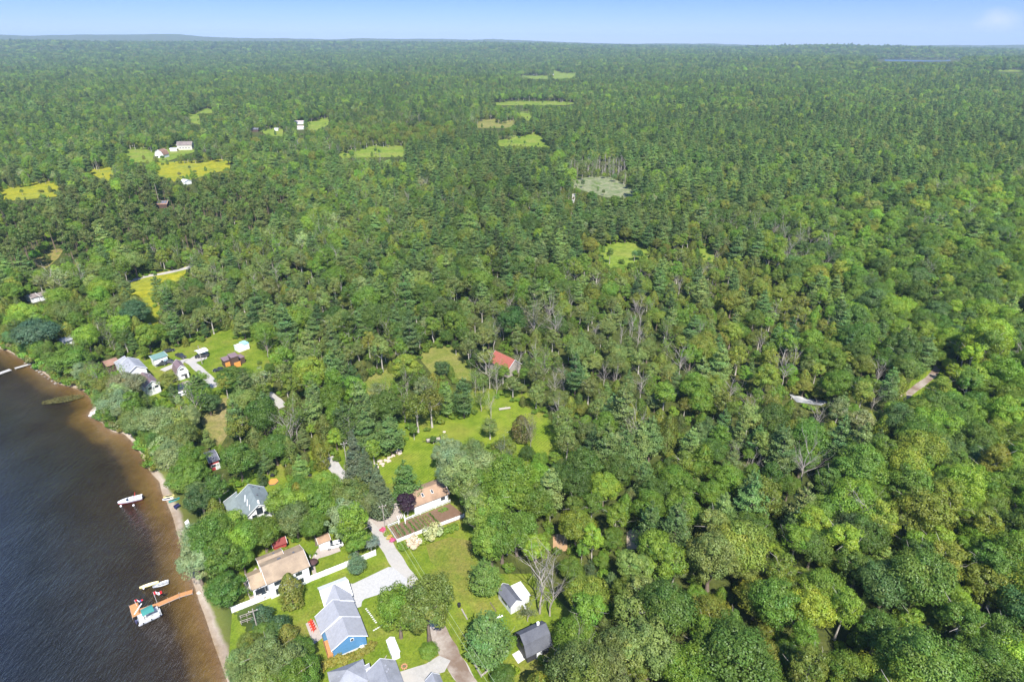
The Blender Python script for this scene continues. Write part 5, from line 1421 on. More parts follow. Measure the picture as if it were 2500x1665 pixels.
def house(name, label, FL, FR, BR, he, hr, wall, roof, ridge='depth', style='gable', o=.35, cat='house', windows=(), doors=(), trim=WHITEP, group=None, fascia=True, dim=None, zb=1.0, vents=(), rm2=None, thick=.14):
    """footprint from three eave corners in the photograph; ridge along 'depth' or 'width'"""
    x, y, rz, wd, dp = frame_of(FL, FR, BR, he)
    if dim: wd, dp = dim[0] or wd, dim[1] or dp
    root = empty(name, (x, y, zb), rz, label, cat, group)
    hw, hd = wd / 2, dp / 2
    wx, wy = hw - o, hd - o
    # profile across the ridge, in (s, z), half span 1
    if style == 'gable': prof = [(-1, he), (0, hr), (1, he)]
    elif style == 'gambrel': prof = [(-1, he), (-.62, he + (hr - he) * .68), (0, hr), (.62, he + (hr - he) * .68), (1, he)]
    elif style == 'shed': prof = [(-1, he), (1, hr)]
    elif style == 'hip': prof = [(-1, he), (0, hr), (1, he)]
    else: prof = [(-1, he), (1, he + .1)]
    span, half = (hw, hd) if ridge == 'depth' else (hd, hw)
    ws, wl = span - o, half - o
    def P(s, l, z): return (s, l, z) if ridge == 'depth' else (-l, s, z)
    def zat(s):
        for (a, za), (b, zb_) in zip(prof, prof[1:]):
            if a <= s <= b: return za + (zb_ - za) * (s - a) / (b - a)
        return he
    # walls: prism under the roof, a little below its underside
    wp = [(-ws, -.3)] + [(-ws, zat(-ws / span) - thick)] + [(s * span, z - thick) for s, z in prof[1:-1] if abs(s * span) < ws] + [(ws, zat(ws / span) - thick), (ws, -.3)]
    if style == 'hip': wp = [(-ws, -.3), (-ws, he - .05), (ws, he - .05), (ws, -.3)]
    m = MB(); m.loft([[P(s, -wl, z) for s, z in wp], [P(s, wl, z) for s, z in wp]])
    m.build('wall', wall, root)
    r = MB()
    if style == 'hip':
        k = max(0.0, half - span)
        e = [(-span, -half), (span, -half), (span, half), (-span, half)]
        vs = [P(a, b, he) for a, b in e] + [P(0, -k, hr), P(0, k, hr)] + [P(a, b, he - .16) for a, b in e]
        r.add(vs, [(0, 1, 4), (1, 2, 5, 4), (2, 3, 5), (3, 0, 4, 5), (0, 6, 7, 1), (1, 7, 8, 2), (2, 8, 9, 3), (3, 9, 6, 0), (9, 8, 7, 6)])
    else:
        top = [(s * span, z) for s, z in prof]; bot = [(s * span, z - thick) for s, z in prof][::-1]
        r.loft([[P(s, -half, z) for s, z in top + bot], [P(s, half, z) for s, z in top + bot]])
    ro = r.build('roof', roof, root)
    if fascia and style not in ('hip',):
        for sg in (-1, 1):
            f = MB()
            for (a, za), (b, zb_) in zip(prof, prof[1:]):
                A = Vector(P(a * span, sg * (half + .035), za - .06)); B = Vector(P(b * span, sg * (half + .035), zb_ - .06))
                d = Vector(P(0, .03, 0)) - Vector(P(0, 0, 0)); up = Vector((0, 0, .12))
                vs = [A - d - up, B - d - up, B - d + up, A - d + up, A + d - up, B + d - up, B + d + up, A + d + up]
                f.add(vs, [(0, 1, 2, 3), (7, 6, 5, 4), (0, 4, 5, 1), (1, 5, 6, 2), (2, 6, 7, 3), (3, 7, 4, 0)])
            f.build('fascia', trim, root)
    for (s, l) in vents:
        v = MB(); zz = zat(s); v.box(-.22, .22, -.2, .2, 0, .3)
        q = v.build('roof_vent', BLACKS if roof in (TAN, TANO, SLATE) else GREYS, ro, .03); q.location = P(s * span, l * half, zz)
    def side(sd, s, z, w, h, nm, frame, pane):
        L = {'F': (s * wx, -wy, 0), 'B': (s * wx, wy, math.pi), 'L': (-wx, s * wy, -math.pi / 2), 'R': (wx, s * wy, math.pi / 2)}[sd]
        f = MB(); f.box(-w / 2 - .1, w / 2 + .1, -.07, .02, z - h / 2 - .1, z + h / 2 + .1)
        fo = f.build(nm, frame, root); fo.location = (L[0], L[1], 0); fo.rotation_euler = (0, 0, L[2])
        g = MB(); g.box(-w / 2, w / 2, -.10, -.075, z - h / 2, z + h / 2)
        g.build('pane' if nm == 'window' else 'panel', pane, fo)
    for q in windows: side(*q, 'window', trim, GLASS)
    for q in doors: side(*q[:5], 'door', trim, q[5] if len(q) > 5 else WHITEP)
    root['span'] = [wd, dp]
    return root, (wd, dp, ro)

# tan-roofed house by the lake: main block, rear block and lower lakeside wing
r0, d0 = house('tan_roof_house', 'large white house with tan shingle roofs, lakeside, behind the long white fence', (652, 1427), (758, 1381), (729, 1329), 5.2, 7.0, WHITE, TAN, 'width', vents=((.12, -.55), (.12, .1), (.1, .18)),
               windows=[('F', s, 4.1, 1.0, 1.1) for s in (-.62, -.47, -.32, -.17)] + [('F', s, 1.6, 1.0, 1.8) for s in (-.62, -.46, -.3)] + [('F', s, 4.1, .9, 1.0) for s in (.42, .56)] + [('F', s, 1.7, .8, 1.4) for s in (.45, .58)],
               doors=[('R', -.2, 1.05, 1.0, 2.0, GLASS)])
def wing(parent, nm, FL, FR, BR, he, hr, wall, roof, **kw):
    """a wing of a house: built like a house, then its parts are handed to the house"""
    r, d = house('wing', None, FL, FR, BR, he, hr, wall, roof, **kw)
    bpy.context.view_layer.update()
    inv = Matrix.LocRotScale(parent.location, parent.rotation_euler, None).inverted()
    Mx = inv @ Matrix.LocRotScale(r.location, r.rotation_euler, None)
    for c in list(r.children):
        loc = c.matrix_basis.copy(); c.parent = parent; c.matrix_parent_inverse = Matrix(); c.matrix_basis = Mx @ loc
    bpy.data.objects.remove(r)
    return d
wing(r0, 'wing', (638, 1396), (700, 1370), (683, 1338), 4.9, 6.3, WHITE, TAN, ridge='width', vents=((.1, -.3),))
wing(r0, 'wing', (619, 1439), (668, 1418), (641, 1383), 3.0, 4.6, WHITE, TAN, ridge='width', windows=[('F', s, 1.5, .9, 1.6) for s in (-.55, -.3, .1, .6)])
# blue house with light grey roofs
r1, d1 = house('blue_house', 'blue house with light grey gable roofs and white trim, beside the white driveway', (809, 1589), (899, 1551), (880, 1506), 3.2, 5.6, BLUEP, GREYM, 'depth', o=.4,
               windows=[('F', .18, 3.6, .55, .55), ('L', -.3, 1.6, 1.2, 1.1), ('R', 0, 1.7, 1.4, 1.1)])
wing(r1, 'wing', (783, 1548), (880, 1505), (863, 1465), 3.1, 5.9, BLUEP, GREYM, o=.35, windows=[('L', 0, 1.6, 1.8, 1.2)])
wing(r1, 'wing', (800, 1494), (865, 1467), (849, 1428), 3.0, 5.0, BLUEP, GREYM, o=.3)
wing(r1, 'wing', (793, 1480), (862, 1452), (841, 1408), 2.75, 4.7, WHITE, WHITEM, ridge='width', o=.25, doors=[('R', 0, 1.15, 3.8, 2.1)])
fm = MB(); wd, dp, _ = d1; fm.box(-wd / 2 + .38, wd / 2 - .38, -dp / 2 + .34, -dp / 2 + .5, -.3, .45); fm.build('foundation', CONC, r1)
fm = MB(); fm.box(1.9, 2.9, -dp / 2 - .5, -dp / 2 + .33, 0, 1.0); fm.build('white_tank', WHITEP, r1, .15)
# deck and screen at its lake side
x, y, rz, wd, dp = frame_of((811, 1601), (823, 1596), (802, 1562), .5)
dk = empty('wooden_deck', (x, y, 1), rz, 'small orange-brown deck at the lakeward corner of the blue house', 'deck')
m = MB()
for i in range(10): m.box(-1.0, 1.0, -2.4 + i * .48, -2.4 + i * .48 + .44, .45, .5)
m.build('deck_boards', CEDARW, dk)
m = MB(); m.box(-1.06, -1.0, -2.45, 2.4, .0, 1.4); m.box(-1.0, 1.05, -2.5, -2.44, 0, 1.4); m.build('railing', CEDARW, dk)
# house at the bottom edge
r2, d2 = house('grey_shingle_house', 'grey-shingled house cut by the bottom edge, below the blue house', (917, 1700), (991, 1668), (962, 1612), 3.1, 5.4, WHITE, GREYS, 'depth', o=.5, vents=((.2, .4), (.15, -.1), (.3, .1)), windows=[('L', .3, 1.6, 1.2, 1.1)])
wing(r2, 'wing', (815, 1695), (905, 1660), (882, 1609), 3.1, 5.2, WHITE, GREYS, style='hip', o=.5, vents=((-.45, -.1),))
wing(r2, 'wing', (882, 1640), (906, 1630), (901, 1622), 2.9, 3.3, WHITE, GREYS, style='shed', o=.2)
m = MB(); m.loft([[(-5.3, -1, 4.6), (-3.7, -1, 4.6), (-4.5, -1, 5.0)], [(-5.1, 2.2, 3.4), (-3.9, 2.2, 3.4), (-4.5, 2.2, 4.9)]]); 
house('dark_roof_garage', 'garage with a mid grey roof at the bottom edge beside the brown gravel drive', (1055, 1698), (1092, 1682), (1071, 1647), 2.7, 4.2, WHITE, GREYS, 'depth', cat='garage', o=.3)
# little white shed
house('white_garden_shed', 'tiny white metal shed below the tall broadleaf pair', (956, 1598), (977, 1589), (963, 1555), 2.1, 2.7, WHITEP, WHITEM, 'depth', cat='shed', o=.12, doors=[('F', 0, 1.0, 1.0, 1.7, WHITEP)])
# grey-green roof house
r3, d3 = house('grey_green_roof_house', 'tall white house with a grey-green roof and three long skylights', (598, 1266), (671, 1238), (646, 1188), 5.2, 8.0, WHITE, SLATE, 'depth', o=.5, vents=((.2, .75), (.2, -.05), (.55, .7)),
               windows=[('F', 0, 5.6, 1.6, 2.2), ('F', -.45, 4.2, 1.2, 1.4), ('F', .45, 4.2, 1.2, 1.4), ('F', -.4, 1.6, 1.8, 1.6), ('F', .4, 1.6, 1.8, 1.6)])
wing(r3, 'wing', (563, 1265), (600, 1251), (579, 1213), 3.4, 5.2, WHITE, SLATE, style='shed', o=.3)
wd, dp, ro3 = d3
for k in range(3):
    m = MB(); m.box(-.09, .09, -1.5, 1.5, 0, .12)
    q = m.build('skylight', WHITEP, ro3); s = -.5 - .02 * k; q.location = (s * wd / 2, (-.55 + .38 * k) * dp / 2, 8.0 - .5 * 2.8 + .06 * k); q.rotation_euler = (0, 0, R(-14))
m = MB(); m.box(-.25, .25, -.25, .25, 0, 1.0); q = m.build('chimney', WHITEP, ro3, .03); q.location = (.2, -dp * .42, 7.7)
# red cabin
house('red_cabin', 'small barn-red cabin with a dark low roof among shore trees', (512, 1130), (538, 1121), (521, 1097), 3.4, 4.1, REDP, DARKS, 'width', cat='cabin', o=.4,
      windows=[('F', -.35, 1.7, 1.2, .8)], doors=[('F', .55, 1.1, 1.1, 2.1, M('grey_white_door', (.6, .6, .58)))], vents=((-.3, .2), (-.5, .0)))
# bungalow
r5, d5 = house('white_bungalow', 'white bungalow with an orange-tan roof and two skylights, behind the vegetable garden', (1003, 1241), (1092, 1207), (1075, 1166), 2.8, 4.6, WHITE, TANO, 'width', cat='bungalow', o=.4,
               windows=[('F', .62, 1.7, .7, 1.1), ('F', .74, 1.7, .7, 1.1)], doors=[('F', .0, 1.1, .9, 2.0)])
wd, dp, ro5 = d5
for s in (-.32, .2):
    m = MB(); m.box(-.32, .32, -.6, .6, 0, .14); q = m.build('skylight', WHITEP, ro5); q.location = (s * wd / 2, -.42 * dp / 2, 4.6 - .42 * 1.8 - .02); q.rotation_euler = (math.atan2(1.8, dp / 2), 0, 0)
    m = MB(); m.box(-.25, .25, -.52, .52, .15, .18); p = m.build('pane', GLASS, q)
# shed with lean-to
house('grey_roof_shed', 'small white shed with a dark grey gable roof on the lawn', (1246, 1484), (1276, 1468), (1243, 1426), 2.5, 3.9, WHITE, DARKS, 'depth', cat='shed', o=.25, windows=[('L', 0, 1.6, 2.2, .7)])
house('white_roof_lean_to', 'white flat-roofed lean-to beside the small grey-roofed shed', (1273, 1463), (1296, 1452), (1269, 1420), 2.3, 2.35, WHITEP, WHITEM, 'width', 'flat', cat='shed', o=.2)
# black gambrel barn
r6, d6 = house('gambrel_barn', 'black barn with a charcoal curved-side gambrel roof and a concrete slab before it', (1287, 1605), (1350, 1574), (1313, 1526), 2.6, 6.4, BLKWALL, BLACKS, 'width', 'gambrel', cat='barn', o=.55, trim=BLKWALL,
               doors=[('F', .1, 1.1, 1.3, 2.1, WHITEP)], windows=[('L', 0, 3.6, 1.2, 1.0)])
m = MB(); m.box(-.3, .3, -.25, .25, -.2, .7); q = m.build('roof_vent', WHITEP, r6, .08); q.location = (1.6, .6, 6.2)
# red-roofed barn in the wood
house('red_roof_barn', 'old barn with a rusty red metal roof deep in the half-bare wood', (1237, 906), (1272, 890), (1229, 865), 3.6, 7.0, GREYW, REDR, 'depth', cat='barn', o=.4, trim=WHITEP)
# settlement up the shore
rL, dL = house('two_storey_house', 'tall white house with a big light grey roof, largest of the upper settlement', (312, 913), (361, 898), (338, 877), 6.0, 8.2, siding('off_white_siding', (.70, .70, .70)), shingle('pale_grey_shingles', (.36, .37, .39)), 'depth', o=.4, vents=((-.3, .2), (-.35, -.2), (-.6, 0)))
wing(rL, 'wing', (288, 900), (318, 891), (309, 876), 4.5, 6.0, WHITE, shingle('pale_grey_shingles', (.36, .37, .39)), style='shed', o=.3)
house('brown_roof_house', 'white house with a plum-brown roof and white chimney, lakeward side of the settlement', (352, 948), (390, 935), (370, 912), 4.0, 5.9, WHITE, PLUM, 'depth', o=.4, vents=((.4, .3),),
      windows=[('F', s, 3.0, .8, .8) for s in (-.6, -.4, .4, .6)])
house('small_gambrel_barn', 'small white barn with a plum-brown gambrel roof in the upper settlement', (433, 916), (464, 907), (448, 893), 2.6, 6.2, WHITE, PLUM, 'depth', 'gambrel', cat='barn', o=.3,
      windows=[('F', .0, 4.4, 1.5, .6), ('F', 0, 1.8, 1.5, .7)], doors=[('F', .45, 1.1, .9, 2.1, BLKWALL)])
house('green_roof_shed', 'white shed with a flat green roof next to the parked dark vehicles', (372, 880), (408, 868), (402, 860), 3.4, 4.0, WHITE, GREENR, 'width', 'shed', cat='shed', o=.3,
      windows=[('F', .1, 1.8, .7, .5)], doors=[('F', .65, 1.2, 1.5, 2.0, PALEB)])
house('brown_roof_cottage', 'reddish brown-roofed cottage half hidden at the lake end of the settlement', (256, 897), (289, 886), (281, 872), 3.0, 4.2, DKWOOD, BROWNR, 'width', cat='cottage', o=.4, trim=DKWOOD)
rQ, dQ = house('brown_modern_shed', 'dark brown flat-roofed outbuilding in three steps with orange doors', (564, 874), (583, 868), (573, 861), 5.0, 5.3, DKWOOD, PLUM, 'width', 'shed', cat='shed', o=.2, trim=DKWOOD, doors=[('F', .35, 1.3, 2.6, 2.3, ORANGE)])
wing(rQ, 'wing', (546, 882), (565, 876), (556, 869), 3.2, 3.4, DKWOOD, PLUM, ridge='width', style='shed', o=.2, trim=DKWOOD, doors=[('F', -.1, 1.2, 2.0, 2.0, ORANGE)])
wing(rQ, 'wing', (583, 876), (596, 871), (588, 864), 2.8, 2.95, DKWOOD, PLUM, ridge='width', style='shed', o=.1, trim=DKWOOD)
rR, dR = house('white_mobile_home', 'long white trailer home with a pale blue end roof at the wood edge', (578, 850), (605, 840), (600, 832), 2.4, 2.7, WHITEP, WHITEM, 'width', cat='trailer', o=.08)
m = MB(); m.box(0, dR[0] / 2, -dR[1] / 2 - .04, dR[1] / 2 + .04, 2.72, 2.85); m.build('blue_tarp', M('pale_blue_tarp', (.30, .58, .72)), rR)
house('white_carport', 'white carport canopy with a dark vehicle under it', (484, 864), (507, 856), (498, 848), 2.6, 3.2, M('shaded_canvas', (.5, .5, .5)), WHITEP, 'width', cat='carport', o=1.9)
house('white_roof_cabin', 'white cabin with a grey-brown roof, right one of the twin cabins at the left edge', (92, 726), (114, 719), (108, 711), 2.6, 3.8, WHITE, shingle('taupe_shingles', (.24, .20, .18)), 'width', cat='cabin', o=.3)
house('white_roof_cabin', 'white cabin with a grey-brown roof, left one of the twin cabins at the left edge', (70, 731), (90, 725), (85, 716), 2.6, 3.8, WHITE, shingle('taupe_shingles', (.24, .20, .18)), 'width', cat='cabin', o=.3, doors=[('F', 0, 1, 1, 2)])
house('grey_roof_cottage', 'light grey roof showing between trees above the left shore', (150, 838), (182, 827), (174, 817), 3.0, 4.0, WHITE, shingle('pale_grey_shingles', (.36, .37, .39)), 'width', cat='cottage', o=.4)
house('red_roof_shed', 'dark red-roofed shed in the shade behind the tan-roofed house', (668, 1337), (703, 1324), (693, 1310), 2.4, 3.6, REDP, M('dark_red_roof', (.20, .03, .025), .7), 'width', cat='shed', o=.25)
house('tan_roof_garage', 'small white garage with a mottled tan roof beside the white car', (777, 1329), (808, 1317), (799, 1300), 2.4, 3.3, WHITE, TANO, 'width', cat='garage', o=.25, doors=[('F', 0, 1.05, 1.0, 1.9)])
house('white_hut', 'small white-roofed hut among trees below the meadow', (1238, 1183), (1254, 1178), (1249, 1167), 2.2, 2.9, WHITEP, WHITEM, 'depth', cat='shed', o=.15)

def far_house(name, label, px, py, w, d, he, hr, wall, roof, rz=0, style='gable', cat='house', ridge='width', **kw):
    p = WT(px, py)
    s = 1.0
    x, y = p.x, p.y
    a, b, c = proj(np.array(x), np.array(y), np.array(p.z))
    r, dd = house(name, label, (1000, 1400), (1040, 1400), (1040, 1380), he, hr, wall, roof, ridge, style, cat=cat, dim=(w, d), zb=p.z - .2, **kw)
    r.location = (x, y, p.z); r.rotation_euler = (0, 0, R(rz)); return r
far_house('farmhouse', 'distant two-storey farmhouse with a grey-brown roof behind the goldenrod field', 455, 366, 18, 10, 6, 10, siding('cream_siding', (.62, .58, .5)), shingle('taupe_shingles', (.24, .20, .18)), 8, windows=[('F', s, 3, 1.2, 1.4) for s in (-.6, -.2, .2, .6)])
far_house('white_round_roof_barn', 'distant small white barn with a brown gambrel roof in the farmyard', 397, 385, 11, 12, 3.5, 9.5, WHITE, BROWNR, -4, 'gambrel', 'barn', 'depth', windows=[('F', -.4, 1.8, 1.8, 1.4), ('F', .35, 1.8, 1.8, 1.4)])
far_house('farm_shed', 'distant tiny white shed left of the farmhouse', 426, 370, 9, 5, 3, 4, WHITE, WHITEM, 5, cat='shed')
far_house('solar_roof_house', 'brown-roofed building carrying eight solar panels in the dark pines', 397, 506, 11, 8, 3, 5.2, DKWOOD, BROWNR, 4, cat='house')
far_house('white_field_shed', 'white shed by the near edge of the goldenrod field', 455, 450, 6.5, 8, 3, 4.5, WHITEP, WHITEM, -25, cat='shed')
far_house('pink_white_barn', 'distant long flat pinkish white building, upper one of two beside a driveway', 732, 303, 16, 12, 4, 5, WHITE, M('pinkish_roof', (.6, .5, .46)), 0, cat='barn')
far_house('pink_white_house', 'distant pinkish white building, lower one of two beside a driveway', 733, 316, 14, 9, 3.5, 5, WHITE, M('pinkish_roof', (.6, .5, .46)), 0)
far_house('dark_farm_shed', 'distant dark shed with a red end at the left of the twin far meadows', 620, 322, 15, 9, 3.5, 5.5, DKWOOD, DARKS, 10, cat='shed')
far_house('white_meadow_shed', 'distant tiny white shed under broad trees in a far meadow', 676, 320, 6, 5, 3, 4, WHITE, WHITEM, 0, cat='shed')
far_house('roadside_house', 'far white house at the pale road clearing near the horizon', 1347, 186, 16, 10, 4, 6.5, WHITE, GREYS, 10)
far_house('lakeside_house', 'faraway white house beside the thin blue lake at the right', 2378, 150, 30, 14, 7, 10, WHITE, GREYS, 0)
far_house('roofs_in_trees', 'distant white and red roof among trees right of the far meadow', 1030, 428, 13, 7, 3, 4.5, WHITE, M('pale_red_roof', (.5, .28, .25)), 5)
ps = WT(397, 506)
for i in range(2):
    for j in range(4):
        pass
sr = [o for o in bpy.data.objects if o.name.startswith('solar_roof_house')][0]
m = MB()
for i in range(2):
    for j in range(5):
        m.box(-4.5 + j * 1.9, -4.5 + j * 1.9 + 1.6, -.85 - 1.5 * i - .6, -.85 - 1.5 * i + .65, .0, .05)
q = m.build('solar_panels', M('solar_glass', (.12, .15, .2), .15), sr); q.rotation_euler = (math.atan2(2.2, 4), 0, 0); q.location = (0, -.15, 5.2)

# ------------------------------------------------------------------ fences
def fence_run(name, label, pts, h, kind='solid', z0=1.0, group=None):
    P = [W(a, b, 1.0) for a, b in pts]
    root = empty(name, (P[0].x, P[0].y, z0), 0, label, 'fence', group)
    pan = MB(); posts_ = []
    for a, b in zip(P, P[1:]):
        n = max(1, round((b - a).length / 2.4)); u = (b - a).normalized(); v = Vector((-u.y, u.x, 0))
        for i in range(n):
            s = a + (b - a) * i / n - P[0]; e = a + (b - a) * (i + 1) / n - P[0]; s.z = e.z = 0
            def slab(z1, z2, t):
                vs = [s - v * t + Vector((0, 0, z1)), e - v * t + Vector((0, 0, z1)), e + v * t + Vector((0, 0, z1)), s + v * t + Vector((0, 0, z1))]
                pan.add(vs + [q + Vector((0, 0, z2 - z1)) for q in vs], [(3, 2, 1, 0), (4, 5, 6, 7), (0, 1, 5, 4), (1, 2, 6, 5), (2, 3, 7, 6), (3, 0, 4, 7)])
            if kind == 'solid': slab(.06, h, .03)
            else:
                for zz in (.35, .75, h - .15): slab(zz, zz + .13, .03)
            posts_.append((s.x, s.y))
        posts_.append((e.x, e.y))
    pan.build('fence_panels' if kind == 'solid' else 'rails', WHITEP, root)
    for x_, y_ in posts_:
        q_ = MB().tube((0, 0, 0), (0, 0, h + .12), .09, .09, 4).build('post', WHITEP, root); q_.location = (x_, y_, 0)
    return root
fence_run('long_white_fence', 'long solid white fence running from the beach towards the road beside the tan-roofed house', [(567, 1496), (640, 1467), (731, 1430), (820, 1395), (918, 1355)], 1.85)
fence_run('garden_fence', 'solid white fence along the front of the vegetable garden', [(970, 1324), (1050, 1293), (1133, 1262)], 1.15)
fence_run('garden_rail_fence', 'white rail fence along the bungalow side of the vegetable garden', [(990, 1272), (1045, 1249), (1099, 1227)], 1.1, 'rail')
fence_run('garden_rail_fence', 'white rail fence on the road side and road end of the vegetable garden', [(970, 1323), (957, 1303), (947, 1288), (976, 1276)], 1.0, 'rail')
ga = empty('garden_arbour', tuple(W(981, 1277, 1)), R(20), 'white garden arbour at the foot of the purple-leaved tree', 'arbour')
for sx in (-1, 1):
    for sy in (-1, 1): MB().box(sx * .9 - .09, sx * .9 + .09, sy * .5 - .09, sy * .5 + .09, 0, 2.3).build('post', WHITEP, ga)
m = MB()
for i in range(5): m.box(-1.1 + i * .5, -1.0 + i * .5, -.8, .8, 2.3, 2.42)
m.build('rafters', WHITEP, ga)

# vegetable rows
def leafmesh(name, pts, size, tint, nj=.5):
    g = np.random.default_rng(len(pts)); L = Leaves(); P = np.array(pts)
    L.add(P, g.normal(size=P.shape) * nj + np.array([0, 0, 1]), size * g.uniform(.6, 1.3, len(P)), cl_var(g, len(P), .2))
    o = bpy.data.objects.new(name, emit(name, L.arrays(g))); C.objects.link(o); o['tint'] = list(tint); return o
A0, A1, B0, B1 = [W(*p, 1.0) for p in ((949, 1289), (1098, 1231), (970, 1319), (1130, 1262))]
g = np.random.default_rng(5)
rows = [(.08, .20, (.13, .2, .04), 5), (.14, .26, (.10, .17, .04), 5), (.22, .2, (.12, .2, .04), 5), (.30, .3, (.11, .2, .03), 7), (.37, .5, (.13, .18, .05), 4), (.42, .6, (.16, .2, .05), 4), (.47, .6, (.15, .19, .05), 4), (.52, .6, (.26, .27, .07), 5),
        (.57, .6, (.2, .22, .06), 4), (.64, .7, (.10, .18, .03), 6), (.84, .8, (.17, .3, .04), 7)]
for i, (t, e, c, dn) in enumerate(rows):
    a = A0.lerp(A1, t); b = B0.lerp(B1, t); pts = []
    n = int(dn * 28); mid = .5 * e
    for k in range(n):
        s = g.uniform(.08, .85); q = a.lerp(b, s)
        if i == 10: q = A0.lerp(A1, g.uniform(.74, .92)).lerp(B0.lerp(B1, .9), g.uniform(.1, .3))
        pts.append((q.x + g.normal(0, .16), q.y + g.normal(0, .16), 1.08 + g.uniform(0, .3)))
    o = leafmesh('vegetable_row', pts, .16, c)
    nm = ['weedy green row nearest the road end', 'second green row from the road end', 'third green row from the road end', 'lush dark green row a quarter of the way along', 'thin row left of the yellowish ones', 'pale row just left of the yellowish ones', 'narrow pale row before the yellow one',
          'yellowing row in the middle', 'dry row right of the yellow one', 'dark leafy row at the right of the middle', 'bright green patch of plants near the tree end'][i]
    props(o, nm + ' of the vegetable garden', 'vegetable row', 'rows in the vegetable garden')

# ------------------------------------------------------------------ poles and wires
def pole(label, px, py, H, arms=1, lean=0, mat=None, wires=None):
    p = WT(px, py) if py < 600 else W(px, py, 1)
    o = empty('utility_pole', (p.x, p.y, p.z), R(20), label, 'pole')
    m = MB(); m.tube((0, 0, -.3), (lean, 0, H), .15, .11, 8); m.build('post', GREYW, o)
    if arms:
        m = MB(); m.box(-1.0 + lean, 1.0 + lean, -.05, .05, H - .7, H - .58); m.build('crossarm', GREYW, o)
        m = MB()
        for s in (-.85, 0, .85): m.lathe([(.05, 0), (.08, .1), (.04, .22)], 6, (s + lean, 0, H - .58))
        m.build('insulators', WHITEP, o)
    return o, p
p1, q1 = pole('tall utility pole at the road corner beside the purple-leaved tree', 940, 1291, 8.5)
p2, q2 = pole('pale utility pole beside the white road strip and the spruces', 847, 1137, 9)
pole('pale bare pole in front of the carport in the upper settlement', 494, 889, 8.5, 0)
pole('tall pale pole by the left shore trees', 286, 747, 11, 1)
pole('leaning pale pole in the left goldenrod field', 244, 421, 14, 0, -1.0)
pole('thin aerial mast with a white dish beside the solar-panel roof', 389, 497, 16, 0)
pole('pale pole in the far clearing below the far meadow', 894, 453, 13, 0)
p3, q3 = pole('grey pole with a wide wooden frame on the lawn by the lake', 632, 1548, 8, 1)
def wire(a, b, sag, label):
    m = MB(); P = [a.lerp(b, i / 24) - Vector((0, 0, sag * 4 * (i / 24) * (1 - i / 24))) for i in range(25)]
    for u, v in zip(P, P[1:]): m.tube(u, v, .022, .022, 4, cap=False)
    o = m.build('power_line', M('pale_wire', (.45, .5, .35), .5)); props(o, label, 'wire', 'overhead wires from the corner pole')
end = W(1240, 1720, 8.5)
for k, dx in enumerate((-.8, .3)):
    wire(q1 + Vector((dx, 0, 7.8)), end + Vector((dx * 1.3, 0, 0)), 1.2, ['overhead wire above the lawn, the one nearer the road', 'overhead wire above the lawn, the one nearer the sheds'][k])
    wire(q1 + Vector((dx, 0, 7.8)), q2 + Vector((dx, 0, 8.3)), .8, ['overhead wire between the two utility poles, lake side', 'overhead wire between the two utility poles, garden side'][k])
# wooden drying frame and rail fence pieces
fr = empty('wooden_rack', tuple(W(612, 1510, 1)), R(25), 'weathered wooden rack on the sandy lawn near the lake', 'rack')
for i in range(4):
    for sg in (-.8, .8): MB().tube((-2 + i * 1.3, sg, 0), (-2 + i * 1.3, sg, 1.1), .07).build('post', GREYW, fr)
m = MB()
for yy_ in (-.8, .8): m.tube((-2.2, yy_, 1.1), (2.1, yy_, 1.1), .06); m.tube((-2.2, yy_, .6), (2.1, yy_, .6), .05)
m.build('rails', GREYW, fr)
vf = [W(*p, 1) for p in ((1152, 1613), (1175, 1653), (1196, 1635))]
o = empty('corner_rail', tuple(vf[1]), 0, 'low V-shaped pale timber rail on the lawn at the bottom, below the pale pine', 'rail')
for a, b in ((vf[0], vf[1]), (vf[1], vf[2])):
    m = MB(); a2, b2 = a - vf[1], b - vf[1]; m.tube(a2 + Vector((0, 0, .35)), b2 + Vector((0, 0, .35)), .10, .10, 6); m.tube(a2 + Vector((0, 0, .7)), b2 + Vector((0, 0, .7)), .08, .08, 6)
    for t in (0.03, .5, .97): q = a2.lerp(b2, t); m.tube(q, q + Vector((0, 0, .85)), .09, .09, 6)
    m.build('rail', GREYW, o)

def ORD(i, n):
    od = ['leftmost', 'second from left', 'third from left', 'fourth from left', 'fifth from left', 'sixth from left', 'seventh from left', 'eighth from left', 'ninth from left', 'tenth from left', 'eleventh from left']
    b = n - 1 - i
    return od[i] if i <= b else od[b].replace('left', 'right')

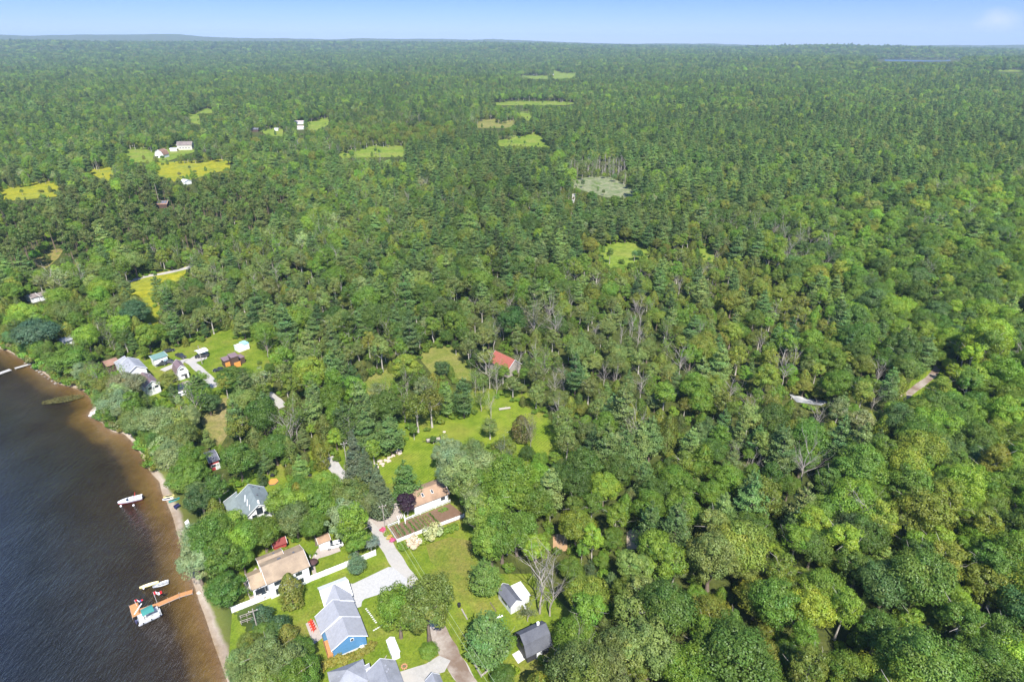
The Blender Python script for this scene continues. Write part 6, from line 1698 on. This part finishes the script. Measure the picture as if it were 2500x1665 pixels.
# ------------------------------------------------------------------ vehicles
def car(name, label, px, py, heading, body, kind='car', z=1.0, cat='car', L=4.5):
    p = W(px, py, z)
    o = empty(name, (p.x, p.y, z), R(heading), label, cat)
    w_ = .9
    def ring(x, pts): return [(x, y, zz) for y, zz in pts]
    def sec(x, wd, zb, zt, r=.12): return ring(x, [(-wd, zb), (-wd, zt - r), (-wd + r, zt), (wd - r, zt), (wd, zt - r), (wd, zb)])
    h = L / 2
    hood = .95 if kind != 'pickup' else 1.1
    m = MB()
    if kind == 'pickup':
        m.loft([sec(-h, .86, .42, 1.05), sec(-h + .15, .92, .35, 1.08), sec(-.35, .94, .33, 1.08), sec(.9, .94, .33, 1.12), sec(h - .4, .90, .35, 1.08), sec(h, .82, .42, .95)])
        m.build('body', body, o, smooth=False)
        b = MB(); b.box(-h + .15, -.5, -.72, .72, 1.0, 1.095); b.build('cargo_bed', BLACK, o)
        cab = [(-.45, .80, 1.05), (-.3, .72, 1.72), (.65, .70, 1.74), (1.25, .80, 1.08)]
    else:
        m.loft([sec(-h, .80, .45, .92), sec(-h + .2, .88, .35, 1.0), sec(-.6, w_, .33, 1.0), sec(.7, w_, .33, .98), sec(h - .35, .86, .35, .88), sec(h, .74, .42, .74)])
        m.build('body', body, o)
        cab = [(-h + .25, .78, .95), (-h + .8, .68, 1.45), (.25, .68, 1.48), (1.05, .80, .95)]
    c = MB(); c.loft([[(x, -y, .9), (x, -y, zz), (x, y, zz), (x, y, .9)] for x, y, zz in cab]); c.build('windows', GLASS, o)
    c = MB(); (x1, y1, z1), (x2, y2, z2) = cab[1], cab[2]
    c.box(x1 - .05, x2 + .05, -y1 - .02, y1 + .02, z1 - .02, z2 + .06); c.build('roof', body, o, .05)
    for sx in (-h * .62, h * .62):
        for sy in (-1, 1):
            t = MB(); t.tube((sx, sy * .72, .34), (sx, sy * .95, .34), .34, .34, 14); wt = t.build('wheel', BLACK, o)
            t = MB(); t.tube((sx, sy * .951, .34), (sx, sy * .97, .34), .2, .2, 10); t.build('rim', STEEL, wt)
    for sy in (-1, 1):
        t = MB(); t.box(h - .12, h + .01, sy * .62 - .14, sy * .62 + .14, .60, .74); t.build('headlight', WHITEP, o)
    return o
CB = M('glossy_charcoal_paint', (.035, .037, .045), .25, .05, 1, .3)
CG = M('dark_grey_paint', (.07, .07, .08), .3, .05, 1, .3)
CW = M('white_car_paint', (.8, .8, .8), .25, .03, 1)
CBL = M('blue_car_paint', (.03, .08, .30), .3, .05, 1)
car('white_car', 'white car parked by the small tan-roofed garage', 817, 1334, 200, CW)
car('grey_pickup', 'dark grey pickup truck alone on the upper settlement lawn', 442, 872, -32, CG, 'pickup', cat='pickup', L=5.6)
car('black_pickup', 'black pickup truck at the front of the white carport', 494, 872, 200, CB, 'pickup', cat='pickup', L=5.4)
car('dark_car', 'dark car in front of the green-roofed shed, left one of two', 394, 892, 200, CB)
car('dark_car', 'dark car in front of the green-roofed shed, right one of two', 410, 887, 200, CG)
car('dark_car', 'dark car at the wood edge behind the green-roofed shed', 413, 859, 30, CB)
car('dark_car', 'dark car half hidden by the big tree below the brown shed', 535, 906, 190, CB)
car('white_car', 'white car on the shaded gravel below the small gambrel barn', 440, 967, 215, CW)
car('blue_car', 'blue car in deep tree shade beside the sandy path', 510, 990, 205, CBL)
car('dark_car', 'dark car under the trees near the white road strip', 745, 1172, 250, CG)
car('dark_car', 'dark car by the white patch below the side road', 366, 797, 120, CB)

# ------------------------------------------------------------------ boats, dock, beach things
HULLW = M('white_gelcoat', (.82, .82, .82), .25, .03, 1)
ALU = M('aluminium_hull', (.52, .53, .55), .4, .12, 1.5, .3)
GREENC = M('teal_green_canvas', (.05, .24, .21), .8, .08, 1)
YEL = M('pale_yellow_hull', (.78, .66, .26), .4, .08, 2)
TEAL = M('teal_hull', (.03, .33, .30), .4, .08, 2)
CREAM = M('cream_vinyl', (.72, .70, .64), .6, .06, 3)
REDH = M('red_hull_stripe', (.55, .03, .04), .35, .05, 2)
def hull(sections, n=9):
    rings = []
    for x, hw, zk, zt in sections:
        r = []
        for i in range(n):
            t = math.pi * i / (n - 1); r.append((x, -hw * math.cos(t), zt - (zt - zk) * math.sin(t) ** .8))
        rings.append(r)
    return rings
def open_boat(name, label, cat, px, py, heading, L, B, mat, inner, benches, tip2=False, z=0.0, extra=None):
    p = W(px, py, z + .3); o = empty(name, (p.x, p.y, z), R(heading), label, cat)
    N = 12; outer = []; inn = []
    for i in range(N + 1):
        t = i / N; x = -L / 2 + L * t
        if tip2: hw = B / 2 * math.sin(math.pi * (0.04 + .92 * t)) ** .75
        else: hw = B / 2 * (.86 + .14 * math.sin(math.pi * min(1, t * 1.5))) * (1 if t < .5 else math.cos((t - .5) * math.pi * .97) ** .62)
        zt = .38 + .12 * t ** 3 + (.1 * (1 - t) ** 3 if tip2 else 0)
        outer.append((x, max(hw, .03), -.12, zt)); inn.append((x * .97, max(hw - .07, .01), -.02, zt - .01))
    m = MB(); a = hull(outer); b = hull(inn)
    m.loft(a, close=False, cap=True)
    h = m.build('hull', mat, o, smooth=False)
    m = MB(); m.loft(b, close=False, cap=False); m.build('inner_skin', inner, o)
    m = MB()
    for (u, w2) in zip(a, a[1:]):
        for k in (0, -1): m.tube(u[k], w2[k], .035, .035, 4, cap=False)
    m.build('gunwale', mat, o)
    for t in benches:
        x = -L / 2 + L * t; i = int(t * N); hw = outer[i][1] - .05
        m = MB(); m.box(x - .14, x + .14, -hw, hw, .22, .26); m.build('bench', inner, o)
    if extra: extra(o)
    return o
open_boat('rowboat', 'small grey aluminium rowboat afloat beside the yellow canoe', 'rowboat', 392, 1426, 208, 3.5, 1.4, ALU, M('grey_boat_floor', (.35, .36, .38), .6), (.15, .4, .65))
def outrig(o):
    m = MB(); m.lathe([(.02, -.1), (.22, 0), (.22, .2), (.02, .3)], 10, (-1.2, -.55, .1)); m.build('float', HULLW, o)
open_boat('canoe', 'long pale yellow canoe afloat with a white float beside it', 'canoe', 364, 1427, 27, 4.2, .9, YEL, CREAM, (.3, .7), True, extra=outrig)
# speedboat
p = W(318, 1221, .4); o = empty('speedboat', (p.x, p.y, 0), R(206), 'white speedboat with a red hull band and a red tow arch, moored off the beach', 'speedboat')
N = 14; sec = []; L = 6.2
for i in range(N + 1):
    t = i / N; x = -L / 2 + L * t; hw = 1.15 * (1 if t < .45 else math.cos((t - .45) * math.pi * .9) ** .6); sec.append((x, max(hw, .05), -.25 + .35 * t ** 3, .75 + .15 * t))
def slice_(sec, f0, f1):
    out = []
    for x, hw, zk, zt in sec:
        za, zb = zk + (zt - zk) * f0, zk + (zt - zk) * f1; wa, wb = hw * (.45 + .55 * f0), hw * (.45 + .55 * f1); out.append([(x, -wa, za), (x, -wb, zb), (x, wb, zb), (x, wa, za)])
    return out
m = MB(); m.loft(slice_(sec, 0, .34)); m.build('hull', REDH, o)
m = MB(); m.loft(slice_(sec, .34, 1.0)); m.build('topsides', HULLW, o)
m = MB(); m.box(-2.6, .5, -.8, .8, .72, .785); m.build('cockpit_floor', M('grey_cockpit', (.33, .33, .36), .7), o)
for sx, sy in ((-2.3, 0), (-.6, -.4), (-.6, .4)):
    m = MB(); m.box(sx - .25, sx + .25, sy - (.7 if sx < -2 else .28), sy + (.7 if sx < -2 else .28), .79, 1.1); m.box(sx - .3, sx - .2, sy - .28, sy + .28, 1.1, 1.4); m.build('seat', CREAM, o, .04)
m = MB(); m.loft([[(.5, -.85, .86), (.55, -.8, .86), (.2, -.7, 1.3), (.15, -.75, 1.3)], [(1.1, 0, .88), (1.16, 0, .88), (.65, 0, 1.35), (.6, 0, 1.35)], [(.5, .85, .86), (.55, .8, .86), (.2, .7, 1.3), (.15, .75, 1.3)]]); m.build('windscreen', GLASS, o)
m = MB(); A = [(-1.2, -1.0, .9), (-1.5, -.9, 2.1), (-1.5, .9, 2.1), (-1.2, 1.0, .9)]
for a, b in zip(A, A[1:]): m.tube(a, b, .06, .06, 6)
m.build('tow_arch', REDPAINT, o)
m = MB(); m.box(-3.45, -3.0, -.2, .2, .2, 1.15); m.build('outboard_motor', BLACK, o, .08)
for i, (x, y) in enumerate(((295, 1235), (326, 1233))):
    p = W(x, y, .1); m = MB(); m.lathe([(.05, -.25), (.28, -.1), (.32, .1), (.2, .32), (.04, .4)], 12); b = m.build('mooring_buoy', HULLW, smooth=True); b.location = (p.x, p.y, 0)
    props(b, ['white mooring buoy ahead of the speedboat bow', 'white mooring buoy below the speedboat hull'][i], 'buoy')
# pontoon boat
p = W(364, 1502, .7); A = W(337, 1515, .6); B = W(396, 1487, .6)
hd = math.atan2(B.y - A.y, B.x - A.x)
o = empty('pontoon_boat', (p.x, p.y, 0), hd, 'white pontoon boat under a teal green canopy, tied to the orange dock', 'pontoon boat')
L = (B - A).length
for sy in (-.85, .85):
    m = MB(); m.loft([[(x, sy + r * math.cos(t), .05 + r * math.sin(t)) for t in [k * math.pi / 6 for k in range(12)]] for x, r in ((-L / 2 + .05, .2), (-L / 2 + .3, .3), (L / 2 - .9, .3), (L / 2 - .35, .2), (L / 2 - .05, .05))]); m.build('pontoon', ALU, o)
m = MB(); m.box(-L / 2 + .3, L / 2 - .15, -1.2, 1.2, .36, .46); m.build('deck', M('light_grey_carpet', (.48, .48, .47), .9), o)
m = MB()
for sy in (-1.2, 1.17): m.box(-L / 2 + .35, L / 2 - .5, sy, sy + .03, .5, 1.12)
m.box(L / 2 - .53, L / 2 - .5, -1.17, -.4, .5, 1.12); m.box(L / 2 - .53, L / 2 - .5, .4, 1.17, .5, 1.12); m.box(-L / 2 + .35, -L / 2 + .38, -1.17, 1.17, .5, 1.12)
m.build('side_panels', HULLW, o)
m = MB()
for sy in (-1.2, 1.2): m.tube((-L / 2 + .35, sy, 1.16), (L / 2 - .5, sy, 1.16), .035)
m.build('handrail', STEEL, o)
for a in ((-L / 2 + .5, -L / 2 + 1.5, -.9, .9, .85), (L / 2 - 2.3, L / 2 - .7, -1.1, -.55, .85), (L / 2 - 2.3, L / 2 - .7, .55, 1.1, .85), (-.6, .9, -1.1, -.55, .85)):
    m = MB(); m.box(a[0], a[1], a[2], a[3], .46, a[4]); m.box(a[0], a[1], a[2] if a[2] < -.9 else a[3] - .12, a[2] + .12 if a[2] < -.9 else a[3], a[4], 1.15); m.build('bench_seat', CREAM, o, .05)
m = MB(); m.box(-.5, .1, .5, 1.0, .46, 1.3); m.build('helm_console', HULLW, o, .06)
m = MB(); K = 9; x0, x1 = -L / 2 + 1.3, L / 2 - 1.3
top = [[(x0 + (x1 - x0) * i / 10, -1.15 + 2.3 * j / (K - 1), 2.35 + .18 * math.sin(math.pi * j / (K - 1)) + .08 * math.sin(math.pi * i / 10)) for j in range(K)] for i in range(11)]
low = [[(x, y, z - .05) for x, y, z in r] for r in top]
m.loft([t + l[::-1] for t, l in zip(top, low)]); cn = m.build('canopy', GREENC, o)
m = MB()
for xx_, x2 in ((x0 + .1, -.3), (x1 - .1, .5)):
    for sy in (-1.13, 1.13): m.tube((xx_, sy, 2.32), (x2, sy, 1.15), .03)
m.build('canopy_frame', STEEL, o)
m = MB(); m.box(-L / 2 - .35, -L / 2 + .1, -.22, .22, .3, 1.15); m.tube((-L / 2 - .25, 0, -.2), (-L / 2 - .15, 0, .4), .1); m.build('outboard_motor', M('dark_navy_cowl', (.06, .06, .12), .3), o, .06)
m = MB()
for xx_ in (-1.5, .2, 2.0): m.lathe([(.03, .25), (.11, .3), (.12, .6), (.04, .7)], 8, (xx_, -1.33, 0))
m.build('fenders', BLACK, o)

# dock
dk = empty('orange_dock', tuple(W(400, 1466, .45)), 0, 'narrow orange-planked dock ending in a square platform on the lake', 'dock')
base = dk.location.copy()
def planks(path, width, nm='walkway'):
    P = [W(a, b, .5) for a, b in path]; m = MB(); pm = MB()
    for a, b in zip(P, P[1:]):
        u = (b - a).normalized(); v = Vector((-u.y, u.x, 0)); n = int((b - a).length / .16)
        for i in range(n):
            s = a + u * i * .16 - base; e = s + u * .14
            vs = [s - v * width / 2, e - v * width / 2, e + v * width / 2, s + v * width / 2]
            for q in vs: q.z = 0
            m.add(vs + [q + Vector((0, 0, .06)) for q in vs], [(3, 2, 1, 0), (4, 5, 6, 7), (0, 1, 5, 4), (1, 2, 6, 5), (2, 3, 7, 6), (3, 0, 4, 7)])
        for t in (0, .5, 1):
            for sg in (-1, 1): q = a.lerp(b, t) - base + v * sg * (width / 2 + .05); MB().tube((q.x, q.y, -1.6), (q.x, q.y, .35), .04, .04, 6).build('post', GREYW, dk)
        for sg in (-1, 1):
            s = a - base + v * sg * (width / 2 - .03); e = b - base + v * sg * (width / 2 - .03); s.z = e.z = -.08; pm.tube(s, e, .07, .07, 4)
    m.build(nm, CEDARW, dk); pm.build('stringers', GREYW, dk)
planks([(470, 1443), (437, 1453), (384, 1476), (338, 1491)], 1.25)
planks([(326, 1474), (334, 1503)], 1.75, 'platform')
m = MB(); q = W(334, 1483, .5) - base; m.box(q.x + .35, q.x + .62, q.y - 1.9, q.y + 1.2, .07, .14); m.build('white_bumper', WHITEP, dk)
# flags
def flag(label, px, py, H, cols, wdt=1.7, ht=.85, leaf=False, ang=18):
    p = W(px, py, .5); o = empty('flag', (p.x, p.y, .5), R(ang), label, 'flag')
    m = MB(); m.tube((0, 0, -.3), (-.1, 0, H), .035, .03, 8); m.build('flagpole', HULLW, o)
    x0 = -.08; n = 24
    def zz(x): return H - .1 - .12 * x + .06 * math.sin(x * 5)
    for (a, b, mt) in cols:
        m = MB(); ra = []
        for i in range(9):
            x = x0 + wdt * (a + (b - a) * i / 8); yv = .16 * math.sin((x - x0) * 4.6)
            ra.append([(x, yv - .008, zz(x)), (x, yv - .008, zz(x) - ht), (x, yv + .008, zz(x) - ht), (x, yv + .008, zz(x))])
        m.loft(ra); m.build('cloth_band', mt, o)
    if leaf:
        L_ = [(0, -.5), (.03, -.2), (.3, -.25), (.24, -.12), (.46, .08), (.38, .12), (.42, .28), (.26, .24), (.22, .3), (.1, .18), (.15, .45), (.07, .4), (0, .58)]
        pts = L_ + [(-a, b) for a, b in L_[::-1][1:-1]]
        for sg in (-1, 1):
            m = MB(); x_c = x0 + wdt * .5; vs = []
            for a, b in pts:
                x = x_c + a * ht * .75; vs.append((x, .16 * math.sin((x - x0) * 4.6) + sg * .02, zz(x) - ht / 2 + b * ht * .75))
            m.add(vs, [tuple(range(len(vs)))]); m.build('maple_leaf', FR_, o)
    return o
FR_ = M('flag_red', (.72, .03, .04), .7, .04, 2); FW_ = M('flag_white', (.82, .82, .82), .7, .04, 2); FB_ = M('flag_blue', (.10, .16, .45), .7, .04, 2)
flag('red and white flag with a leaf emblem flying from the middle of the dock', 382, 1466, 2.9, [(0, .25, FR_), (.25, .75, FW_), (.75, 1, FR_)], leaf=True, ang=16)
flag('narrow red, white and blue flag flying at the dock platform corner', 334, 1478, 1.9, [(0, .28, FR_), (.28, .62, FW_), (.62, .8, FB_), (.8, 1, FR_)], 1.7, .45, ang=10)
# grey jetty at the left
jt = empty('grey_jetty', tuple(W(36, 899, .45)), 0, 'long grey plank jetty reaching into the lake at the left edge', 'jetty')
base = jt.location.copy(); _dk = dk; dk = jt; _c = CEDARW; CEDARW = M('silver_grey_planks', (.46, .45, .42), .8, .15, 4)
planks([(74, 888), (36, 899)], 1.3); planks([(25, 902), (-20, 918)], 1.9, 'floating_section'); CEDARW = _c
# small craft drawn up on the beach
def shore_z(x, y): return float(ground(np.array([x]), np.array([y]))[0])
for px, py, hd_, mt, lab in ((412, 1211, 20, YEL, 'short yellow kayak drawn up on the beach'), (410, 1217, 15, HULLW, 'short white kayak drawn up on the beach'), (425, 1220, 35, TEAL, 'short teal kayak at the bushes behind the beach')):
    p = W(px, py, .6); open_boat('kayak', lab, 'kayak', px, py, hd_, 2.9, .8, mt, BLACK, (), True, z=shore_z(p.x, p.y) + .12)
o = empty('beach_bench', tuple(W(433, 1238, .95)), R(60), 'dark navy bench on the sand under the shore bushes', 'bench')
NV = M('navy_plastic', (.03, .03, .10), .5, .1, 2); m = MB(); m.box(-.8, .8, -.3, .3, .4, .46); m.build('seat', NV, o); m = MB(); m.box(-.8, .8, .28, .34, .46, .95); m.build('backrest', NV, o)
for sx in (-.7, .7): m = MB(); m.box(sx - .05, sx + .05, -.28, .28, 0, .4); m.build('leg', NV, o)

# ------------------------------------------------------------------ garden furniture and small things
def adirondack(px, py, lab):
    p = W(px, py, 1.3); o = empty('lawn_chair', (p.x, p.y, 1.06), R(-115), lab, 'chair', 'red chairs on the patio')
    m = MB()
    for i in range(4): m.box(-.3, .3, -.3 + i * .15, -.18 + i * .15, .36 - i * .04, .39 - i * .04)
    m.build('seat', REDPAINT, o)
    m = MB()
    for i in range(5): vs = [(-.3 + i * .125, .27, .25), (-.19 + i * .125, .27, .25), (-.19 + i * .125, .55, 1.0), (-.3 + i * .125, .55, 1.0)]; m.add(vs + [(a, b + .03, c) for a, b, c in vs], [(0, 1, 2, 3), (7, 6, 5, 4), (0, 4, 5, 1), (1, 5, 6, 2), (2, 6, 7, 3), (3, 7, 4, 0)])
    m.build('backrest', REDPAINT, o)
    for sx in (-.38, .38):
        m = MB(); m.box(sx - .07, sx + .07, -.38, .4, .56, .59); m.build('armrest', REDPAINT, o)
        m = MB(); m.box(sx - .03, sx + .03, -.33, -.25, 0, .56); m.build('leg', REDPAINT, o)
        m = MB(); m.box(sx - .03, sx + .03, .3, .38, 0, .56); m.build('leg', REDPAINT, o)
for i, (x, y) in enumerate(((758, 1518), (760.5, 1524), (763, 1530), (765.5, 1536.5))):
    adirondack(x, y, ['red slatted lawn chair farthest from the camera on the patio', 'second red slatted lawn chair from the far end', 'second red slatted lawn chair from the near end', 'red slatted lawn chair nearest the camera on the patio'][i])
p = W(765, 1377, 2.2); o = empty('patio_umbrella', (p.x, p.y, 1.05), 0, 'dark brown parasol at the road end of the tan-roofed house', 'parasol')
DB = M('dark_brown_cloth', (.07, .035, .035), .8, .1, 2)
m = MB(); m.lathe([(1.25, 2.0), (.7, 2.3), (.05, 2.55)], 8); m.build('canopy', DB, o); m = MB(); m.tube((0, 0, 0), (0, 0, 2.5), .03); m.build('pole', GREYW, o)
for x, y, l in ((757, 1358, 'white potted plant stand at the path, nearer the house'), (771, 1354, 'white potted plant stand at the path, nearer the garage'), (668, 1203, 'white bird feeder post on the lawn right of the grey-green roof')):
    p = W(x, y, 1.3); o = empty('planter', (p.x, p.y, 1), 0, l, 'planter'); m = MB(); m.lathe([(.16, 0), (.22, .5), (.26, .55), (.02, .56)], 10); m.build('pot', HULLW, o)
    g = np.random.default_rng(3); pts = [(a[0] * .3, a[1] * .3, .75 + a[2] * .22) for a in rand_dirs(g, 60)]; q = leafmesh('foliage', pts, .12, (.12, .2, .05)); q.parent = o
# terrace table and chairs
p = W(645, 1449, 1.7); o = empty('patio_table', (p.x, p.y, 1.05), R(20), 'round dark table on the terrace of the tan-roofed house', 'table')
m = MB(); m.lathe([(.02, .7), (.6, .7), (.6, .74), (.02, .74)], 14); m.build('tabletop', GLASS, o); m = MB(); m.tube((0, 0, 0), (0, 0, .7), .05); m.build('leg', GREYW, o)
p0 = p
for k in range(4):
    a = k * math.pi / 2 + .5; c = empty('terrace_chair', (p0.x + 1.05 * math.cos(a), p0.y + 1.05 * math.sin(a), 1.05), a + math.pi / 2, ['grey terrace chair on the house side of the round table', 'grey terrace chair on the lake side of the round table', 'grey terrace chair on the fence side of the round table', 'grey terrace chair on the road side of the round table'][k], 'chair')
    m = MB(); m.box(-.25, .25, -.25, .25, .42, .47); m.build('seat', GREYW, c); m = MB(); m.box(-.25, .25, -.3, -.25, .45, .95); m.build('backrest', GREYW, c)
    for sx in (-.22, .22):
        for sy in (-.22, .22): m = MB(); m.box(sx - .02, sx + .02, sy - .02, sy + .02, 0, .42); m.build('leg', GREYW, c)
# stepping stones
SP = [(894, 1486), (897, 1490), (900, 1494), (903, 1498), (906, 1502), (909, 1506), (912, 1511), (915, 1515), (918, 1519)]
for i, (x, y) in enumerate(SP + [(913, 1538), (918, 1535), (923, 1532), (928, 1529), (933, 1526)]):
    p = W(x, y, 1); m = MB(); m.box(-.22, .22, -.15, .15, 0, .06); s = m.build('stepping_stone', CONC, None, .03); s.location = (p.x, p.y, 1.02); s.rotation_euler = (0, 0, R(25 + 9 * math.sin(i * 3)))
    props(s, ORD(i, 9) + ' pale stepping stone of the diagonal path beside the blue house' if i < 9 else ORD(i - 9, 5) + ' pale stepping stone of the short path by the broadleaf pair', 'stone', 'stepping stones running away from the blue house' if i < 9 else 'stepping stones of the short cross path')
# lawn things
p = W(1121, 1478, 1.3); o = empty('fire_barrel', (p.x, p.y, 1), 0, 'small black barrel standing on the lawn left of the grey-roofed shed', 'barrel')
m = MB(); m.lathe([(.35, 0), (.42, .45), (.36, .9), (.28, .95)], 12); m.build('drum', BLACK, o); m = MB(); m.lathe([(.4, .95), (.4, 1.0), (.05, 1.05)], 12); m.build('lid', BLACK, o)
def log(px, py, L, r, ang, lab, name='log', mat=None, cat='log'):
    p = W(px, py, 1); m = MB(); n = 6; m.tube((-L / 2, 0, r), (L / 2, 0, r), r, r * .85, 9); m.tube((L * .1, 0, r), (L * .16, r * 2.0, r * 1.6), r * .3, r * .2, 5)
    s = m.build(name, mat or GREYW); s.location = (p.x, p.y, 1.03); s.rotation_euler = (0, 0, R(ang)); props(s, lab, cat)
log(1134, 1500, 3.2, .18, -62, 'weathered log lying on the lawn near the black barrel')
log(1204, 1482, 3.0, .12, -60, 'thin dark log above the big pale pine', mat=BARK)
log(1219, 1507, 1.7, .22, 25, 'white bundle lying on the grass right of the big pale pine', 'white_bundle', HULLW, 'bundle')
log(1280, 1481, 2.0, .28, -70, 'white tank lying beside the small grey-roofed shed', 'white_tank', HULLW, 'tank')
log(1232, 1000, 4.2, .45, 14, 'thick grey log at the far side of the meadow')
log(940, 1607, 1.4, .1, 70, 'short pale post lying on the grass left of the tiny white shed', 'post', GREYW, 'post')
p = W(987, 1627, 1); o = empty('fire_pit', (p.x, p.y, 1.03), 0, 'little orange-brown fire pit ring on the lawn by the pale driveway', 'fire pit')
m = MB()
for k in range(9): a = k * .7; m.lathe([(.05, 0), (.2, .05), (.17, .2), (.04, .24)], 7, (.55 * math.cos(a), .55 * math.sin(a), 0))
m.build('stones', M('orange_brick', (.45, .22, .12), .8, .2, 3), o); m = MB(); m.tube((-.4, -.1, .1), (.4, .2, .14), .09); m.tube((-.3, .3, .1), (.3, -.3, .22), .08); m.build('firewood', BARK, o)
# utility trailer
p = W(1058, 1074, 1.5); o = empty('utility_trailer', (p.x, p.y, 1.03), R(14), 'black utility trailer with a ramp parked on the meadow', 'trailer')
m = MB(); m.box(-2.3, 2.3, -1, 1, .55, .62); m.build('deck', M('pale_trailer_boards', (.4, .36, .3), .8, .2, 4), o)
m = MB()
for sy in (-1, 1): m.tube((-2.3, sy, 1.0), (2.3, sy, 1.0), .05); m.tube((-2.3, sy, .6), (2.3, sy, .6), .06); [m.tube((x, sy, .6), (x, sy, 1.0), .04) for x in (-2.3, -.8, .8, 2.3)]
m.tube((-2.3, -1, 1), (-2.3, 1, 1), .05); m.tube((-2.3, 0, .55), (-3.6, 0, .5), .07); m.build('frame', BLACK, o)
m = MB(); m.box(2.3, 2.36, -1, 1, .55, 1.9); m.build('ramp', BLACK, o)
for sy in (-1.15, 1.15): m = MB(); m.tube((0, sy - .1, .35), (0, sy + .1, .35), .35, .35, 14); m.build('wheel', BLACK, o)
# hexagonal platform and cover in the shade
p = W(667, 1176, 1.2); o = empty('hexagonal_platform', (p.x, p.y, 1), R(10), 'six-sided orange wooden platform at the shaded lawn corner', 'platform')
m = MB(); m.lathe([(1.5, 0), (1.5, .4), (.02, .41)], 6); m.build('boards', ORANGE, o); m = MB(); m.lathe([(1.58, .0), (1.58, .3), (1.5, .31)], 6); m.build('rim', BARK, o)
p = W(665, 1161, 1.6); o = empty('black_cover', (p.x, p.y, 1), 0, 'dark covered grill behind the six-sided orange platform', 'grill'); m = MB(); m.box(-.6, .6, -.35, .35, .5, .95); m.lathe([(.45, .95), (.4, 1.2), (.05, 1.3)], 10); m.build('lid', BLACK, o, .04)
m = MB(); [m.box(a - .04, a + .04, b - .04, b + .04, 0, .5) for a in (-.5, .5) for b in (-.28, .28)]; m.build('legs', BLACK, o)
# boulders along the meadow corner and shore
ROCK = M('pinkish_boulder', (.50, .41, .34), .9, .2, 2)
def rock(px, py, r, lab, grp, z=None, mat=None):
    p = W(px, py, 1.0); zz_ = shore_z(p.x, p.y); bm = bmesh.new(); bmesh.ops.create_icosphere(bm, subdivisions=2, radius=r); gg = random.Random(int(px * 13 + py))
    ph = [gg.uniform(0, 6) for _ in range(3)]
    for v in bm.verts:
        c = v.co; k_ = 1 + .18 * math.sin(c.x * 4 / r + ph[0]) + .15 * math.sin(c.y * 5 / r + ph[1]) + gg.uniform(-.07, .07); v.co = Vector((c.x * k_ * 1.2, c.y * k_, c.z * .62 * k_))
    me = bpy.data.meshes.new('boulder'); bm.to_mesh(me); bm.free(); me.materials.append(mat or ROCK)
    o = bpy.data.objects.new('boulder', me); C.objects.link(o); o.location = (p.x, p.y, zz_ + r * .2); o.rotation_euler = (0, 0, gg.uniform(0, 6)); props(o, lab, 'boulder', grp)
g = random.Random(4)
for i in range(22):
    t = i / 21; x = 922 + (978 - 922) * t + g.uniform(-4, 4); y = 1133 - 34 * t + g.uniform(-5, 5) + 12 * (1 - t) * g.random(); rock(x, y, g.uniform(.3, .7), ORD(i, 22) + ' boulder in the pinkish rock pile at the meadow corner', 'boulders at the meadow corner')
for i, (x, y) in enumerate([(60, 881), (68, 886), (76, 891), (82, 895), (88, 899), (95, 903), (101, 908), (108, 914), (116, 919), (125, 925), (134, 931)]):
    rock(x, y, g.uniform(.35, .65), ORD(i if i < 9 else i, 11) + ' boulder along the water edge by the grey jetty', 'boulders at the grey jetty', mat=M('brown_grey_boulder', (.26, .23, .19), .9, .25, 2))
for i in range(9): rock(219 + i * 4.0, 1010 - i * 2.6 + g.uniform(-2, 2), g.uniform(.4, .7), ORD(i, 9) + ' pale boulder in the little stone breakwater', 'boulders of the stone breakwater', mat=CONC)
rock(484, 1440, .5, 'dark boulder at the landward end of the orange dock', None); rock(1085, 1055, .5, 'brown stone heap left of the utility trailer on the meadow', None)
# clipped weeds afloat near the breakwater
wp_ = [W(a, b, 0) for a, b in ((138, 982), (145, 975), (158, 968), (168, 968), (166, 976), (152, 982))]
g = np.random.default_rng(8); pts = []
cx = sum(p.x for p in wp_) / 6; cy = sum(p.y for p in wp_) / 6
for k in range(900): a = g.uniform(0, 6.28); rr = math.sqrt(g.uniform(0, 1)); pts.append((cx + 6.5 * rr * math.cos(a), cy + 2.6 * rr * math.sin(a) + .35 * rr * math.cos(a) * 6, .05))
q = leafmesh('water_weed', pts, .25, (.16, .15, .05), .2); props(q, 'olive patch of floating water weed off the stone breakwater', 'water weed', None, 'stuff')

# ------------------------------------------------------------------ the summer haze that fades the far woods
hm = bpy.data.materials.new('summer_haze'); hm.use_nodes = True
t = hm.node_tree; t.nodes.clear()
ho = t.nodes.new('ShaderNodeOutputMaterial'); hv = t.nodes.new('ShaderNodeVolumePrincipled')
hv.inputs['Color'].default_value = (.60, .82, 1.0, 1); hv.inputs['Density'].default_value = 6.5e-5; hv.inputs['Anisotropy'].default_value = 0.0
t.links.new(hv.outputs[0], ho.inputs['Volume'])
m = MB(); m.box(-14500, 14500, -1200, 17500, -12, 330)
hz_ = m.build('haze', hm); props(hz_, kind='stuff')
